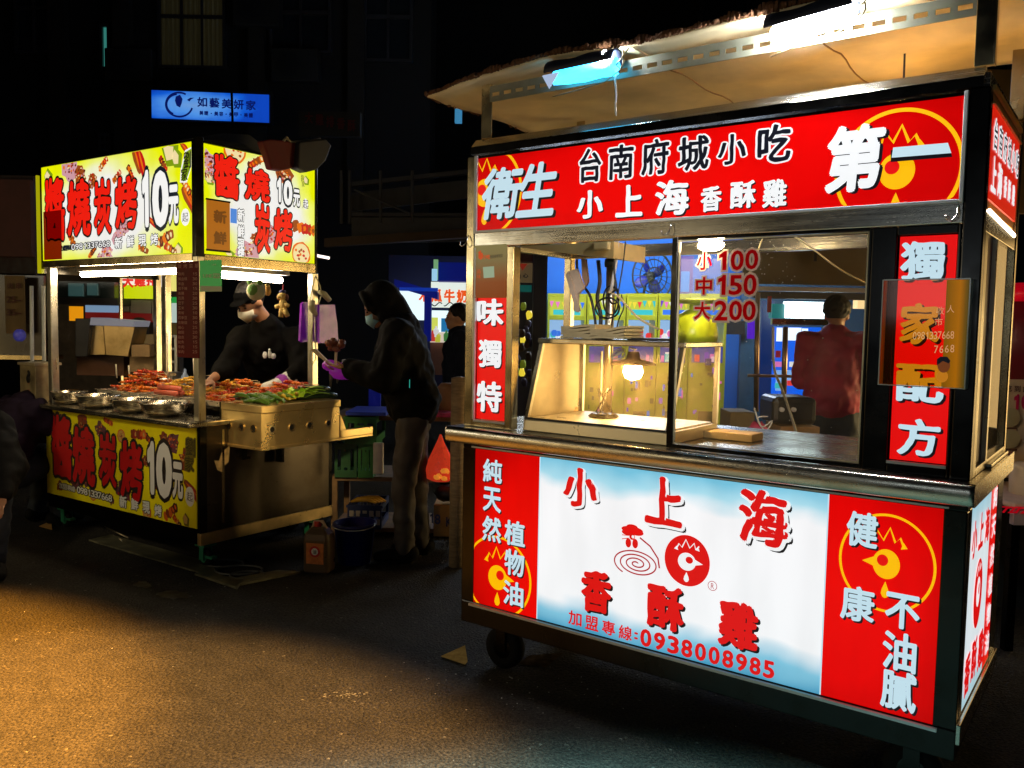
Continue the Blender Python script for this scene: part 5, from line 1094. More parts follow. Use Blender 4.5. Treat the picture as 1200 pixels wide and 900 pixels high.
# posts
b = MB(); b.box(-1.680, -1.630, 0.0, 0.05, 0.90, 1.837); b.box(-0.024, 0.022, 0.0, 0.05, 0.902, 1.865); b.box(-0.03, 0.018, 0.88, 0.93, 0.98, 1.819); b.box(-1.68, -1.63, 0.88, 0.93, 0.90, 1.865)
b.each('corner_post', M_steel, CB, bevel=0.003)
# base
b = MB(); b.box(BX0, 0.027, 0.004, 0.05, 0.164, 0.258); b.box(BX0, -1.722, 0.004, 0.05, 0.258, 0.87); b.box(0.0, 0.027, 0.004, 0.05, 0.258, 0.87)
b.box(BX0, BX0 + 0.03, 0.05, BD, 0.164, 0.87); b.box(BX0 + 0.03, BX1, BD - 0.03, BD, 0.164, 0.87); b.box(BX0 + 0.03, 0.0, 0.05, BD - 0.03, 0.164, 0.19)
b.each('base_frame', M_dsteel, CB)
b = MB(); b.box(0.0, BX1, 0.05, BD - 0.03, 0.235, 0.87); b.build('side_panel', steel('scuffed_side_panel', (0.09, 0.075, 0.06), 0.3, (1, 1, 8), 5), CB)
b = MB(); b.box(0.0, BX1 + 0.006, 0.0, BD, 0.160, 0.232); b.build('side_bottom_rail', ms_rail, CB, bevel=0.002)
b = MB(); b.box(BX1, BX1 + 0.004, 0.155, 0.170, 0.27, 0.84); b.build('panel_seam', M_ssteel, CB)
ty = mat('rust_tape', (0.55, 0.38, 0.16), 0.7, var=0.4, scale=40); b = MB()
b.poly([(BX1 + 0.001, 0.10, 0.66), (BX1 + 0.001, 0.135, 0.655), (BX1 + 0.001, 0.15, 0.70), (BX1 + 0.001, 0.21, 0.74), (BX1 + 0.001, 0.20, 0.64), (BX1 + 0.001, 0.17, 0.62), (BX1 + 0.001, 0.16, 0.58), (BX1 + 0.001, 0.12, 0.60)], 0.002, (1, 0, 0)); b.build('torn_tape', ty, CB)
MY = mat('yellow_print_film', lin((228, 215, 10)), 0.35, var=0.06)
b = MB(); b.box(-1.721, -0.001, -0.002, 0.003, 0.259, 0.869); b.build('front_print_panel', MY, CB)
# table top
b = MB(); b.box(-1.852, 0.045, -0.085, 0.21, 0.868, 0.899); b.box(-1.852, -0.052, 0.211, BD, 0.868, 0.899); b.build('table_top', M_steel_h, CB, bevel=0.006)
b = MB(); b.box(-1.55, -0.06, 0.24, 0.98, 0.90, 0.962); b.build('grill_body', M_dsteel, CB, bevel=0.004)
# ---------------- prints
L_bk = lit('print_black', (18, 8, 8), 0.5); L_rd = lit('print_red', (232, 22, 8), 1.0); L_wh = lit('print_white', (240, 240, 238), 1.0); L_blu = lit('print_outline_blue', (10, 30, 50), 0.5)
foods = [lit('print_brown', (150, 70, 20), 1.0), lit('print_dark_meat', (95, 28, 18), 1.0), lit('print_orange', (225, 110, 10), 1.0), lit('print_cream', (235, 215, 160), 1.0), lit('print_crimson', (190, 15, 20), 1.0), lit('print_green', (120, 150, 10), 1.0), lit('print_pinkish', (200, 150, 160), 1.0)]
D_rd = mat('ink_red', lin((180, 10, 12)), 0.5, var=0.1); D_bk = mat('ink_black', (0.012, 0.008, 0.008), 0.5, var=0); D_wh = mat('ink_white', (0.62, 0.62, 0.58), 0.5, var=0)
foodd = [mat('ink_brown', lin((120, 50, 20)), 0.5, var=0), mat('ink_dark_meat', lin((60, 15, 15)), 0.5, var=0), mat('ink_orange', lin((200, 90, 20)), 0.5, var=0), mat('ink_cream', lin((190, 150, 80)), 0.5, var=0), mat('ink_crimson', lin((150, 20, 20)), 0.5, var=0), mat('ink_olive', lin((110, 100, 20)), 0.5, var=0), mat('ink_mauve', lin((90, 50, 60)), 0.5, var=0)]
def food(p, u, v, r, kind, pal, lay=0.3, seed=None):
    rd = random.Random(int(u * 13 + v * 7)); c = p.P(u, v); X, Z = c[p.h], c[2]
    def blob(x, z, a, b_, m, ly, k=14, jit=0.25, rot=0):
        q = []
        for i in range(k):
            t = 2 * PI * i / k; rr = 1 + rd.uniform(-jit, jit); px_, pz = a * rr * math.cos(t), b_ * rr * math.sin(t); q.append((x + px_ * math.cos(rot) - pz * math.sin(rot), z + px_ * math.sin(rot) + pz * math.cos(rot)))
        p.polyl(q, m, ly)
    if kind == 'skewer':
        a = rd.uniform(-1, 1)
        for k in range(5):
            blob(X + (k - 2) * r * 0.42 * math.cos(a), Z + (k - 2) * r * 0.42 * math.sin(a), r * 0.32, r * 0.42, pal[rd.choice((0, 1, 4, 2))], lay + k * 0.05, rot=a)
            blob(X + (k - 2) * r * 0.42 * math.cos(a), Z + (k - 2) * r * 0.42 * math.sin(a), r * 0.13, r * 0.2, pal[rd.choice((2, 3, 0))], lay + 0.4 + k * 0.05, rot=a)
    elif kind == 'round':
        blob(X, Z, r, r, pal[2], lay, 18, 0.05); blob(X, Z, r * 0.85, r * 0.85, pal[3], lay + 0.1, 18, 0.05)
        for k in range(10): a = rd.uniform(0, 6.3); d = rd.uniform(0, r * 0.65); blob(X + d * math.cos(a), Z + d * math.sin(a), r * 0.13, r * 0.12, pal[rd.choice((0, 2, 4))], lay + 0.2 + k * 0.01, 6)
    elif kind == 'sausage':
        a = rd.uniform(0.4, 1.2)
        for k in range(2): blob(X + k * r * 0.5, Z - k * r * 0.3, r * 1.1, r * 0.34, pal[4 if k else 0], lay + k * 0.1, 16, 0.08, rot=-a); blob(X + k * r * 0.5, Z - k * r * 0.3 + r * .05, r * 0.8, r * 0.08, pal[2], lay + 0.3 + k * 0.05, 12, 0.1, rot=-a)
    elif kind == 'cube':
        blob(X, Z, r * 0.9, r * 1.1, pal[5], lay, 5, 0.1, 0.4); blob(X - r * .2, Z + r * .1, r * 0.6, r * 0.8, pal[3], lay + 0.1, 5, 0.1, 0.4)
    else:
        blob(X, Z, r, r * 0.9, pal[0 if kind == 'meat' else 6], lay, 16, 0.3)
        for k in range(34): a = rd.uniform(0, 6.3); d = rd.uniform(0, r * 0.85); blob(X + d * math.cos(a), Z + d * math.sin(a), r * rd.uniform(.06, .17), r * rd.uniform(.06, .14), pal[rd.choice((0, 1, 1, 3, 4, 6, 2))], lay + 0.1 + k * 0.015, 6)
def badge(p, u, v, w_, h_, k): p.disc(u, v, w_, (L_wh, D_wh)[k], 1.4, ry=h_, seg=20); p.ch('起', u - 3.5, v - 5.5, u + 3.5, v + 5.5, [((L_bk, D_bk)[k], 0.0, 0, 0, 2)])
FAT = lambda r_, k_: [(k_, 0.080, 0, 0, 2), (r_, 0.036, 0, 0, 3.2)]
SM = lambda w_, k_: [(k_, 0.12, 0, 0, 2), (w_, 0.035, 0, 0, 3)]
# front lit sign
P1 = Print(FB, 'y', -0.001, -1, (-1.719, -0.027, 1.886, 2.518))
for u, v, r, k in ((57, 209, .06, 'cube'), (82, 197, .09, 'grain'), (94, 205, .07, 'meat'), (121, 192, .055, 'skewer'), (108, 212, .06, 'meat'), (160, 185, .10, 'sausage'), (153, 202, .05, 'skewer'), (137, 207, .05, 'skewer'), (191, 192, .05, 'skewer'), (200, 178, .09, 'cube'), (207, 186, .06, 'cube'), (215, 172, .045, 'sausage'), (222, 235, .10, 'sausage'),
                    (83, 278, .07, 'skewer'), (64, 275, .05, 'cube'), (143, 267, .07, 'grain'), (137, 280, .05, 'grain'), (125, 298, .07, 'grain'), (117, 303, .04, 'grain'), (108, 296, .05, 'skewer'), (168, 292, .05, 'skewer'), (193, 280, .08, 'skewer'), (200, 292, .06, 'skewer'), (210, 294, .05, 'cube'), (176, 258, .05, 'sausage'), (218, 218, .06, 'skewer')): food(P1, u, v, r, k, foods)
for c, a in (('醬', (54, 211, 75, 280)), ('燒', (80, 212, 105, 274)), ('炭', (111, 212, 130, 272)), ('烤', (136, 209, 160, 267))): P1.ch(c, *a, FAT(L_rd, L_bk), brush=0.05)
for c, a in (('1', (168, 204, 173.5, 262)), ('0', (180.5, 204, 196, 262)), ('元', (198.5, 219, 209, 260))): P1.ch(c, *a, [(L_blu, 0.12, 0, 0, 2), (L_wh, 0.055, 0, 0, 3.2)])
P1.line('加盟專線', 74, 291, 82, 290, 4.2, 6, [(L_blu, 0.05, 0, 0, 2)]); P1.line('0981337668', 86, 289.5, 127, 285.5, 4.0, 7, [(L_blu, 0.10, 0, 0, 2), (L_wh, 0.0, 0, 0, 3)])
P1.line('新鮮現烤', 139, 284.5, 181, 280.5, 8.5, 13, [(L_blu, 0.08, 0, 0, 2), (L_wh, 0.02, 0, 0, 3)])
P1.poly([(217, 176), (226, 172), (225, 195), (219, 214), (211, 214), (212, 198)], L_wh, 1.3); P1.poly([(218, 178), (225, 174), (224, 195), (218, 212), (212.5, 212), (213.5, 198)], foods[5], 1.4)
P1.ch('劉', 215.5, 178, 224, 197, [(L_bk, 0.02, 0, 0, 3)]); P1.ch('家', 212.5, 197, 220, 212, [(L_bk, 0.02, 0, 0, 3)]); badge(P1, 217.3, 254.5, 0.042, 0.05, 0)
P1.build('front_sign_print', CB)
b = MB(); q0 = FB.hit('y', -0.012, 51, 248.5); q1 = FB.hit('y', -0.012, 72, 305); b.box(q0.x, q1.x, -0.014, -0.008, q1.z + 0.008, q0.z); b.build('rusty_plate', tinted('rusty_plate', (0.50, 0.13, 0.05)), CB)
# side lit sign
P2 = Print(FB, 'x', 0.001, 1, (0.066, 0.910, 1.886, 2.518))
for u, v, r, k in ((247, 190, .07, 'grain'), (247, 205, .05, 'grain'), (246, 210, .04, 'cube'), (275, 176, .08, 'round'), (300, 190, .06, 'skewer'), (333, 204, .07, 'meat'), (359, 212, .03, 'cube'), (357, 268, .09, 'skewer'), (353, 298, .08, 'round'), (292, 295, .085, 'grain'), (318, 275, .06, 'grain'), (283, 298, .05, 'grain'), (270, 300, .04, 'cube'), (300, 280, .04, 'meat')): food(P2, u, v, r, k, foods)
for c, a in (('醬', (252, 184, 279, 231)), ('燒', (288, 199, 315, 234)), ('炭', (299, 241, 316, 294)), ('烤', (322, 247, 342, 293))): P2.ch(c, *a, FAT(L_rd, L_bk), brush=0.05)
for c, a in (('1', (325, 210, 328.5, 235)), ('0', (333, 213, 341.5, 239)), ('元', (344, 223, 351, 241))): P2.ch(c, *a, [(L_blu, 0.13, 0, 0, 2), (L_wh, 0.05, 0, 0, 3.2)])
P2.ch('劉', 352.5, 205, 356, 213, [(L_bk, 0, 0, 0, 2)]); P2.ch('家', 353.5, 213, 357, 219, [(L_bk, 0, 0, 0, 2)]); badge(P2, 358, 239, 0.022, 0.035, 0)
P2.poly([(270, 244), (277.5, 245), (277.5, 262), (270, 261)], lit('print_blue', (70, 130, 210), 1.0), 1)
for c, v in (('新', 252), ('鮮', 271), ('現', 287), ('烤', 298)): P2.ch(c, 278.5, v - 7, 286, v + 7, [(L_blu, 0.09, 0, 0, 2), (L_wh, 0.03, 0, 0, 3)])
P2.build('side_sign_print', CB)
OP = thing('orange_flyer', 'brown orange flyer taped on the left of the side light box', 'flyer', FB.o, FB.a)
p0 = FB.hit('x', 0.006, 242, 236); p1 = FB.hit('x', 0.006, 269.5, 298); b = MB(); b.box(0.003, 0.007, p0.y, p1.y, p1.z + 0.02, p0.z + 0.01); b.build('sheet', lit('flyer_brown_orange', (165, 95, 15), 0.95), OP)
b = MB(); b.box(0.002, 0.009, p0.y - 0.003, p1.y + 0.003, p0.z + 0.010, p0.z + 0.02); b.box(0.002, 0.009, p0.y - 0.003, p1.y + 0.003, p1.z + 0.008, p1.z + 0.020); b.each('sheet_clip', M_dsteel, OP)
PO_ = Print(FB, 'x', 0.0085, 1); db = lit('flyer_dim_ink', (110, 60, 10), 0.8); PO_.ch('新', 251, 247, 265, 261, [(db, 0.05, 0, 0, 1)]); PO_.ch('鮮', 251, 272, 265, 286, [(db, 0.05, 0, 0, 1)]); PO_.build('flyer_print', OP)
# unlit print on the front below
P3 = Print(FB, 'y', -0.003, -1, (-1.720, -0.002, 0.260, 0.868))
for u, v, r, k in ((70, 492, .07, 'grain'), (96, 497, .09, 'meat'), (118, 505, .08, 'grain'), (127, 494, .06, 'skewer'), (142, 511, .055, 'round'), (162, 509, .09, 'skewer'), (175, 516, .07, 'skewer'), (192, 514, .055, 'meat'), (203, 518, .08, 'grain'), (219, 540, .09, 'meat'), (225, 575, .11, 'sausage'), (100, 560, .09, 'grain'), (88, 566, .07, 'grain'),
                    (145, 575, .10, 'grain'), (130, 585, .05, 'grain'), (109, 580, .05, 'round'), (172, 600, .06, 'round'), (200, 600, .09, 'skewer'), (208, 612, .06, 'skewer'), (187, 575, .06, 'sausage'), (218, 610, .05, 'cube'), (70, 570, .05, 'meat'), (170, 540, .05, 'meat')): food(P3, u, v, r * 0.8, k, foodd)
for c, a in (('醬', (62, 490, 83, 558)), ('燒', (86, 502, 110, 565)), ('炭', (117, 510, 136, 568)), ('烤', (142, 520, 166, 584))): P3.ch(c, *a, [(D_bk, 0.105, 0, 0, 2), (D_rd, 0.040, 0, 0, 3.2)], brush=0.05)
for c, a in (('1', (174, 521, 180, 575)), ('0', (185, 523, 200, 580)), ('元', (203, 544, 214, 582))): P3.ch(c, *a, [(D_bk, 0.12, 0, 0, 2), (D_wh, 0.055, 0, 0, 3.2)])
P3.line('加盟專線', 72, 569, 86, 573, 4.6, 6.5, [(D_bk, 0.12, 0, 0, 2), (D_wh, 0.02, 0, 0, 3)]); P3.line('0981337668', 92.5, 574, 129.5, 584, 3.9, 7.5, [(D_bk, 0.12, 0, 0, 2), (D_wh, 0.02, 0, 0, 3)])
for c, u, v in (('新', 144.5, 588), ('鮮', 158, 591), ('現', 171.5, 594.5), ('烤', 185.5, 598.5)): P3.ch(c, u - 4, v - 6.5, u + 4, v + 6.5, [(D_bk, 0.10, 0, 0, 2), (D_wh, 0.04, 0, 0, 3)])
P3.ch('劉', 218, 514, 229, 534, [(foodd[5], 0.10, 0, 0, 1.6), (D_bk, 0.03, 0, 0, 2)]); P3.ch('家', 217, 535, 227, 552, [(foodd[5], 0.10, 0, 0, 1.6), (D_bk, 0.03, 0, 0, 2)]); badge(P3, 222.5, 582, 0.045, 0.06, 1)
P3.build('front_panel_print', CB)
# casters: green forks
mgc = mat('green_caster', (0.02, 0.20, 0.10), 0.45)
for x, y in ((-1.66, 0.10), (-0.06, 0.10), (-1.66, 0.93), (-0.06, 0.93)):
    f = MB(); f.M = Matrix.Translation((x, y, 0.058)) @ Matrix.Rotation(PI / 2, 4, 'X'); f.lathe([(0.035, -0.018), (0.055, -0.014), (0.058, 0), (0.055, 0.014), (0.035, 0.018)], 22); w = f.build('wheel', M_black, CB, smooth=True)
    f = MB(); f.M = Matrix.Translation((x, y, 0.058)) @ Matrix.Rotation(PI / 2, 4, 'X'); f.lathe([(0.010, -0.022), (0.03, -0.020), (0.03, 0.020), (0.010, 0.022)], 12); f.build('rim', mgc, w)
    f = MB(); f.box(x - 0.02, x + 0.02, y - 0.032, y - 0.026, 0.045, 0.13); f.box(x - 0.02, x + 0.02, y + 0.026, y + 0.032, 0.045, 0.13); f.box(x - 0.045, x + 0.045, y - 0.045, y + 0.045, 0.13, 0.158); f.box(x + 0.02, x + 0.085, y - 0.02, y + 0.02, 0.06, 0.075); f.build('fork', mgc, w)
# tow rods under the cart
b = MB(); 
for (u0, v0, u1, v1) in ((113, 619, 150, 632), (113, 623, 143, 635), (150, 633, 206, 661)):
    a = FB.hit('y', 0.35, u0, v0 - 6); c = FB.hit('y', 0.1, u1, v1 - 2); b.tube([a, c], 0.006, 6)
b.each('tow_rod', M_steel, CB, smooth=True)
b = MB(); c = FB.hit('y', 0.06, 209, 664); b.ell(c, (0.018, 0.018, 0.018), 10, 6); b.build('rod_cap', mat('red_cap', (0.6, 0.06, 0.02), 0.4), CB, smooth=True)

# ---- steel drawer box hung on the side of the cart
DB = thing('steel_drawer_box', 'steel burner drawer box with round holes hung on the grill cart side', 'burner box', FB.o, FB.a)
ms = mat('warm_box_steel', (0.78, 0.58, 0.26), 0.30, 0.88, var=0.16, scale=6, bump=0.05)
b = MB(); b.box(-0.048, 0.328, 0.203, 0.83, 0.745, 0.955); b.build('box', ms, DB, bevel=0.003)
b = MB(); b.box(-0.050, 0.334, 0.200, 0.835, 0.955, 1.0); b.build('top_frame', ms, DB, bevel=0.004)
b = MB(); b.box(-0.050, 0.336, 0.196, 1.13, 0.735, 0.752); b.box(0.300, 0.336, 0.836, 1.13, 0.752, 0.800); b.each('bottom_lip', ms, DB, bevel=0.003)
b = MB(); b.box(0.06, 0.30, 0.85, 1.12, 0.752, 0.765); b.build('side_shelf', ms, DB)
b = MB(); b.hexa([(0.29, 0.835, 0.765), (0.33, 0.835, 0.765), (0.33, 0.90, 0.765), (0.29, 0.90, 0.765), (0.29, 0.835, 0.90), (0.33, 0.835, 0.90), (0.33, 0.86, 0.86), (0.29, 0.86, 0.86)]); b.build('shelf_bracket', ms, DB)
hm = mat('hole_dark', (0.004, 0.004, 0.004), 0.6); rim = mat('hole_rim', (0.8, 0.68, 0.45), 0.3, 1, var=0)
for y in (0.283, 0.433, 0.575, 0.732):
    b = MB(); b.M = Matrix.Translation((0.328, y, 0.855)) @ Matrix.Rotation(PI / 2, 4, 'Y'); b.lathe([(0.0165, -0.001), (0.0165, 0.002)], 20); h_ = b.build('air_hole', hm, DB)
    b = MB(); b.M = Matrix.Translation((0.328, y, 0.855)) @ Matrix.Rotation(PI / 2, 4, 'Y'); b.lathe([(0.017, 0.0), (0.025, 0.001), (0.024, 0.006), (0.017, 0.006)], 20, caps=False); b.build('hole_rim', rim, h_)
for x in (0.034, 0.154, 0.263):
    b = MB(); b.M = Matrix.Translation((x, 0.203, 0.862)) @ Matrix.Rotation(PI / 2, 4, 'X'); b.lathe([(0.0165, -0.001), (0.0165, 0.002)], 20); h_ = b.build('air_hole', hm, DB)
    b = MB(); b.M = Matrix.Translation((x, 0.203, 0.862)) @ Matrix.Rotation(PI / 2, 4, 'X'); b.lathe([(0.017, 0.0), (0.024, 0.001), (0.024, 0.006), (0.017, 0.006)], 20, caps=False); b.build('hole_rim', M_ssteel, h_)
b = MB(); b.box(-0.052, -0.040, 0.198, 0.24, 0.60, 1.0); b.box(0.12, 0.14, 0.21, 0.25, 0.68, 0.735); b.box(0.10, 0.16, 0.20, 0.26, 0.665, 0.68); b.box(0.04, 0.10, 0.55, 0.57, 0.60, 0.735); b.each('bracket', M_dsteel, DB)
# ---- bowls on the front ledge
bp_ = [(68, 461, .115, 'leftmost of the four steel bowls on the grill cart ledge'), (106, 465, .142, 'second steel bowl from the left on the grill cart ledge'), (148, 470, .142, 'third steel bowl from the left on the grill cart ledge'), (187, 474, .146, 'rightmost of the four steel bowls on the grill cart ledge')]
ms2 = steel('bowl_steel', (0.85, 0.78, 0.62), 0.2, (1, 1, 12), 6)
for u, v, r, lab in bp_:
    p = FB.hit('z', 0.94, u, v + 6); t = inB('steel_bowl', lab, 'bowl', p.x, max(p.y, 0.055), 0.9, group='steel bowls on the grill cart ledge')
    b = MB(); b.lathe([(r * 0.45, 0.001), (r * 0.66, 0.010), (r * 0.88, 0.036), (r * 0.97, 0.076), (r * 1.05, 0.082), (r * 1.06, 0.087), (r * 0.95, 0.083), (r * 0.86, 0.040), (r * 0.64, 0.016), (0.002, 0.010)], 32); b.build('bowl', ms2, t, smooth=True)
    b = MB(); b.lathe([(r * 0.88, 0.058), (r * 0.5, 0.062), (0.002, 0.064)], 20); b.build('sauce', mat('pale_sauce', (0.62, 0.52, 0.40), 0.4), t, smooth=True)
    b = MB(); x = r * 1.05; b.tube([(x, -0.02, 0.081), (x + 0.035, -0.018, 0.087), (x + 0.038, 0.018, 0.087), (x, 0.02, 0.081)], 0.004, 6); b.build('handle', ms2, t, smooth=True)
# ---- trays of skewers
def tray(x0, x1, y0, y1, lab):
    t = inB('food_tray', lab, 'tray', (x0 + x1) / 2, (y0 + y1) / 2, 0.963, group='steel food trays on the grill cart'); a, c = (x1 - x0) / 2, (y1 - y0) / 2
    b = MB(); b.box(-a, a, -c, c, 0, 0.004); b.box(-a, a, -c, -c + 0.006, 0.004, 0.030); b.box(-a, a, c - 0.006, c, 0.004, 0.030); b.box(-a, -a + 0.006, -c + 0.006, c - 0.006, 0.004, 0.030); b.box(a - 0.006, a, -c + 0.006, c - 0.006, 0.004, 0.030); b.box(-a - 0.012, a + 0.012, -c - 0.012, -c, 0.026, 0.030); b.build('pan', mat('bright_pan', (0.80, 0.72, 0.58), 0.28, 0.7), t)
tray(-1.52, -1.03, 0.26, 0.70, 'left steel tray heaped with red skewers'); tray(-1.00, -0.56, 0.26, 0.70, 'middle steel tray with sausages and yellow skewers'); tray(-0.54, -0.09, 0.26, 0.70, 'right steel tray of the grill next to the corner post heaped with skewers')
meatc = [mat('glazed_meat_red', (0.62, 0.060, 0.010), 0.25, var=0.4, scale=60), mat('glazed_meat_orange', (0.80, 0.20, 0.015), 0.25, var=0.4, scale=60), mat('golden_meat', (0.80, 0.45, 0.04), 0.3, var=0.3, scale=60), mat('dark_glazed_meat', (0.35, 0.03, 0.010), 0.25, var=0.4, scale=60)]
stk = mat('bamboo', (0.72, 0.55, 0.28), 0.7)
protos = []
for k in range(6):
    b = MB()
    for i in range(5):
        b.ell((-0.075 + i * 0.033 + random.uniform(-.004, .004), random.uniform(-.004, .004), random.uniform(-.003, .003)), (0.020, random.uniform(.011, .016), random.uniform(.009, .013)), 8, 5, jit=0.22)
    t = thing('meat_skewer', '', 'skewer', (0, 0, -5)); b.build('meat', meatc[(0, 1, 2, 3, 0, 1)[k]], t, smooth=True)
    b = MB(); b.tube([(-0.10, 0, 0), (0.15, 0, 0)], 0.0022, 5); b.build('stick', stk, t); protos.append(t)
HEAPS = [(-1.28, 0.50, 0.22, 0.17, 76, 'glazed red meat skewer in the heap on the left tray', 0.0, (0, 1, 3, 4, 5)), (-0.82, 0.54, 0.17, 0.15, 34, 'golden yellow meat skewer in the heap on the middle tray', 0.0, (2, 2, 5, 1)),
         (-0.33, 0.52, 0.19, 0.17, 80, 'glazed orange meat skewer in the heap beside the corner post', 0.0, (0, 1, 2, 4, 5)), (0.02, 0.66, 0.09, 0.13, 34, 'glazed meat skewer in the heap under the hands of the vendor', 0.04, (0, 1, 4, 5, 3))]
for hx, hy, sx, sy, n, lab, dz, ks in HEAPS:
    for i in range(n):
        k = random.choice(ks); o = copy_tree(protos[k]); a = random.uniform(0, 6.28); d = random.random() ** 0.6; x = hx + d * sx * math.cos(a); y = hy + d * sy * math.sin(a)
        z = 0.985 + dz + random.random() * 0.135 * (1 - d * d) + 0.004; rz = FB.a + random.gauss(0.15, 0.45) + (PI if random.random() < 0.3 else 0)
        o.location = FB.w(x, y, z); o.rotation_euler = (random.uniform(-.3, .3), random.uniform(-.16, .16), rz); o.scale = (random.uniform(.85, 1.1),) * 3; tag(o, lab, 'skewer', lab.replace('glazed ', '').replace('meat skewer in', 'skewers in'))
for t in protos:
    for ch in list(t.children): bpy.data.objects.remove(ch)
    bpy.data.objects.remove(t)
for k, (x, y, z) in enumerate(((-0.80, 0.33, 1.004), (-0.80, 0.375, 1.006), (-0.79, 0.35, 1.036))):
    b = MB(); b.tube([(-0.13, 0, 0), (-0.12, 0, 0), (0.12, 0, 0), (0.13, 0, 0)], [0.008, 0.017, 0.017, 0.008], 12); o = b.build('sausage', mat('pink_sausage', (0.62, 0.12, 0.06), 0.3), smooth=True); o.location = FB.w(x, y, z); o.rotation_euler.z = FB.a
    tag(o, ('front pink sausage lying at the edge of the middle tray', 'rear pink sausage lying at the edge of the middle tray', 'top pink sausage resting on the two others on the middle tray')[k], 'sausage')
# upright picks standing in the heap
for u, v0, v1, lab in ((137, 427, 443, 'left upright pale spatula stuck in the left skewer heap'), (152, 428, 444, 'second upright pale spatula stuck beside the left skewer heap'), (197, 390, 447, 'tall thin upright rod behind the middle tray'), (228, 420, 445, 'thin upright rod beside the corner post')):
    a = FB.hit('y', 0.55, u, v1); c = FB.hit('y', 0.55, u - 1.2, v0); b = MB(); b.tube([FB.M @ a, FB.M @ c], 0.006, 6); tag(b.build('upright_pick', mat('pale_pick', (0.8, 0.7, 0.5), 0.5), smooth=True), lab, 'pick')
# vegetables on the burner box
vg = [mat('okra_green', (0.07, 0.17, 0.012), 0.4, var=0.4, scale=30), mat('pepper_yellow', (0.62, 0.42, 0.02), 0.35, var=0.3), mat('leaf_green', (0.38, 0.62, 0.03), 0.45, var=0.4, scale=30), mat('cucumber_green', (0.008, 0.028, 0.010), 0.35, var=0.5, scale=40)]
okp = MB(); okp.tube([(-0.05, 0, 0), (-0.03, 0, 0.002), (0.0, 0, 0.004), (0.03, 0, 0.002), (0.055, 0, -0.003)], [0.004, 0.010, 0.012, 0.009, 0.002], 7); okm = okp.build('okra_pod', vg[0], smooth=True)
for i in range(46):
    o = okm.copy() if i else okm
    if i: COL.objects.link(o)
    o.location = FB.w(random.uniform(0.05, 0.30), random.uniform(0.24, 0.46), 1.010 + random.random() * 0.035); o.rotation_euler = (random.uniform(-.3, .3), random.uniform(-.3, .3), FB.a + random.uniform(-.9, .9)); tag(o, 'small dark green okra pod in the pile on the burner box corner', 'okra', 'okra pods piled on the burner box')
for i in range(10):
    o = okm.copy(); o.data = o.data.copy() if i == 0 else bpy.data.objects['yellow_pepper'].data; o.name = 'yellow_pepper'
    if i == 0: o.data.materials.clear(); o.data.materials.append(vg[1])
    COL.objects.link(o); o.location = FB.w(random.uniform(-0.02, 0.26), random.uniform(0.44, 0.56), 1.012 + random.random() * 0.04); o.rotation_euler = (random.uniform(-.3, .3), random.uniform(-.3, .3), FB.a + random.uniform(-.9, .9)); o.scale = (1.2, 1.2, 1.2); tag(o, 'long yellow pepper between the okra and the leafy greens', 'pepper', 'yellow peppers on the burner box')
for i in range(14):
    b = MB(); n = 8; w_ = 0.026; L0 = 0.17
    b.rings([[(L0 * j / n, -w_ * math.sin(PI * (j + .6) / (n + 1.2)) , 0.03 * math.sin(2.4 * j / n) + 0.004), (L0 * j / n, 0, 0.03 * math.sin(2.4 * j / n)), (L0 * j / n, w_ * math.sin(PI * (j + .6) / (n + 1.2)), 0.03 * math.sin(2.4 * j / n) + 0.004), (L0 * j / n, 0, 0.03 * math.sin(2.4 * j / n) + 0.003)] for j in range(n + 1)])
    o = b.build('leafy_stalk', vg[2], smooth=True); o.location = FB.w(0.12 + random.uniform(-.06, .10), 0.52 + i * 0.012, 1.005 + random.random() * 0.035); o.rotation_euler = (random.uniform(-.2, .2), random.uniform(-.15, .05), FB.a + R(60) + random.uniform(-.25, .25)); tag(o, 'light green leafy stalk lying between peppers and cucumbers', 'vegetable', 'leafy stalks on the burner box')
for i in range(5):
    b = MB(); L0 = 0.15; b.tube([(-L0, 0, 0), (-L0 * .93, 0, 0), (-L0 * .6, 0, 0.003), (0, 0, 0.006), (L0 * .6, 0, 0.003), (L0 * .93, 0, 0), (L0, 0, -0.002)], [0.005, 0.015, 0.021, 0.022, 0.021, 0.014, 0.004], 10)
    o = b.build('cucumber', vg[3], smooth=True); o.location = FB.w(0.06 + 0.055 * i if i < 4 else 0.15, 0.70 + (0.01 * i), 1.022 if i < 4 else 1.058); o.rotation_euler = (0, 0, FB.a + R(78) + random.uniform(-.08, .08))
    tag(o, ('dark green cucumber farthest from the front of the burner box', 'second cucumber behind the front ones on the burner box', 'third cucumber counted from the back on the burner box', 'cucumber at the front edge of the burner box', 'cucumber resting on top of the other cucumbers')[i], 'cucumber')
lf = MB()
for k in range(26):
    a = random.uniform(0, 6.28); x, y = 0.14 + 0.10 * math.cos(a) * random.random(), 0.60 + 0.07 * math.sin(a) * random.random(); z = 1.03 + 0.035 * random.random(); ln = random.uniform(0.05, 0.09); t_ = random.uniform(0, 6.28); w_ = 0.022
    c_, s_ = math.cos(t_), math.sin(t_); P3_ = lambda i, j: (x + c_ * ln * i - s_ * w_ * j, y + s_ * ln * i + c_ * w_ * j, z + 0.02 * math.sin(i * 3) - 0.010 * abs(j))
    lf.add([P3_(-0.5, 0), P3_(-0.2, 1), P3_(0.3, 1), P3_(0.6, 0), P3_(0.3, -1), P3_(-0.2, -1)], [(0, 1, 2, 3), (0, 3, 4, 5)])
o = lf.build('leafy_greens', mat('lettuce_green', (0.42, 0.70, 0.04), 0.45, var=0.3, scale=30), kind='stuff'); o.location = FB.o; o.rotation_euler.z = FB.a; tag(o, 'loose heap of bright lime green leaves on the burner box', 'greens')
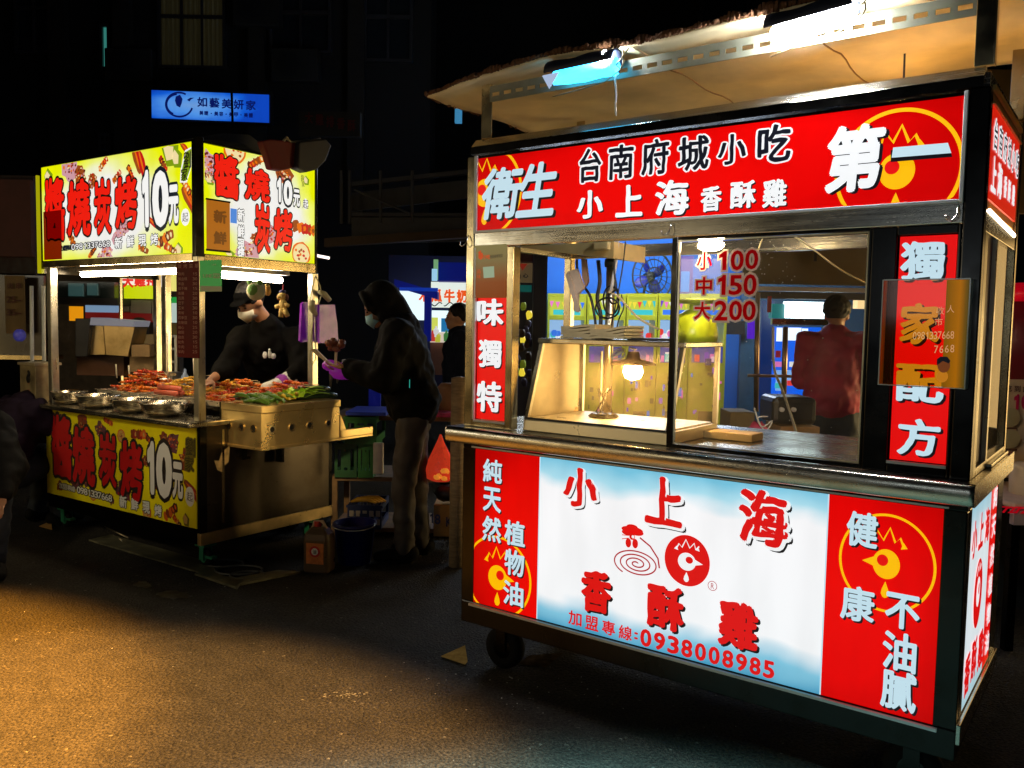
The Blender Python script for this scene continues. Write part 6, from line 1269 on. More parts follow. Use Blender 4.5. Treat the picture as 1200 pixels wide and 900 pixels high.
# ---- lamps, menu board, payment sign, plush toys, bags
TL = thing('front_tube_lamp', 'long white tube lamp under the front light box of the grill cart', 'lamp', FB.o, FB.a)
L_wt = mat('warm_tube', (1, .95, .85), 0.4, emit=40, ecol=(1.0, 0.80, 0.52), var=0)
b = MB(); b.tube([(-1.62, 0.22, 1.800), (-0.35, 0.22, 1.800)], 0.017, 10); b.build('tube', L_wt, TL, smooth=True)
b = MB(); b.box(-1.64, -0.33, 0.19, 0.25, 1.820, 1.85); b.build('batten', M_white, TL)
TL2 = thing('side_tube_lamp', 'white tube lamp behind the side opening of the grill cart', 'lamp', FB.o, FB.a)
b = MB(); b.tube([(-0.20, 0.24, 1.780), (-0.20, 0.80, 1.770)], 0.020, 10); b.build('tube', mat('cool_tube', (.9, .95, 1), 0.4, emit=34, ecol=(1.0, 0.84, 0.62), var=0), TL2, smooth=True)
b = MB(); b.box(-0.24, -0.16, 0.22, 0.84, 1.803, 1.83); b.build('batten', M_white, TL2)
b = MB(); b.box(-1.60, -0.30, 0.30, 0.86, 1.852, 1.862); tag(b.build('cart_ceiling', mat('ceiling_cream', (0.50, 0.40, 0.25), 0.7), CB))
MBd = thing('menu_board', 'dark red menu board with pale rows of text hanging beside the corner post', 'menu board', FB.o, FB.a)
p0 = FB.hit('y', -0.03, 207, 307); p1 = FB.hit('y', -0.03, 234, 420)
b = MB(); b.box(p0.x, p1.x, -0.034, -0.028, p1.z, p0.z); b.build('board', mat('menu_red', (0.13, 0.004, 0.005), 0.5, var=0.2, spec=0.15), MBd, bevel=0.002)
PM = Print(FB, 'y', -0.0345, -1); mi_ = mat('menu_ink', (0.45, 0.20, 0.15), 0.5, var=0)
rd = random.Random(3); words = ['雞肉', '豬血糕', '米血', '甜不辣', '香腸', '百頁', '豆干', '玉米', '青椒', '四季豆', '杏鮑菇', '雞心', '雞翅', '雞皮', '魷魚', '牛肉', '羊肉', '茄子']
PM.line('碳烤菜單', 210.5, 312, 230.5, 311.5, 4.4, 5, [(mi_, 0, 0, 0, 1)])
for i in range(17):
    v = 321 + i * 5.7; w_ = words[i]; PM.line(w_, 210.5, v, 210.5 + 3.6 * (len(w_) - 1), v, 3.3, 3.7, [(mi_, 0, 0, 0, 1)]); PM.line(str(rd.choice((10, 15, 20, 25, 30))), 227, v, 230, v, 2.4, 3.5, [(mi_, 0, 0, 0, 1)])
PM.build('menu_print', MBd)
GS = thing('payment_sign', 'small green payment sign clipped beside the corner post of the grill cart', 'sign', FB.o, FB.a)
p0 = FB.hit('y', -0.03, 235, 305.5); p1 = FB.hit('y', -0.03, 260, 341.5)
b = MB(); b.box(p0.x, p1.x, -0.036, -0.030, p1.z, p0.z); b.build('card', mat('payment_green', (0.0, 0.22, 0.035), 0.4, var=0.05, emit=0.25, ecol=(0, 0.5, 0.08)), GS)
PP = Print(FB, 'y', -0.0365, -1); cw = mat('sign_cream_ink', (0.55, 0.62, 0.42), 0.5, var=0)
PP.poly([(235, 335), (260, 335.5), (260, 341.5), (235, 341.5)], cw, 0.4); PP.poly([(249.5, 320.5), (257.5, 320.5), (257.5, 326), (249.5, 326)], cw, 0.4)
PP.line('LINE', 239.5, 323.3, 247, 323.3, 2.2, 3.6, [(cw, 0.03, 0, 0, 1)], thin=('I',)); PP.line('Pay', 251.3, 323.3, 255.8, 323.3, 1.9, 3.2, [(mat('payment_green', (0, .22, .03)), 0.02, 0, 0, 1)]); PP.line('LINE', 249, 310, 253, 310, 1.2, 2, [(cw, 0, 0, 0, 1)], thin=('I',)); PP.build('card_print', GS)
def plush(name, lab, u, v, x, fn):
    p = FB.hit('x', x, u, v); t = thing(name, lab, 'plush toy', FB.w(p.x, p.y, p.z), R(-20)); fn(t); return t
mw_ = mat('plush_cream', (0.72, 0.66, 0.40), 0.95); mgf = mat('plush_green', (0.22, 0.42, 0.10), 0.95); mor = mat('plush_orange', (0.62, 0.34, 0.10), 0.95); mye = mat('plush_yellow', (0.72, 0.50, 0.16), 0.95)
def frog(t):
    b = MB(); b.ell((0, 0, 0), (0.064, 0.046, 0.060), 16, 10); b.build('body', mw_, t, smooth=True)
    b = MB(); b.ell((0, -0.022, 0.004), (0.042, 0.032, 0.040), 14, 9); b.build('face', mgf, t, smooth=True)
    b = MB(); b.ell((-0.036, -0.012, 0.052), (0.020, 0.017, 0.018), 10, 7); b.ell((0.036, -0.012, 0.052), (0.020, 0.017, 0.018), 10, 7); b.each('ear', mgf, t, smooth=True)
    b = MB(); b.tube([(0, 0, 0.045), (0, 0, 0.10)], 0.002, 5); b.build('cord', M_blackm, t)
plush('frog_plush', 'round cream and green frog plush hanging in front of the vendor', 300, 341, -0.02, frog)
def bee(t):
    b = MB(); b.ell((0, 0, 0), (0.024, 0.020, 0.032), 12, 8); b.build('body', mor, t, smooth=True); b = MB(); b.ell((0, -0.002, 0.034), (0.016, 0.014, 0.014), 10, 7); b.build('head', mye, t, smooth=True)
    b = MB(); b.tube([(0, 0, 0.045), (0, 0, 0.09)], 0.002, 5); b.build('cord', M_blackm, t)
plush('gourd_plush', 'small orange gourd shaped plush hanging right of the frog plush', 313.5, 341, -0.02, bee)
def dog(t):
    b = MB(); b.ell((0, 0, 0.01), (0.026, 0.022, 0.036), 12, 8); b.build('body', mye, t, smooth=True)
    b = MB(); b.ell((0, -0.006, 0.060), (0.028, 0.026, 0.026), 12, 8); b.ell((-0.012, -0.026, 0.054), (0.014, 0.014, 0.011), 8, 6); b.build('head', mye, t, smooth=True)
    b = MB(); b.ell((-0.034, 0, 0.054), (0.009, 0.012, 0.024), 8, 6); b.ell((0.032, 0, 0.054), (0.009, 0.012, 0.024), 8, 6); b.each('ear', mat('plush_brown', (0.16, 0.06, 0.04), .95), t, smooth=True)
    b = MB(); b.tube([(-0.018, 0, 0.0), (-0.052, -0.01, -0.01)], [0.014, 0.012], 8); b.tube([(0.018, 0, 0.01), (0.048, -0.01, 0.0)], [0.014, 0.012], 8); b.each('arm', mye, t, smooth=True)
    b = MB(); b.tube([(-0.008, 0, -0.02), (-0.014, -0.004, -0.075)], [0.017, 0.016], 8); b.tube([(0.010, 0, -0.02), (0.038, -0.004, -0.068)], [0.017, 0.016], 8); b.each('leg', mye, t, smooth=True)
    b = MB(); b.ell((0, -0.002, 0.088), (0.022, 0.02, 0.014), 10, 6); b.build('hat', mat('plush_blue', (0.03, 0.03, 0.12), .9), t, smooth=True); b = MB(); b.tube([(0.0, 0, 0.10), (0.004, 0, 0.135)], 0.004, 5); b.build('strap', mat('plush_red', (0.35, 0.03, 0.05), .9), t)
plush('puppy_plush', 'yellow puppy plush in a blue hat hanging near the right post', 331.5, 358, -0.02, dog)
def purple(name, lab, pts, x, m_):
    b = MB(); q = [FB.M @ FB.hit('x', x, u, v) for u, v in pts]; n = FB.M.to_3x3() @ Vector((1, 0, 0)); b.poly(q, 0.02, n); return tag(b.build(name, m_), lab, 'plastic bag', 'purple plastic bags hung behind the right post')
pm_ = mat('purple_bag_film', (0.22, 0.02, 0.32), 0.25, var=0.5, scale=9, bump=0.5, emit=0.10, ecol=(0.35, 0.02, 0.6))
purple('purple_bag_pack', 'left half of purple plastic bag pack hung at the right post', [(351.5, 356), (354, 354), (360, 354), (360, 400), (352, 401), (349.5, 399)], -0.10, pm_)
purple('purple_bag_pack', 'right half of purple plastic bag pack with pale highlight hung behind the right post', [(372, 357), (390, 357), (393, 380), (394, 400), (390, 402), (372, 402)], 0.06, pm_)
gl = inB('cotton_gloves', 'cream cotton gloves tied with cord on the right post', 'gloves', 0, 0, 0); mgl = mat('glove_cream', (0.55, 0.50, 0.28), 0.9)
GP = lambda pts, x=0.05: [FB.hit('x', x, u, v) for u, v in pts]
b = MB(); b.tube(GP([(374, 342), (380, 345), (386, 352)]), [0.014, 0.022, 0.018], 10); b.tube(GP([(366, 352), (365, 360), (368, 366), (373, 369)]), [0.018, 0.022, 0.018, 0.014], 10); b.each('glove', mgl, gl, smooth=True)
b = MB(); b.tube(GP([(370, 323), (375, 335), (377, 345), (372, 360), (370, 372)]), 0.004, 6); b.tube(GP([(370, 323), (366, 336), (364, 350), (367, 372), (363, 420), (366, 428), (370, 420), (369, 372)]), 0.004, 6); b.each('cord', mgl, gl, smooth=True)
# black and red caps drying on the roof of the cart
CP_ = inB('draped_tarpaulin', 'dark red and black tarpaulin bundled over the right end of the grill cart roof', 'tarpaulin', 0, 0, 0)
b = MB(); q = [FB.hit('x', 0.03, u, v) for u, v in ((300, 166), (310, 164), (343, 168), (342, 190), (336, 198), (322, 201), (311, 199), (307, 185))]; b.poly(q, 0.06, (1, 0, 0)); b.build('red_fold', mat('tarp_dark_red', (0.12, 0.006, 0.008), 0.7, bump=0.4), CP_, bevel=0.01)
b = MB(); q = [FB.hit('x', 0.05, u, v) for u, v in ((341, 168), (372, 164), (379, 172), (372, 190), (362, 200), (350, 203), (339, 198))]; b.poly(q, 0.08, (1, 0, 0)); b.build('black_fold', M_tarp, CP_, bevel=0.01)
b = MB(); b.tube([FB.hit('x', 0.08, u, v) for u, v in ((332, 166), (336, 161), (340, 167), (350, 166), (362, 165), (375, 163), (378, 168))], 0.010, 7); b.build('cord', mat('pale_rope', (0.35, 0.30, 0.2), 0.8), CP_, smooth=True)
b = MB(); q = [FB.hit('x', -0.3, u, v) for u, v in ((236, 160), (262, 156), (292, 158), (308, 170), (312, 190), (300, 178), (284, 168), (238, 163))]; b.poly(q, 0.25, (-1, 0, 0)); b.build('roof_sheet', M_tarp, CP_)
# ---- jug and bucket on the road
c = FW.hit('z', 0.0, 372, 672); JG = thing('plastic_jug', 'dark brown oil jug with orange label on the road by the grill cart', 'jug', (c.x, c.y + 0.05, 0), R(-12))
mj = mat('jug_plastic', (0.10, 0.065, 0.035), 0.3)
b = MB(); b.rings([[(sx * w_ + 0.0, sy * d_, z) for sx, sy in ((-1, -.8), (-.8, -1), (.8, -1), (1, -.8), (1, .8), (.8, 1), (-.8, 1), (-1, .8))] for w_, d_, z in ((0.072, 0.055, 0.0), (0.080, 0.062, 0.012), (0.080, 0.062, 0.20), (0.074, 0.056, 0.235), (0.045, 0.035, 0.268), (0.024, 0.024, 0.275))]); b.build('body', mj, JG, smooth=False, bevel=0.008)
b = MB(); b.tube([(-0.045, 0, 0.255), (-0.03, 0, 0.30), (0.02, 0, 0.305), (0.045, 0, 0.262)], 0.010, 8); b.build('handle', mat('jug_handle', (0.5, 0.38, 0.25), 0.4), JG, smooth=True)
b = MB(); b.lathe([(0.022, 0.275), (0.022, 0.305), (0.001, 0.306)], 14, (-0.01, 0.0, 0)); b.build('cap', mat('jug_red_cap', (0.5, 0.03, 0.02), 0.4), JG)
b = MB(); b.box(-0.055, 0.055, -0.0645, -0.063, 0.06, 0.185); b.build('label_paper', mat('jug_label', (0.60, 0.17, 0.03), 0.5, var=0.3, scale=30), JG)
b = MB(); b.poly([(0.034 * math.cos(t * PI / 10), -0.0646, 0.135 + 0.034 * math.sin(t * PI / 10)) for t in range(20)], 0.001); b.build('label_disc', mat('jug_label_red', (0.50, 0.015, 0.015), 0.5), JG); b = MB(); b.poly([(0.021 * math.cos(t * PI / 10), -0.0658, 0.135 + 0.021 * math.sin(t * PI / 10)) for t in range(20)], 0.0008); b.build('label_centre', M_white, JG)
text_flat('label_print', '油', mat('ink_black', (0.01, 0.01, 0.01)), JG, Matrix.Translation((0, -0.068, 0.135)) @ Matrix.Rotation(PI / 2, 4, 'X'), 0.026)
c = FW.hit('z', 0.0, 412, 664); BK = thing('blue_bucket', 'dark blue plastic bucket with wire handle beside the oil jug', 'bucket', (c.x, c.y + 0.10, 0))
b = MB(); b.lathe([(0.095, 0.0), (0.100, 0.008), (0.128, 0.235), (0.136, 0.240), (0.136, 0.255), (0.126, 0.255), (0.095, 0.015), (0.001, 0.012)], 32); b.build('body', mat('bucket_blue', (0.008, 0.012, 0.14), 0.35), BK, smooth=True)
b = MB(); b.tube([(0.133 * math.cos(a), -0.04 - 0.095 * math.sin(a), 0.250 - 0.02 * math.sin(a)) for a in [PI * k / 14 for k in range(15)]], 0.004, 6); b.build('handle', mat('wire_handle', (0.7, 0.7, 0.7), 0.3, 0.8), BK, smooth=True)

# ================================================================== SURROUNDINGS
def rect(b, u0, v0, u1, v1, Y, d, mi=None):                 # upright block whose front face spans a measured rectangle at depth Y
    p = at((u0 + u1) / 2, v0, Y); q = at((u0 + u1) / 2, v1, Y); l = at(u0, (v0 + v1) / 2, Y); r = at(u1, (v0 + v1) / 2, Y)
    b.box(l.x, r.x, Y, Y + d, q.z, p.z, mi); return (l.x, r.x, q.z, p.z)
def part(name, m, par, u0, v0, u1, v1, Y, d=0.04, bevel=0):
    b = MB(); rect(b, u0, v0, u1, v1, Y, d); return b.build(name, m, par, bevel=bevel)
def put_text(name, txt, m, par, u0, v0, u1, v1, w, h, Y, off=0.03, brush=0.0, outline=None):
    p = Print(FW, 'y', Y, -1); L_ = ([(outline, off + 0.06, 0, 0, 1)] if outline else []) + [(m, off, 0, 0, 3)]
    p.line(txt, u0, v0, u1, v1, w, h, L_, brush=brush); return p.build(name, par)
wallm = mat('dark_wall', (0.016, 0.015, 0.014), 0.9, var=0.4, scale=3, bump=0.2)  # near-black wall with random tone
# ---- the dark apartment block behind, left
AB = thing('apartment_building', 'tall dark apartment building with one dim curtained window at upper left', 'building', (-6, 15, 0))
b = MB(); b.box(-12, 4.5, 0, 1, 0, 12); b.build('wall', wallm, AB)
for x in (-9.4, -7.8, -6.1, -2.0, -0.9, 1.4, 3.1):
    b = MB(); b.box(x, x + 0.28, -0.16, 0, 3.2, 12); b.build('pier', mat('dark_tiles', (0.03, 0.026, 0.02), 0.8, var=0.4, scale=9), AB)
curt = mat('curtain_dim', (0.20, 0.17, 0.07), 0.9, emit=0.006, ecol=(0.9, 0.75, 0.3), stretch=(12, 1, 0.2), scale=6, var=0.5)
def bwin(u0, v0, u1, v1, mt, panes=4, rail=None, lab=None):
    Y = 14.96; p0 = at(u0, v0, Y); p1 = at(u1, v1, Y); x0, x1, z0, z1 = p0.x + 6, p1.x + 6, p1.z, p0.z; w = MB()
    w.box(x0 - .05, x1 + .05, -0.09, -0.0, z0 - 0.05, z0); w.box(x0 - .05, x1 + .05, -0.09, 0, z1, z1 + .05); w.box(x0 - .05, x0, -.09, 0, z0, z1); w.box(x1, x1 + .05, -.09, 0, z0, z1)
    for k in range(1, panes): x = x0 + (x1 - x0) * k / panes; w.box(x - .02, x + .02, -.08, 0, z0, z1)
    if rail: z = z0 + (z1 - z0) * rail; w.box(x0, x1, -.085, -.002, z - .03, z + .03)
    f = w.build('window', mat('window_frame_dark', (0.04, 0.04, 0.045), 0.5), AB)
    b = MB(); b.box(x0, x1, -0.03, -0.002, z0, z1); b.build('pane', mt, f)
    if u0 == 188:
        for k in range(14): b = MB(); xx = x0 + (x1 - x0) * (k + .5) / 14; b.tube([(xx, -0.035, z0), (xx, -0.035, z1)], 0.03, 6); b.build('curtain_fold', mt, f)
bwin(188, -60, 262, 78, curt, 3, 0.42); bwin(121, 32, 127, 79, mat('teal_slit', (0.1, 0.3, 0.25), 0.6, emit=0.35, ecol=(0.08, 0.50, 0.42), var=0.5, scale=8), 1)
dkp = mat('unlit_pane', (0.02, 0.025, 0.03), 0.1)
for r in ((20, -40, 60, 60), (320, -30, 385, 60), (430, -30, 480, 70), (120, 160, 128, 175)): bwin(*r, dkp, 2, 0.5)
b = MB(); b.tube([(-10.9, -0.1, 0), (-10.9, -0.1, 12)], 0.09, 8); b.build('drain_pipe', mat('pipe_grey', (0.12, 0.12, 0.11), 0.6), AB); b = MB(); b.tube([(-10.4, -0.08, 0), (-10.4, -0.08, 12)], 0.05, 8); b.build('drain_pipe', MATS['pipe_grey'], AB)
AB2 = thing('rear_building', 'tall black building above and behind the red cart', 'building', (7, 19, 0)); b = MB(); b.box(-9.5, 14, 0, 1, 0, 14); b.build('wall', wallm, AB2)
for k, x in enumerate((-3.1, -1.2, 0.7, 2.6)):
    b = MB(); b.box(x, x + 1.1, -0.06, -0.01, 7.0, 9.0); f = b.build('window', MATS['window_frame_dark'], AB2); b = MB(); b.box(x + .08, x + 1.02, -0.08, -0.061, 7.08, 8.92); b.build('pane', dkp, f)
for k, (u, v) in enumerate(((150, 95), (345, 95), (300, 30))):
    t_ = thing('air_conditioner', ('dark air conditioner left of the blue lit sign', 'dark air conditioner right of the blue lit sign', 'dark air conditioner beside the curtained window')[k], 'air conditioner', at(u, v, 14.75)); b = MB(); b.box(-0.4, 0.4, 0, 0.24, 0, 0.55); b.build('casing', mat('ac_grey', (0.03, 0.03, 0.028), 0.6), t_, bevel=0.02)
    b = MB(); b.M = Matrix.Rotation(PI / 2, 4, 'X'); b.lathe([(0.20, 0.0), (0.21, 0.02), (0.18, 0.02)], 18, (-0.1, 0.28, 0)); b.build('fan_ring', M_blackm, t_)
# ---- blue sign of the beauty shop
BS = thing('beauty_shop_sign', 'long lit blue sign with face logo on the dark building', 'sign', (0, 14, 0))
p0 = at(177.5, 105, 14); p1 = at(315, 144, 14); zc = (at(246, 107.5, 14).z + at(246, 141.5, 14).z) / 2; hz = (at(246, 108, 14).z - at(246, 140.5, 14).z) / 2
b = MB(); b.box(p0.x, p1.x, 0.0, 0.02, zc - hz, zc + hz)
for v_ in b.v: v_.z -= (v_.x - (p0.x + p1.x) / 2) * 0.022
b.build('light_panel', gradient_panel('blue_shop_film', [(0, (110, 160, 225)), (0.45, (80, 150, 235)), (0.85, (20, 95, 215)), (1.0, (15, 70, 190))], 'x', ((p0.x + p1.x) / 2 - 0.25, 0, zc), (1.0, 1, 0.30), 0.95, 'radial', 0.5), BS)
b = MB(); b.box(p0.x - .03, p1.x + .03, 0.021, 0.18, zc - hz - .03, zc + hz + .03); b.build('box', M_blackm, BS)
PB = Print(FW, 'y', 13.995, -1); nb = lit('shop_navy', (8, 22, 95), 0.9)
PB.line('如藝美妍家', 237, 119.5, 294, 123.5, 11, 11, [(nb, 0.03, 0, 0, 1)]); PB.line('美睫•美容•美甲•美體', 236, 132.3, 294, 135.2, 4.4, 5, [(nb, 0.04, 0, 0, 1)])
c = PB.P(210, 122.6); PB.strip([(c.x + 0.215 * math.cos(a), c.z + 0.19 * math.sin(a)) for a in [R(60 + 285 * k / 30) for k in range(31)]], 0.030, nb, 1, px=False)
PB.strip([(c.x + 0.18 * math.cos(a) - 0.02, c.z + 0.16 * math.sin(a)) for a in [R(95 + 150 * k / 20) for k in range(21)]], 0.022, nb, 1.2, px=False)
PB.poly([(206, 113), (211, 111), (214, 116), (213, 121), (211, 126), (207, 124), (205, 118)], nb, 1.5); PB.poly([(219, 117), (223, 114.5), (228, 114.5), (224, 116.5), (222, 119)], nb, 1)
PB.build('sign_lettering', BS).location = (0, -14, 0)
b = MB(); b.tube([at(271.5, 108, 13.9), at(272.5, 143, 13.9), at(273, 160, 13.9)], 0.022, 6); tag(b.build('wire', M_black), 'black wire crossing in front of the lit blue sign', 'wire')
# ---- dim unlit sign and the canopy frame behind
DS = thing('dim_signboard', 'barely visible dark signboard with faint red characters above the gap', 'sign', (0, 11, 0)); p0 = at(350, 130, 11); p1 = at(422, 160, 11)
b = MB(); b.box(p0.x, p1.x, 0, 0.1, p1.z, p0.z); b.build('board', mat('dim_board', (0.03, 0.027, 0.02), 0.8), DS)
put_text('sign_lettering', '大雞排香酥', mat('dim_red', (0.12, 0.012, 0.01), 0.7), DS, 362, 138, 412, 147, 9, 13, 10.99).location = (0, -11, 0)
MC = thing('market_canopy', 'grey sheet metal canopy on a brown beam between the two carts', 'canopy', (0, 9, 0)); cg = mat('canopy_grey', (0.06, 0.06, 0.065), 0.6, var=0.3, scale=4); cgb = mat('canopy_brown', (0.09, 0.055, 0.03), 0.7)
def bar3(par, name, m_, u0, v0, u1, v1, Y, th, d=0.1, loc=(0, 9, 0)):
    a, c = at(u0, v0, Y), at(u1, v1, Y); h = at(u0, v0, Y).z - at(u0, v0 + th, Y).z; b = MB(); a, c = a - Vector(loc), c - Vector(loc)
    b.hexa([(a.x, a.y, a.z - h), (c.x, c.y, c.z - h), (c.x, c.y + d, c.z - h), (a.x, a.y + d, a.z - h), (a.x, a.y, a.z), (c.x, c.y, c.z), (c.x, c.y + d, c.z), (a.x, a.y + d, a.z)]); return b.build(name, m_, par)
bar3(MC, 'top_rail', cg, 412, 213, 640, 188, 9, 5); bar3(MC, 'roof_sheet', cg, 412, 226, 640, 200, 9.15, 22, 0.02); bar3(MC, 'middle_rail', cg, 412, 249, 640, 250, 9, 4)
bar3(MC, 'roof_sheet', mat('canopy_dark', (0.10, 0.10, 0.10), 0.7), 412, 255, 640, 252, 9.2, 30, 0.02); bar3(MC, 'beam', cgb, 380, 279, 640, 262, 8.9, 10, 0.12)
for u in (400, 410, 446, 483): b = MB(); b.tube([at(u, 200, 9) - Vector((0, 9, 0)), at(u, 262, 9) - Vector((0, 9, 0))], 0.018, 6); b.build('strut', cg, MC)
b = MB(); b.tube([at(415, 222, 8.95) - Vector((0, 9, 0)), at(480, 250, 8.95) - Vector((0, 9, 0))], 0.012, 6); b.build('brace', cg, MC)
b = MB(); rect(b, 533, 126, 541, 143, 12, 0.1); tag(b.build('far_window_light', lit('far_blue_light', (60, 130, 170), 0.8)), 'tiny pale blue lit pane high between canopy and awning', 'light')
b = MB(); b.tube([at(371, 299.5, 7), at(386, 302.5, 7)], 0.012, 6); tag(b.build('far_tube_lamp', lit('far_tube', (245, 225, 215), 2.0)), 'small distant white tube lamp right of the grill cart light box', 'lamp')
# ---- milk drink stall
MS = thing('drink_stall', 'bright drink stall with blue awning and orange lettered white sign in the gap', 'stall', (0, 10, 0))
part('sign_panel', lit('milk_sign_white', (225, 235, 225), 1.0, sample=True), MS, 505, 331, 600, 361, 10.0).location = (0, -10, 0)
o_ = lit('milk_orange', (232, 82, 5), 1.0); q = put_text('sign_lettering', '木瓜牛奶', o_, MS, 497, 346, 541.5, 347, 11.5, 14, 9.99, 0.05, 0.04); q.location = (0, -10, 0)
for k in range(3): p = Print(FW, 'y', 9.99, -1); p.strip([(506 + k * 14 + t, 356.5 + 2 * math.sin(t * 0.5 + k)) for t in range(0, 13)], 0.012, L_navy, 1); p.build('scribble', MS).location = (0, -10, 0)
blu = mat('awning_blue', (0.006, 0.012, 0.22), 0.6, emit=0.15, ecol=(0.0, 0.02, 0.6)); brt = lit('stall_white', (215, 235, 240), 1.2, sample=True)
def pz(name, m_, *a, **k): o = part(name, m_, MS, *a, **k); o.location = (0, -10, 0); return o
pz('awning', blu, 512, 308, 600, 330, 9.7, 0.3); bar3(MS, 'awning', blu, 462, 327, 513, 342, 9.6, 9, 0.2, (0, 10, 0)); pz('fascia', blu, 497, 344, 505, 400, 9.9, 0.1); pz('fascia', mat('awning_trim_blue', (0.01, 0.05, 0.6), 0.5, emit=0.3, ecol=(0.0, 0.08, 0.9)), 468, 337, 513, 341, 9.5, 0.05)
pz('lit_wall', brt, 468, 340, 498, 375, 10.6, 0.05); pz('poster', lit('poster_green', (120, 170, 120), 0.8), 508, 304, 513, 328, 9.6, 0.05); pz('poster', lit('lamp_cyan', (150, 200, 230), 1.0), 506, 315, 512, 329, 9.5, 0.05)
pz('counter_glow', brt, 504, 364, 545, 395, 10.5, 0.05); pz('drink_poster', lit('poster_cyan', (20, 110, 165), 0.9), 517, 373, 530, 389, 10.3, 0.03); pz('drink_poster', lit('poster_yellow', (205, 215, 90), 0.9), 505, 372, 513, 392, 10.3, 0.03); pz('counter', lit('counter_cream', (210, 195, 180), 0.9), 504, 390, 600, 402, 10.2, 0.3)
pz('counter', mat('counter_dim', (0.25, 0.12, 0.10), 0.6), 504, 402, 600, 440, 10.25, 0.3); pz('rear_wall', mat('stall_navy_wall', (0.01, 0.015, 0.08), 0.7), 455, 300, 600, 470, 11.0, 0.1)
for k, (u, v, c_) in enumerate(((507, 397, (200, 60, 50)), (513, 398, (190, 190, 60)), (511, 392, (220, 220, 220)), (523, 397, (60, 120, 60)))):
    b = MB(); p = at(u, v + 3, 10.1) - Vector((0, 10, 0)); b.lathe([(0.03, 0), (0.035, 0.08), (0.012, 0.11), (0.012, 0.13)], 10, tuple(p)); b.build('bottle', lit('bottle_%d' % k, c_, 0.8), MS)
# shutters of darkness behind: dim hanging ladles and tangled things in the middle
HK = thing('hanging_bag_bunches', 'bunches of pale drawstring bags hanging in the dark behind the customer', 'bags', (0, 6.6, 0)); hb = mat('dim_plastic', (0.10, 0.085, 0.06), 0.5)
for u0 in (388, 396, 402, 416, 422, 428):
    b = MB(); b.tube([at(u0 + random.uniform(-2, 2), 424, 6.6) - Vector((0, 6.6, 0)), at(u0, 440, 6.6) - Vector((0, 6.6, 0)), at(u0 + random.uniform(-2, 2), 450 + random.uniform(-5, 12), 6.6) - Vector((0, 6.6, 0))], [0.006, 0.016, 0.005], 7); b.build('bag', hb, HK, smooth=True)
part('blue_apron_cloth', mat('royal_blue_cloth', (0.005, 0.015, 0.30), 0.6, emit=0.05, ecol=(0, 0.02, 0.8)), None, 432, 444, 446, 482, 6.3, 0.02); tag(bpy.data.objects['blue_apron_cloth'], 'royal blue cloth hanging in the shade left of the hooded customer', 'cloth')
# ---- storage rack with crates in the gap
RK = thing('storage_rack', 'low wooden storage rack with crates behind the customer', 'rack', (0, 5.9, 0)); wd = mat('worn_wood', (0.20, 0.12, 0.06), 0.8, var=0.4, scale=12)
x0, x1 = at(388, 560, 5.9).x, at(545, 560, 5.9).x
for z, h in ((0.42, 0.03), (0.85, 0.03), (0.06, 0.03)): b = MB(); b.box(x0, x1, 0, 0.5, z - h, z); b.build('shelf', wd, RK)
for x in (x0, x1 - 0.04):
    for y in (0.0, 0.46): b = MB(); b.box(x, x + .04, y + .001, y + .039, 0, 0.389); b.build('leg', wd, RK)
    b = MB(); b.box(x, x + .04, 0.461, .499, 0.421, 0.819); b.build('leg', wd, RK)
def crate(u0, u1, v1, Y, w, h, col, lab, z=None, name='plastic_crate'):
    l, r = at(u0, v1, Y), at(u1, v1, Y); z = l.z if z is None else z; t = thing(name, lab, 'crate', ((l.x + r.x) / 2, Y, z), 0); a = (r.x - l.x) / 2; b = MB(); th = 0.012
    b.box(-a, a, 0, w, 0, 0.015)
    for (X0, X1, y0, y1) in ((-a, a, 0, th), (-a, a, w - th, w), (-a, -a + th, th, w - th), (a - th, a, th, w - th)):
        b.box(X0, X1, y0, y1, 0.015, 0.05); b.box(X0, X1, y0, y1, h - 0.045, h)
    n = max(3, int(a * 2 / 0.055))
    for i in range(n + 1):
        x = -a + (2 * a - 0.02) * i / n; b.box(x, x + 0.02, 0, th, 0.05, h - 0.045); b.box(x, x + 0.02, w - th, w, 0.05, h - 0.045)
    b.box(-a - 0.008, a + 0.008, -0.008, 0, h - 0.018, h - 0.001); b.box(-a * 0.28, a * 0.28, -0.003, 0, 0.07, h - 0.06)
    b.build('shell', col, t); return t
gr1 = mat('crate_green', (0.02, 0.16, 0.03), 0.5, var=0.25); gr2 = mat('crate_dark_green', (0.012, 0.09, 0.03), 0.5, var=0.25)
crate(392, 418, 553, 5.86, 0.42, 0.24, gr2, 'dark green crate at the left end of the storage rack', 0.421); crate(419.5, 437, 553, 5.86, 0.42, 0.24, gr1, 'brighter green crate right of the dark green one on the rack', 0.421)
crate(404, 441, 522, 5.80, 0.40, 0.19, gr1, 'green crate stacked on top of the two green crates', 0.664)
t = crate(407, 447, 612, 5.85, 0.35, 0.17, mat('crate_navy', (0.015, 0.03, 0.12), 0.5), 'blue and white lattice basket on the lowest shelf of the rack', 0.061, name='lattice_basket')
for i in range(5):
    for j in range(2):
        b = MB(); b.box(-0.105 + i * 0.046, -0.075 + i * 0.046, -0.002, -0.0005, 0.03 + j * 0.06, 0.07 + j * 0.06); b.build('pale_patch', mat('basket_pale', (0.45, 0.40, 0.36), 0.6), t)
BN = thing('banana_hand', 'yellow banana bunch lying in the lattice basket', 'bananas', (t.location.x - 0.01, 5.93, 0.235)); 
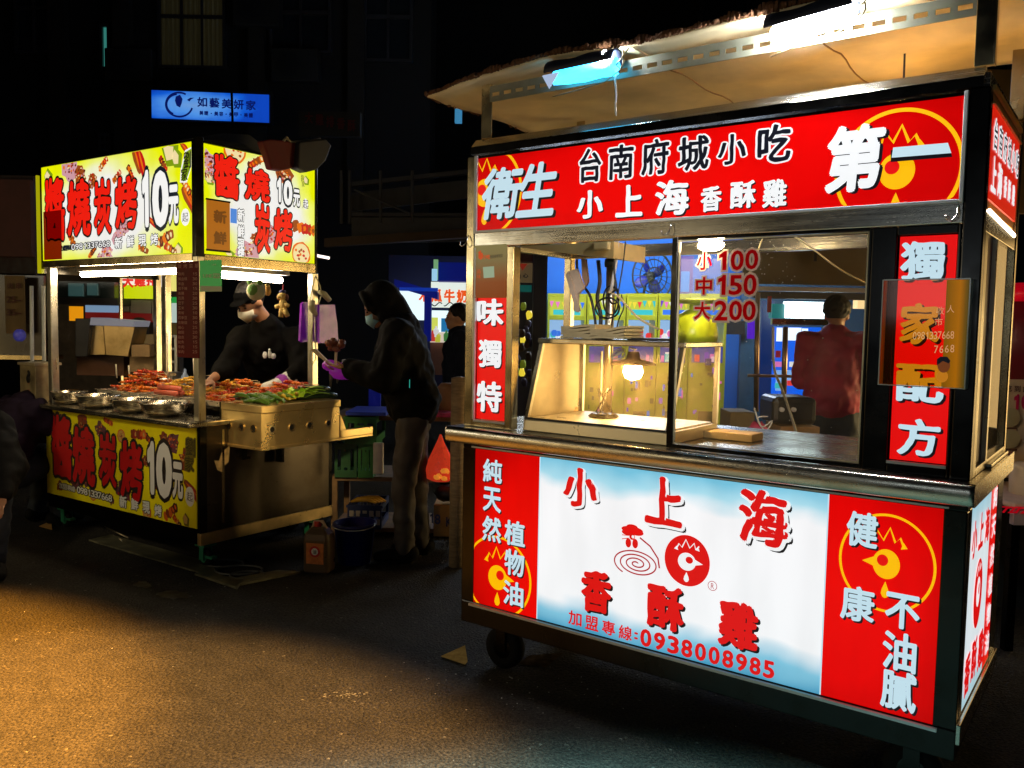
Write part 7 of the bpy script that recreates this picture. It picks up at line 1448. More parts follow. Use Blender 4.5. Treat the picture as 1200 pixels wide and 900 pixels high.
for i in range(4): b = MB(); b.tube([(-0.10 + i * .02, i * 0.02, 0.0), (-0.05 + i * .02, i * 0.02, 0.018), (0.02 + i * .02, i * .02, 0.018), (0.08 + i * .02, i * .02, -0.005)], [0.008, 0.019, 0.019, 0.007], 8); b.build('banana', mat('banana_yellow', (0.55, 0.30, 0.02), 0.5), BN, smooth=True)
b = MB(); rect(b, 437, 519, 449, 556, 5.78, 0.03); tag(b.build('cutting_board', M_white, bevel=0.006), 'upright cream cutting board beside the green crates', 'cutting board')
b = MB(); rect(b, 405, 483, 452, 487, 5.75, 0.42); tag(b.build('flat_blue_tray', mat('lid_blue', (0.02, 0.05, 0.5), 0.5)), 'flat blue and red tray lid on top of the green crates', 'tray')
b = MB(); rect(b, 505, 484, 532, 489, 5.85, 0.4); tag(b.build('pink_cloth', mat('pink_cloth', (0.45, 0.04, 0.18), 0.7, var=0.5, scale=30)), 'pink white striped cloth on the rack behind the customer', 'cloth')
b = MB(); c = at(524, 490, 5.95); b.lathe([(0.085, 0), (0.095, 0.14), (0.09, 0.20), (0.06, 0.235), (0.0, 0.24)], 20, (c.x, 6.1, c.z)); tag(b.build('brown_pot', mat('pot_brown', (0.25, 0.13, 0.06), 0.6), smooth=True), 'brown covered pot standing behind the hooded customer', 'pot')
# red bag hanging behind the customer
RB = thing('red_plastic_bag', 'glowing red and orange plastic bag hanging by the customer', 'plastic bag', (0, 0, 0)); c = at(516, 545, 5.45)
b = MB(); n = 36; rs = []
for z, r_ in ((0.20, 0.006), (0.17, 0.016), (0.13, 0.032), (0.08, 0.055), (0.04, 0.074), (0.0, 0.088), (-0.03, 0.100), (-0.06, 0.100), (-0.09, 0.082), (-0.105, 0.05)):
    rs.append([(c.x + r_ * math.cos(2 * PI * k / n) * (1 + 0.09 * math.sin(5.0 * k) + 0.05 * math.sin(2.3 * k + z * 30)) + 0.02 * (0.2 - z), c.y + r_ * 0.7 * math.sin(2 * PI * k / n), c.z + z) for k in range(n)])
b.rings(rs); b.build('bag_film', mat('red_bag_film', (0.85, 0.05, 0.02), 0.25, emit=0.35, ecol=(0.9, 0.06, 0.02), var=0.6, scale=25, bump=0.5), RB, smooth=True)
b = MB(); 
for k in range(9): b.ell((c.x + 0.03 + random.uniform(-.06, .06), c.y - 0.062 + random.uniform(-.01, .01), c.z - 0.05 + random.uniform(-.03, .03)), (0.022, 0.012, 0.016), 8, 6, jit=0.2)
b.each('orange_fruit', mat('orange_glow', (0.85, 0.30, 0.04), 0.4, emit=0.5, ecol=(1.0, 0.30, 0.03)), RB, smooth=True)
b = MB(); b.ell(at(524, 578, 5.5), (0.085, 0.06, 0.055), 14, 8, jit=0.12); tag(b.build('dark_bag', mat('dark_bag_film', (0.02, 0.015, 0.02), 0.35, bump=0.6), smooth=True), 'crumpled dark bag on the cardboard box below the red bag', 'plastic bag')
KB = thing('cardboard_box', 'tan cardboard box printed 18 KG behind the legs of the customer', 'box', (0, 0, 0)); b = MB(); rect(b, 508, 592, 541, 629, 5.45, 0.3); b.build('carton', mat('bright_cardboard', (0.52, 0.30, 0.09), 0.8), KB, bevel=0.004)
put_text('carton_print', '18 KG', L_shadow, KB, 506, 607, 533, 613, 6.4, 11, 5.445, 0.02)
TR = thing('tall_paper_roll', 'tall cream paper roll standing at the left side of the red cart', 'roll', (0, 0, 0)); c = at(537, 540, 5.2); b = MB(); b.lathe([(0.05, 0), (0.05, 1.17), (0.01, 1.18)], 18, (c.x, 5.2, 0.0)); b.build('roll', mat('cream_paper_roll', (0.42, 0.30, 0.17), 0.7, var=0.35, stretch=(1, 1, 5)), TR, smooth=True)

# ---- stall seen through the grill cart
def stall(name, label, Y): return thing(name, label, 'stall', (0, Y, 0))
BK2 = stall('back_food_stall', 'cluttered back stall seen through the grill cart with red lettered banner', 7.6)
def ps(name, m_, u0, v0, u1, v1, Y=7.6, d=0.05, bevel=0, th=BK2):
    o = part(name, m_, th, u0, v0, u1, v1, Y, d, bevel); o.location = (0, -th.location.y, 0); return o
ps('banner', lit('banner_white', (235, 225, 215), 1.0, sample=True), 143, 312, 206, 336, 7.5); ps('banner_skirt', lit('banner_lime', (200, 215, 5), 0.9), 144, 334, 183, 350, 7.48); ps('lamp_box', lit('round_sign_yellow', (235, 225, 120), 0.9), 196, 316, 206, 341, 7.4)
put_text('banner_lettering', '大雞排', lit('banner_red', (220, 30, 20), 1.0), BK2, 150, 330, 178, 328, 12, 13, 7.47, 0.05).location = (0, -7.6, 0)
ps('green_sign', lit('green_header', (0, 150, 60), 0.8), 192, 348, 207, 355); ps('white_board', lit('dim_white_board', (190, 210, 200), 0.75), 191, 355, 207, 378); ps('hood', mat('hood_dark', (0.03, 0.045, 0.045), 0.25), 67, 330, 134, 349, 7.3, 0.4); ps('hood_glass', mat('hood_glass', (0.10, 0.18, 0.18), 0.15, emit=0.05, ecol=(.3, .8, .8), var=0.5, scale=3), 80, 332, 97, 347, 7.28, 0.02); ps('hood_glass', MATS['hood_glass'], 102, 332, 114, 346, 7.28, 0.02)
ps('hood_base', M_blackm, 67, 349, 138, 357, 7.25, 0.5); ps('light_panel', lit('pale_blue_panel', (120, 150, 180), 0.8), 100, 358, 137, 366, 7.6); ps('red_shelf', lit('dim_red_shelf', (110, 15, 15), 0.6), 100, 366, 178, 377, 7.62); ps('yellow_note', lit('yellow_note', (235, 150, 15), 0.85), 81, 359, 97, 376, 7.2, 0.01)
ps('cupboard', mat('cupboard_grey', (0.35, 0.32, 0.26), 0.5), 153, 352, 177, 367, 7.5, 0.3); ps('cupboard', MATS['cupboard_grey'], 178, 352, 184, 376, 7.5, 0.3); ps('cupboard', MATS['cupboard_grey'], 143, 352, 151, 365, 7.5, 0.3); ps('counter', mat('counter_brown', (0.16, 0.07, 0.03), 0.6), 90, 416, 145, 440, 7.0, 0.5); ps('rear_wall', mat('back_wall_dim', (0.10, 0.08, 0.06), 0.8, var=0.4), 60, 320, 210, 470, 8.3, 0.1)
ps('paper_stack', M_card, 154, 404, 175, 418, 6.8, 0.3); ps('paper_stack', mat('tan_wrap', (0.5, 0.38, 0.2), .8), 157, 392, 180, 404, 7.1, 0.3); ps('carton', M_card, 152, 418, 182, 436, 6.9, 0.3); ps('rack_board', mat('olive_board', (0.25, 0.2, 0.06), .7), 191, 379, 207, 392, 7.5)
for (u, v0, v1, w_) in ((198, 394, 440, .012), (206, 394, 440, .012)): b = MB(); a = at(u, v0, 6.9) - Vector((0, 7.6, 0)); c = at(u, v1, 6.9) - Vector((0, 7.6, 0)); b.tube([a, c], w_, 6); b.build('rack_post', M_alu, BK2)
for v in (394, 409, 424): b = MB(); b.tube([at(198, v, 6.9) - Vector((0, 7.6, 0)), at(207, v, 6.9) - Vector((0, 7.6, 0))], .010, 6); b.build('rack_bar', M_alu, BK2)
ML = thing('soup_urns', 'two flaring steel urns on the back stall seen through the grill cart', 'urns', (0, 0, 0)); br = steel('brassy_steel', (0.7, 0.5, 0.22), 0.3)
def taper(par, name, m_, pts, Y, d):
    b = MB(); q = [at(u, v, Y) for u, v in pts]; b.poly(q, d, (0, 1, 0)); return b.build(name, m_, par, bevel=0.004)
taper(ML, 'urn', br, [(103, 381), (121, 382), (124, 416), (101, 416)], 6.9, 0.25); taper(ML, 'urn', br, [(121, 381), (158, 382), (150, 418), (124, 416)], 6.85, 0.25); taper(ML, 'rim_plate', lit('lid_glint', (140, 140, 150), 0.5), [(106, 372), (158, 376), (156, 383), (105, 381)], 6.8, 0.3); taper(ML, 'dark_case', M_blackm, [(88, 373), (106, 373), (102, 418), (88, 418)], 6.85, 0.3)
PE = thing('person', 'person with dark hair half hidden behind the steel urns', 'person', (0, 0, 0)); c = at(163, 386, 7.3); b = MB(); b.ell(c, (0.085, 0.09, 0.11), 14, 9); b.ell((c.x, c.y, c.z - 0.14), (0.05, 0.05, 0.08), 10, 7); b.ell((c.x, c.y, c.z - 0.35), (0.22, 0.12, 0.20), 14, 8); o = b.build('body', mat('dark_body', (0.02, 0.015, 0.015), 0.8), PE); remesh(o, 0.015)
b = MB(); b.lathe([(0.14, 0), (0.15, 0.05), (0.10, 0.12), (0.08, 0.125)], 20, tuple(FB.w(-1.55, 0.85, 0.965))); tag(b.build('steel_pot', M_steel, smooth=True), 'round steel pot behind the left skewer tray', 'pot')
b = MB(); c = FB.w(-1.36, 0.86, 0.965); b.lathe([(0.025, 0), (0.027, 0.10), (0.010, 0.13), (0.010, 0.15), (0.002, 0.16)], 14, tuple(c)); tag(b.build('pump_bottle', mat('blue_white_bottle', (0.30, 0.40, 0.6), 0.4), smooth=True), 'small blue white pump bottle behind the left skewer tray', 'bottle')
for (u, v, w_, lab) in ((140, 340, .022, 'thin steel post at the back middle of the grill cart'), (187, 336, .045, 'wider steel post at the back right of the menu board')):
    b = MB(); a = FB.hit('y', 1.0 - (0 if w_ > .03 else 0.02), u, v); c = FB.hit('y', 1.0, u + (0 if w_ < .03 else 0.5), 455); b.box(a.x - w_ / 2, a.x + w_ / 2, 1.0 - w_, 1.0, 0.90, 1.85); o = b.build('rear_post', M_steel, CB, bevel=0.002)
b = MB(); p0 = FB.hit('y', -0.03, 23, 424); p1 = FB.hit('y', -0.03, 42, 472); t = inB('steel_cutlery_box', 'upright steel box with open top at the left end of the grill cart ledge', 'box', 0, 0, 0)
b.box(p0.x, p1.x, -0.03, 0.14, 0.90, p0.z - 0.02); b.build('box', mat('scuffed_tin', (0.42, 0.33, 0.18), 0.45, 0.6, var=0.4, scale=12), t, bevel=0.003); b = MB(); b.box(p0.x - 0.012, p1.x + 0.012, -0.042, 0.152, p0.z - 0.02, p0.z); b.build('rim', mat('scuffed_tin_bright', (0.6, 0.5, 0.32), 0.4, 0.6), t, bevel=0.003)
# ---- glass stall at the far left
LS = stall('left_glass_stall', 'dim glass fronted stall with handwritten price sheet at the left edge', 6.6)
ps('rear_panel', mat('reddish_dark', (0.025, 0.008, 0.006), 0.7, var=0.5), -60, 205, 40, 320, 7.0, 0.1, th=LS); ps('glass_panel', mat('brown_glass', (0.035, 0.022, 0.014), 0.15, var=0.4, scale=3), -60, 322, 52, 416, 6.7, 0.03, th=LS)
ps('price_sheet', mat('price_sheet', (0.16, 0.10, 0.03), 0.7), 6, 323, 29, 391, 6.6, 0.01, th=LS); put_text('price_text', '25-', mat('sheet_ink', (0.08, 0.02, 0.01), .7), LS, 10, 351, 22, 351, 5, 7, 6.59).location = (0, -6.6, 0); put_text('price_text', '35-', mat('sheet_ink', (0.08, 0.02, 0.01), .7), LS, 10, 366, 22, 366, 5, 7, 6.59).location = (0, -6.6, 0); put_text('price_text', '肉串', mat('sheet_ink', (0.08, 0.02, 0.01), .7), LS, 12, 335, 22, 335, 6, 7, 6.59).location = (0, -6.6, 0)
for u in (37, 51): b = MB(); b.tube([at(u, 335, 6.4) - Vector((0, 6.6, 0)), at(u + 1, 470, 6.4) - Vector((0, 6.6, 0))], 0.014, 8); b.build('post', M_alu, LS)
ps('shelf', M_ssteel, -60, 416, 50, 421, 6.5, 0.3, th=LS); b = MB(); b.ell(at(23, 393, 6.45), (0.05, 0.03, 0.05), 10, 7); tag(b.build('blue_bag', mat('violet_blue_film', (0.08, 0.08, 0.5), 0.4, emit=0.15), smooth=True), 'small violet blue plastic bag behind the left glass stall', 'plastic bag')
RX = thing('dim_red_signboard', 'very dim reddish signboard behind the left end of the grill cart', 'sign', (0, 0, 0)); b = MB(); rect(b, -40, 210, 36, 300, 6.9, 0.05); b.build('board', mat('dim_red_board', (0.035, 0.007, 0.005), 0.7, var=0.6, scale=5, emit=0.006, ecol=(1, .2, .1)), RX)
PS_ = thing('paper_scrap', 'small orange paper scrap on the road left of the grill cart wheel', 'paper', (0, 0, 0)); b = MB(); q = [FW.hit('z', 0.02, u, v) for u, v in ((46, 617), (60, 611), (61, 621))]; b.poly(q, 0.004, (0, 0, 1)); b.build('scrap', mat('orange_scrap', (0.55, 0.30, 0.08), 0.7), PS_)

# ---- arcade room seen through the red cart window
rm = thing('arcade_room', 'bright blue walled arcade room seen through the red cart window', 'room', (0, 13, 0))
bw = mat('blue_wall', (0.004, 0.13, 0.50), 0.6, var=0.15, scale=1.5); tw = mat('teal_wall', (0.04, 0.10, 0.16), 0.7, var=0.2)
def pr(name, m_, u0, v0, u1, v1, Y, d=0.05, bevel=0): o = part(name, m_, rm, u0, v0, u1, v1, Y, d, bevel); o.location = (0, -13, 0); return o
pr('back_wall', bw, 626, 190, 868, 500, 13.6, 0.1); pr('back_wall', tw, 868, 260, 1100, 560, 13.0, 0.1); pr('side_pillar', mat('navy_pillar', (0.008, 0.012, 0.03), 0.5), 624, 284, 640, 500, 8.6, 0.2); pr('rear_floor', mat('lavender_floor', (0.25, 0.22, 0.40), 0.3), 640, 506, 1100, 512, 12.6, 1.0)
pr('poster', lit('purple_poster', (90, 70, 160), 0.7), 792, 300, 812, 350, 12.9, 0.02); pr('poster_figure', lit('poster_blue_blob', (40, 130, 210), 0.8), 798, 318, 808, 342, 12.88, 0.01); pr('pink_lamp_strip', lit('pink_strip', (190, 110, 150), 1.0), 650, 268, 800, 276, 12.0, 0.1)
pr('vent_grille', M_blackm, 851, 376, 873, 392, 12.9, 0.03); pr('purple_banner', lit('violet_banner', (80, 10, 190), 0.8), 876, 374, 887, 397, 12.0, 0.02)
b = MB(); l_, r_q = at(632, 300, 9.6).x, 6.2; b.box(l_, r_q, 9.6, 13.6, 4.0, 4.1); b.build('ceiling_slab', mat('room_ceiling', (0.3, 0.35, 0.45), .8), rm).location = (0, -13, 0)
b = MB(); b.hexa([(l_ - .1, 9.6, 0), (l_, 9.6, 0), (at(632, 400, 13.59).x, 13.59, 0), (at(632, 400, 13.59).x - .1, 13.59, 0), (l_ - .1, 9.6, 3.99), (l_, 9.6, 3.99), (at(632, 400, 13.59).x, 13.59, 3.99), (at(632, 400, 13.59).x - .1, 13.59, 3.99)]); b.build('side_wall', bw, rm).location = (0, -13, 0)
LC = thing('arcade_ceiling_lamp', 'white ceiling lamp panel of the blue arcade room', 'lamp', (1.6, 11.2, 3.6)); b = MB(); b.box(-1.6, 1.6, -0.7, 0.7, 0, 0.05); b.build('panel', mat('arcade_lamp', (1, 1, 1), .5, emit=20, ecol=(0.8, 0.9, 1.0), var=0), LC)
my1 = mat('machine_yellow', (0.62, 0.58, 0.03), 0.4, var=0.15, scale=5)
pals = [lit('toy_%d' % i, c_, 0.85) for i, c_ in enumerate(((235, 60, 60), (60, 120, 230), (240, 215, 60), (60, 190, 190), (230, 120, 190), (240, 240, 240), (110, 60, 200)))]
sk_ = lit('machine_window_glow', (150, 190, 235), 0.85); art = lit('machine_art', (205, 215, 70), 0.7)
edges = [640, 686, 732, 769, 806, 850]
for i in range(5):
    u0, u1 = edges[i], edges[i + 1] - 1; Y = 11.6; l, r = at(u0, 450, Y).x, at(u1, 450, Y).x
    t = thing('claw_machine', ('claw machine nearest the dark pillar in the blue arcade room', 'second claw machine from the dark pillar', 'third claw machine from the pillar, behind the cable loops', 'fourth claw machine, below the wall fan', 'rightmost claw machine next to the teal wall')[i], 'claw machine', ((l + r) / 2, Y, 0), 0, 'yellow claw machines in the arcade room'); a = (r - l) / 2
    Z = lambda v: at((u0 + u1) / 2, v, Y).z
    b = MB(); b.box(-a, a, 0, 0.8, 0, Z(403)); b.box(-a, a, 0, 0.8, Z(348), Z(344)); b.box(-a, -a + .03, 0, 0.8, Z(403), Z(348)); b.box(a - .03, a, 0, 0.8, Z(403), Z(348)); b.box(-a + .03, a - .03, 0.0, 0.06, Z(375), Z(370)); b.build('cabinet', my1, t)
    b = MB(); b.box(-a + .03, a - .03, 0.5, 0.55, Z(403), Z(375)); b.build('window_glow', sk_, t); b = MB(); b.box(-a + .03, a - .03, 0.02, 0.05, Z(370), Z(348)); b.build('marquee', art, t)
    b = MB(); b.box(-a + .04, a - .04, -0.004, -0.0008, Z(425), Z(406)); b.build('lower_window', lit('lower_window_violet', (75, 80, 170), 0.7), t)
    rr = random.Random(i + 5)
    for k in range(4): b = MB(); x = rr.uniform(-a * .8, a * .6); b.box(x, x + rr.uniform(.03, .1), -0.007, -0.0042, Z(424), Z(rr.uniform(412, 418))); b.build('window_toy', rr.choice(pals), t)
    for k in range(9):
        b = MB(); b.ell((rr.uniform(-a * .8, a * .8), rr.uniform(.2, .4), Z(403) + rr.uniform(0.03, 0.16)), (0.045, 0.04, 0.05), 8, 6); b.build('toy', rr.choice(pals), t, smooth=True)
    for k in range(6):
        x = -a * .8 + 1.6 * a * k / 5; z = Z(352 + rr.uniform(0, 3)); b = MB(); b.poly([(x - .03, 0.015, z), (x + .03, 0.015, z), (x, 0.015, z - 0.09)], 0.004); b.build('pennant', rr.choice(pals), t)
    b = MB(); b.box(-a * .7, a * .7, 0.012, 0.019, Z(369), Z(363)); b.build('marquee_stripe', rr.choice(pals), t)
    for k in range(13):
        x = rr.uniform(-a * .85, a * .75); z = Z(rr.uniform(436, 492)); w_ = rr.uniform(.015, .06); b = MB(); b.box(x, x + w_, -0.006, -0.001, z, z + rr.uniform(.03, .12)); b.build('decal', rr.choice((pals[1], pals[6], pals[4], mat('decal_olive', (0.25, 0.22, 0.03), .5), mat('decal_olive', (0.25, 0.22, 0.03), .5))), t)
    b = MB(); b.box(-a * .4, a * .4, -0.008, -0.001, Z(500), Z(482)); b.build('prize_flap', mat('flap_dark', (0.12, 0.10, 0.03), 0.4), t); b = MB(); b.box(-a * .1, a * .2, -0.05, -0.001, Z(428), Z(420)); b.build('joystick', mat('joystick_dark', (0.05, 0.05, 0.2), .4), t)
FN = thing('wall_fan', 'dark blue wall fan with wire guard on the blue arcade wall', 'fan', at(762, 324, 12.4)); r_ = 0.36; FN.rotation_euler.z = R(28)
b = MB(); b.M = Matrix.Rotation(PI / 2, 4, 'X')
for k in range(3): rr_ = r_ * (0.35 + 0.32 * k); b.tube([(rr_ * math.cos(2 * PI * j / 28), rr_ * math.sin(2 * PI * j / 28), 0.06 + 0.02 * (2 - k)) for j in range(29)], 0.010 if k < 2 else 0.016, 6)
for j in range(20): a = 2 * PI * j / 20; b.tube([(0.05 * math.cos(a), 0.05 * math.sin(a), 0.12), (r_ * math.cos(a), r_ * math.sin(a), 0.06)], 0.005, 5)
b.build('guard', M_blackm, FN)
for k in range(4):
    b = MB(); b.M = Matrix.Rotation(PI / 2, 4, 'X') @ Matrix.Rotation(k * PI / 2 + 0.5, 4, 'Z'); b.ell((0.17, 0, 0), (0.13, 0.085, 0.014), 14, 6, rot=Euler((0.4, 0, 0)).to_matrix()); b.build('blade', mat('fan_blue', (0.01, 0.02, 0.30), 0.4), FN, smooth=True)
b = MB(); b.M = Matrix.Rotation(PI / 2, 4, 'X'); b.lathe([(0.05, -0.12), (0.07, -0.05), (0.07, 0.03), (0.03, 0.05)], 16); b.build('motor', M_blackm, FN, smooth=True); b = MB(); b.tube([(0, 0.08, 0), (0, 0.15, -0.25), (-0.55, 0.15, -0.30)], 0.025, 8); b.build('arm', M_blackm, FN)
# narrow view left of the pillar
TS = stall('toy_rack_stall', 'dark rack of hanging toys and a tan sign left of the navy pillar', 8.9)
ps('rear_wall', mat('rack_dark', (0.05, 0.045, 0.06), 0.7), 590, 280, 626, 520, 9.3, 0.05, th=TS); ps('roof_edge', mat('maroon_slats', (0.15, 0.05, 0.05), 0.7), 600, 296, 624, 306, 8.9, 0.3, th=TS); ps('tan_sign', mat('tan_sign', (0.28, 0.20, 0.10), 0.7, emit=0.06, ecol=(.8, .55, .25)), 602, 308, 624, 331, 9.0, 0.05, th=TS)
put_text('sign_text', '開心', L_shadow, TS, 607, 324, 616, 323, 6, 5, 8.98, 0.03).location = (0, -8.9, 0); ps('teal_valance', mat('teal_valance', (0.02, 0.22, 0.20), .6, emit=0.05, ecol=(0, .8, .7)), 600, 334, 623, 342, 8.95, 0.05, th=TS)
b = MB(); q = [at(u, v, 8.97) - Vector((0, 8.9, 0)) for u, v in ((607, 309), (618, 309), (612.5, 317))]; b.poly(q, .01); b.build('red_mark', lit('dim_red_mark', (130, 30, 15), .7), TS)
for k in range(26):
    u, v = 602 + random.random() * 20, 345 + random.random() * 105; b = MB(); p = at(u, v, 8.9 + random.uniform(-.1, .2)) - Vector((0, 8.9, 0)); b.ell(p, (0.035, 0.03, 0.05), 7, 5, jit=0.2); b.build('hanging_toy', random.choice([pals[2], mat('dim_lilac', (0.10, 0.08, 0.14), .7), MATS['dim_lilac'] if 'dim_lilac' in MATS else pals[5], mat('dim_brown_toy', (0.12, 0.08, 0.04), .7), MATS['dim_brown_toy'] if 'dim_brown_toy' in MATS else pals[5], mat('lime_toy', (0.35, 0.45, 0.03), .6, emit=0.15)]), TS, smooth=True)
# ---- the stall behind the man in maroon
SB = stall('steel_frame_stall', 'steel framed stall with glowing white canopy lamp behind the maroon jacket man', 6.9)
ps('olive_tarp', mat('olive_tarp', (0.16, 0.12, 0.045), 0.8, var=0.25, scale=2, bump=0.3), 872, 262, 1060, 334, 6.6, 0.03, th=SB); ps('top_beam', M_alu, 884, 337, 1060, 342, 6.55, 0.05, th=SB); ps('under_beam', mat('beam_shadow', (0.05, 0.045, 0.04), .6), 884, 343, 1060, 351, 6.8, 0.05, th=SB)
ps('canopy_lamp', mat('white_canopy_lamp', (1, 1, 1), .5, emit=7, ecol=(0.75, 0.97, 1.0), var=0), 922, 354, 985, 373, 7.2, 0.1, th=SB); ps('canopy_side', lit('teal_glow', (10, 110, 110), 0.8), 905, 356, 922, 373, 7.25, 0.1, th=SB); ps('canopy_side', lit('warm_glow', (250, 215, 150), 1.1), 1005, 352, 1060, 362, 7.2, 0.1, th=SB); ps('shelf_band', M_ssteel, 905, 374, 985, 381, 7.1, 0.05, th=SB)
ps('left_panel', lit('deep_blue_panel', (0, 45, 110), 0.6), 891, 352, 905, 480, 7.6, 0.05, th=SB); ps('blue_panel', lit('bright_blue_panel', (5, 95, 230), 1.0), 898, 383, 960, 490, 8.6, 0.05, th=SB)
gl1 = lit('white_glow_panel', (225, 240, 255), 1.4); 
for r in ((911, 384, 917, 400), (923, 384, 939, 399), (941, 385, 947, 392), (910, 434, 917, 458), (923, 434, 941, 452)): ps('lit_cell', gl1 if r[3] < 401 else lit('pale_blue_cell', (130, 180, 240), 0.9), *r, Y=8.5, d=0.03, th=SB)
for r in ((909.5, 411, 915, 419), (934, 411, 940, 420)): ps('red_tag', lit('dark_red_tag', (130, 5, 35), 0.8), *r, Y=8.48, d=0.02, th=SB)
for (u, v, w_, c_) in ((914, 427, 5, 4), (930, 427, 4, 5), (937, 429, 4, 1), (926, 449, 3, 0), (932, 446, 3, 2), (938, 450, 3, 1), (912, 452, 3, 3), (943, 452, 3, 5)): ps('prize', pals[c_], u - w_, v - 3, u + w_, v + 3, Y=8.45, d=0.03, th=SB)
for u, v0, v1, r in ((888, 343, 482, .020), (920.5, 383, 464, .022)): b = MB(); b.tube([at(u, v0, 6.6) - Vector((0, 6.9, 0)), at(u - 2, v1, 6.6) - Vector((0, 6.9, 0))], r, 8); b.build('post', mat('bronze_post', (0.45, 0.32, 0.2), 0.35, 0.9), SB, smooth=True)
b = MB(); b.tube([at(876, 440, 6.55) - Vector((0, 6.9, 0)), at(929, 441, 6.55) - Vector((0, 6.9, 0))], .012, 8); b.build('crossbar', MATS['bronze_post'], SB)
ps('red_strap', mat('red_strap', (0.4, 0.02, 0.03), .6), 900, 347, 904, 366, 6.5, 0.02, th=SB); ps('clip', M_blackm, 954.5, 291, 957.5, 306, 6.58, 0.01, th=SB)
WT = thing('work_table', 'low work table with cartons behind the red cart window', 'table', (0, 0, 0)); l, r = at(850, 540, 5.0).x, at(965, 540, 5.0).x
b = MB(); b.box(l, r, 4.75, 5.35, 0.66, 0.70); b.build('tabletop', wd, WT)
for x in (l, r - .05):
    for y in (4.76, 5.29): b = MB(); b.box(x, x + .05, y, y + .05, 0, 0.659); b.build('leg', wd, WT)
def tb(name, lab, cat, m_, u0, v0, u1, v1, Y, d, bevel=0.004): b = MB(); rect(b, u0, v0, u1, v1, Y, d); return tag(b.build(name, m_, bevel=bevel), lab, cat)
tb('carton', 'olive brown carton on the work table left of the pink bag', 'carton', mat('olive_carton', (0.20, 0.16, 0.08), .8), 855, 483, 884, 540, 5.05, 0.25); tb('carton', 'tan carton under the black stove on the work table', 'carton', M_card, 914, 500, 960, 545, 5.0, 0.3)
tb('gas_stove', 'black two knob stove on the tan carton behind the window', 'stove', mat('stove_black', (0.03, 0.03, 0.028), .35), 906, 466, 958, 498, 5.0, 0.3, 0.03)
for u in (916, 930): b = MB(); p = at(u, 480, 4.98); b.M = Matrix.Translation(p) @ Matrix.Rotation(PI / 2, 4, 'X'); b.lathe([(0.014, -0.01), (0.014, 0.012), (0.001, 0.014)], 12); b.build('knob', M_alu, bpy.data.objects['gas_stove'])
b = MB(); b.ell(at(887, 513, 4.85), (0.065, 0.05, 0.095), 14, 9, jit=0.12); tag(b.build('pink_bag', mat('pink_bag_film', (0.60, 0.06, 0.15), 0.35, var=0.5, scale=20, bump=0.5), smooth=True), 'knotted pink plastic bag on the work table', 'plastic bag')
b = MB(); b.ell(at(905, 528, 4.82), (0.13, 0.08, 0.06), 14, 8, jit=0.12); tag(b.build('maroon_bag', mat('maroon_film', (0.14, 0.03, 0.05), 0.4, bump=0.5), smooth=True), 'slumped maroon bag right of the pink bag', 'plastic bag')
cable('grey_hose', 'grey gas hose hanging in front of the black stove', [(906, 383), (907, 430), (916, 455), (928, 490), (936, 520), (938, 540)], 0.007, mat('hose_grey', (0.30, 0.30, 0.28), .5), 4.6, FW, 'hose')
cable('white_wire_tangle', 'tangled white wire on the cartons behind the window', [(884, 478), (892, 500), (905, 493), (897, 505), (888, 490), (900, 488)], 0.004, M_white, 4.7, FW, 'wire')

# ---- right edge beyond the cart
b = MB(); c = at(1196, 350, 4.6); b.lathe([(0.16, -0.02), (0.19, 0.0), (0.19, 0.035), (0.12, 0.07), (0.02, 0.085)], 28, tuple(c)); RS = thing('red_stool_stack', 'bright red plastic stool on dark red drum at the right edge', 'stool', (0, 0, 0)); b.build('seat', mat('stool_red', (0.75, 0.01, 0.02), 0.35, emit=0.25, ecol=(0.9, 0.0, 0.02)), RS, smooth=True)
b = MB(); b.lathe([(0.15, -0.46), (0.16, -0.02)], 28, tuple(c)); b.build('drum', mat('drum_maroon', (0.14, 0.004, 0.015), 0.5), RS, smooth=True)
PBd = thing('price_board', 'cream printed price board with magenta numerals at the right edge', 'board', (0, 0, 0)); b = MB(); rect(b, 1168, 445, 1230, 560, 4.4, 0.02); b.build('board', mat('cream_print', (0.62, 0.50, 0.34), .7), PBd)
put_text('board_print', '100', mat('magenta_ink', (0.50, 0.01, 0.10), .5), PBd, 1191, 471, 1213, 471, 9, 16, 4.39, 0.05); put_text('board_print', '吃到飽', mat('sheet_ink2', (0.12, 0.06, 0.05), .7), PBd, 1182, 455, 1202, 456, 7, 7, 4.39)
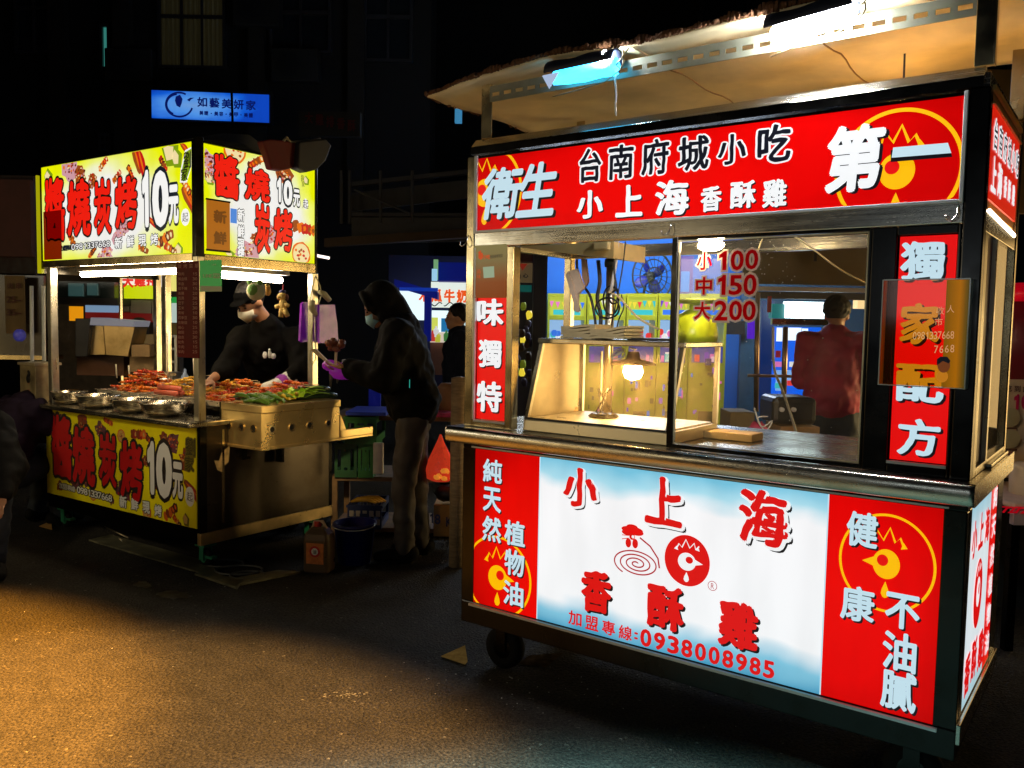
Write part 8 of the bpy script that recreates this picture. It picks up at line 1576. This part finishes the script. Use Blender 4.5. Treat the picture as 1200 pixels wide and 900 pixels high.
for v in (489, 514): b = MB(); p = at(1184, v, 4.385); b.M = Matrix.Translation(p) @ Matrix.Rotation(PI / 2, 4, 'X'); b.lathe([(0.045, -0.002), (0.05, 0.004), (0.001, 0.008)], 18); b.build('plate_picture', mat('plate_olive', (0.45, 0.42, 0.25), .5), PBd)
for v in (501, 526): b = MB(); rect(b, 1176, v, 1192, v + 2, 4.385, 0.003); b.build('picture_caption', MATS['sheet_ink2'], PBd)
b = MB(); c = at(1198, 548, 4.15); b.lathe([(0.10, -0.22), (0.11, 0.0), (0.09, 0.02), (0.02, 0.03)], 22, (c.x + 0.06, c.y, c.z)); tag(b.build('white_tub', mat('tub_white', (0.6, 0.5, 0.38), .5), smooth=True), 'pale plastic tub on the table at the right edge', 'tub')
WTb = thing('white_table', 'white topped table with red lettering beyond the cart corner', 'table', (0, 0, 0)); p = at(1174, 585, 4.0); b = MB(); b.box(p.x, p.x + 0.9, 3.9, 4.5, p.z - 0.03, p.z); b.build('tabletop', mat('table_pinkish', (0.62, 0.45, 0.38), .5), WTb, bevel=0.01); b = MB(); b.box(p.x, p.x + 0.9, 3.895, 3.93, p.z - 0.10, p.z - 0.031); b.build('apron', mat('table_pinkish', (0.62, 0.45, 0.38), .5), WTb)
for x in (p.x + 0.02, p.x + 0.84): b = MB(); b.box(x, x + .04, 3.94, 3.98, 0, p.z - 0.031); b.build('leg', M_dsteel, WTb)
put_text('table_print', '7272', mat('stool_red', (0.75, .01, .02)), WTb, 1178, 597, 1200, 598, 8, 7, 3.893, 0.04)
b = MB(); b.box(p.x + .1, p.x + 1.0, 4.6, 4.65, 0.0, 0.95); tag(b.build('dark_partition', mat('partition_dark', (0.03, 0.03, 0.025), .7)), 'dark partition behind the white table at the right edge', 'partition')
RW = thing('ochre_wall_panel', 'dim ochre wall panel above the right edge behind the side sign', 'wall panel', (0, 0, 0)); b = MB(); rect(b, 1150, 82, 1260, 250, 6.0, 0.05); b.build('panel', mat('ochre_wall', (0.22, 0.13, 0.03), .8, var=0.4, scale=3), RW)
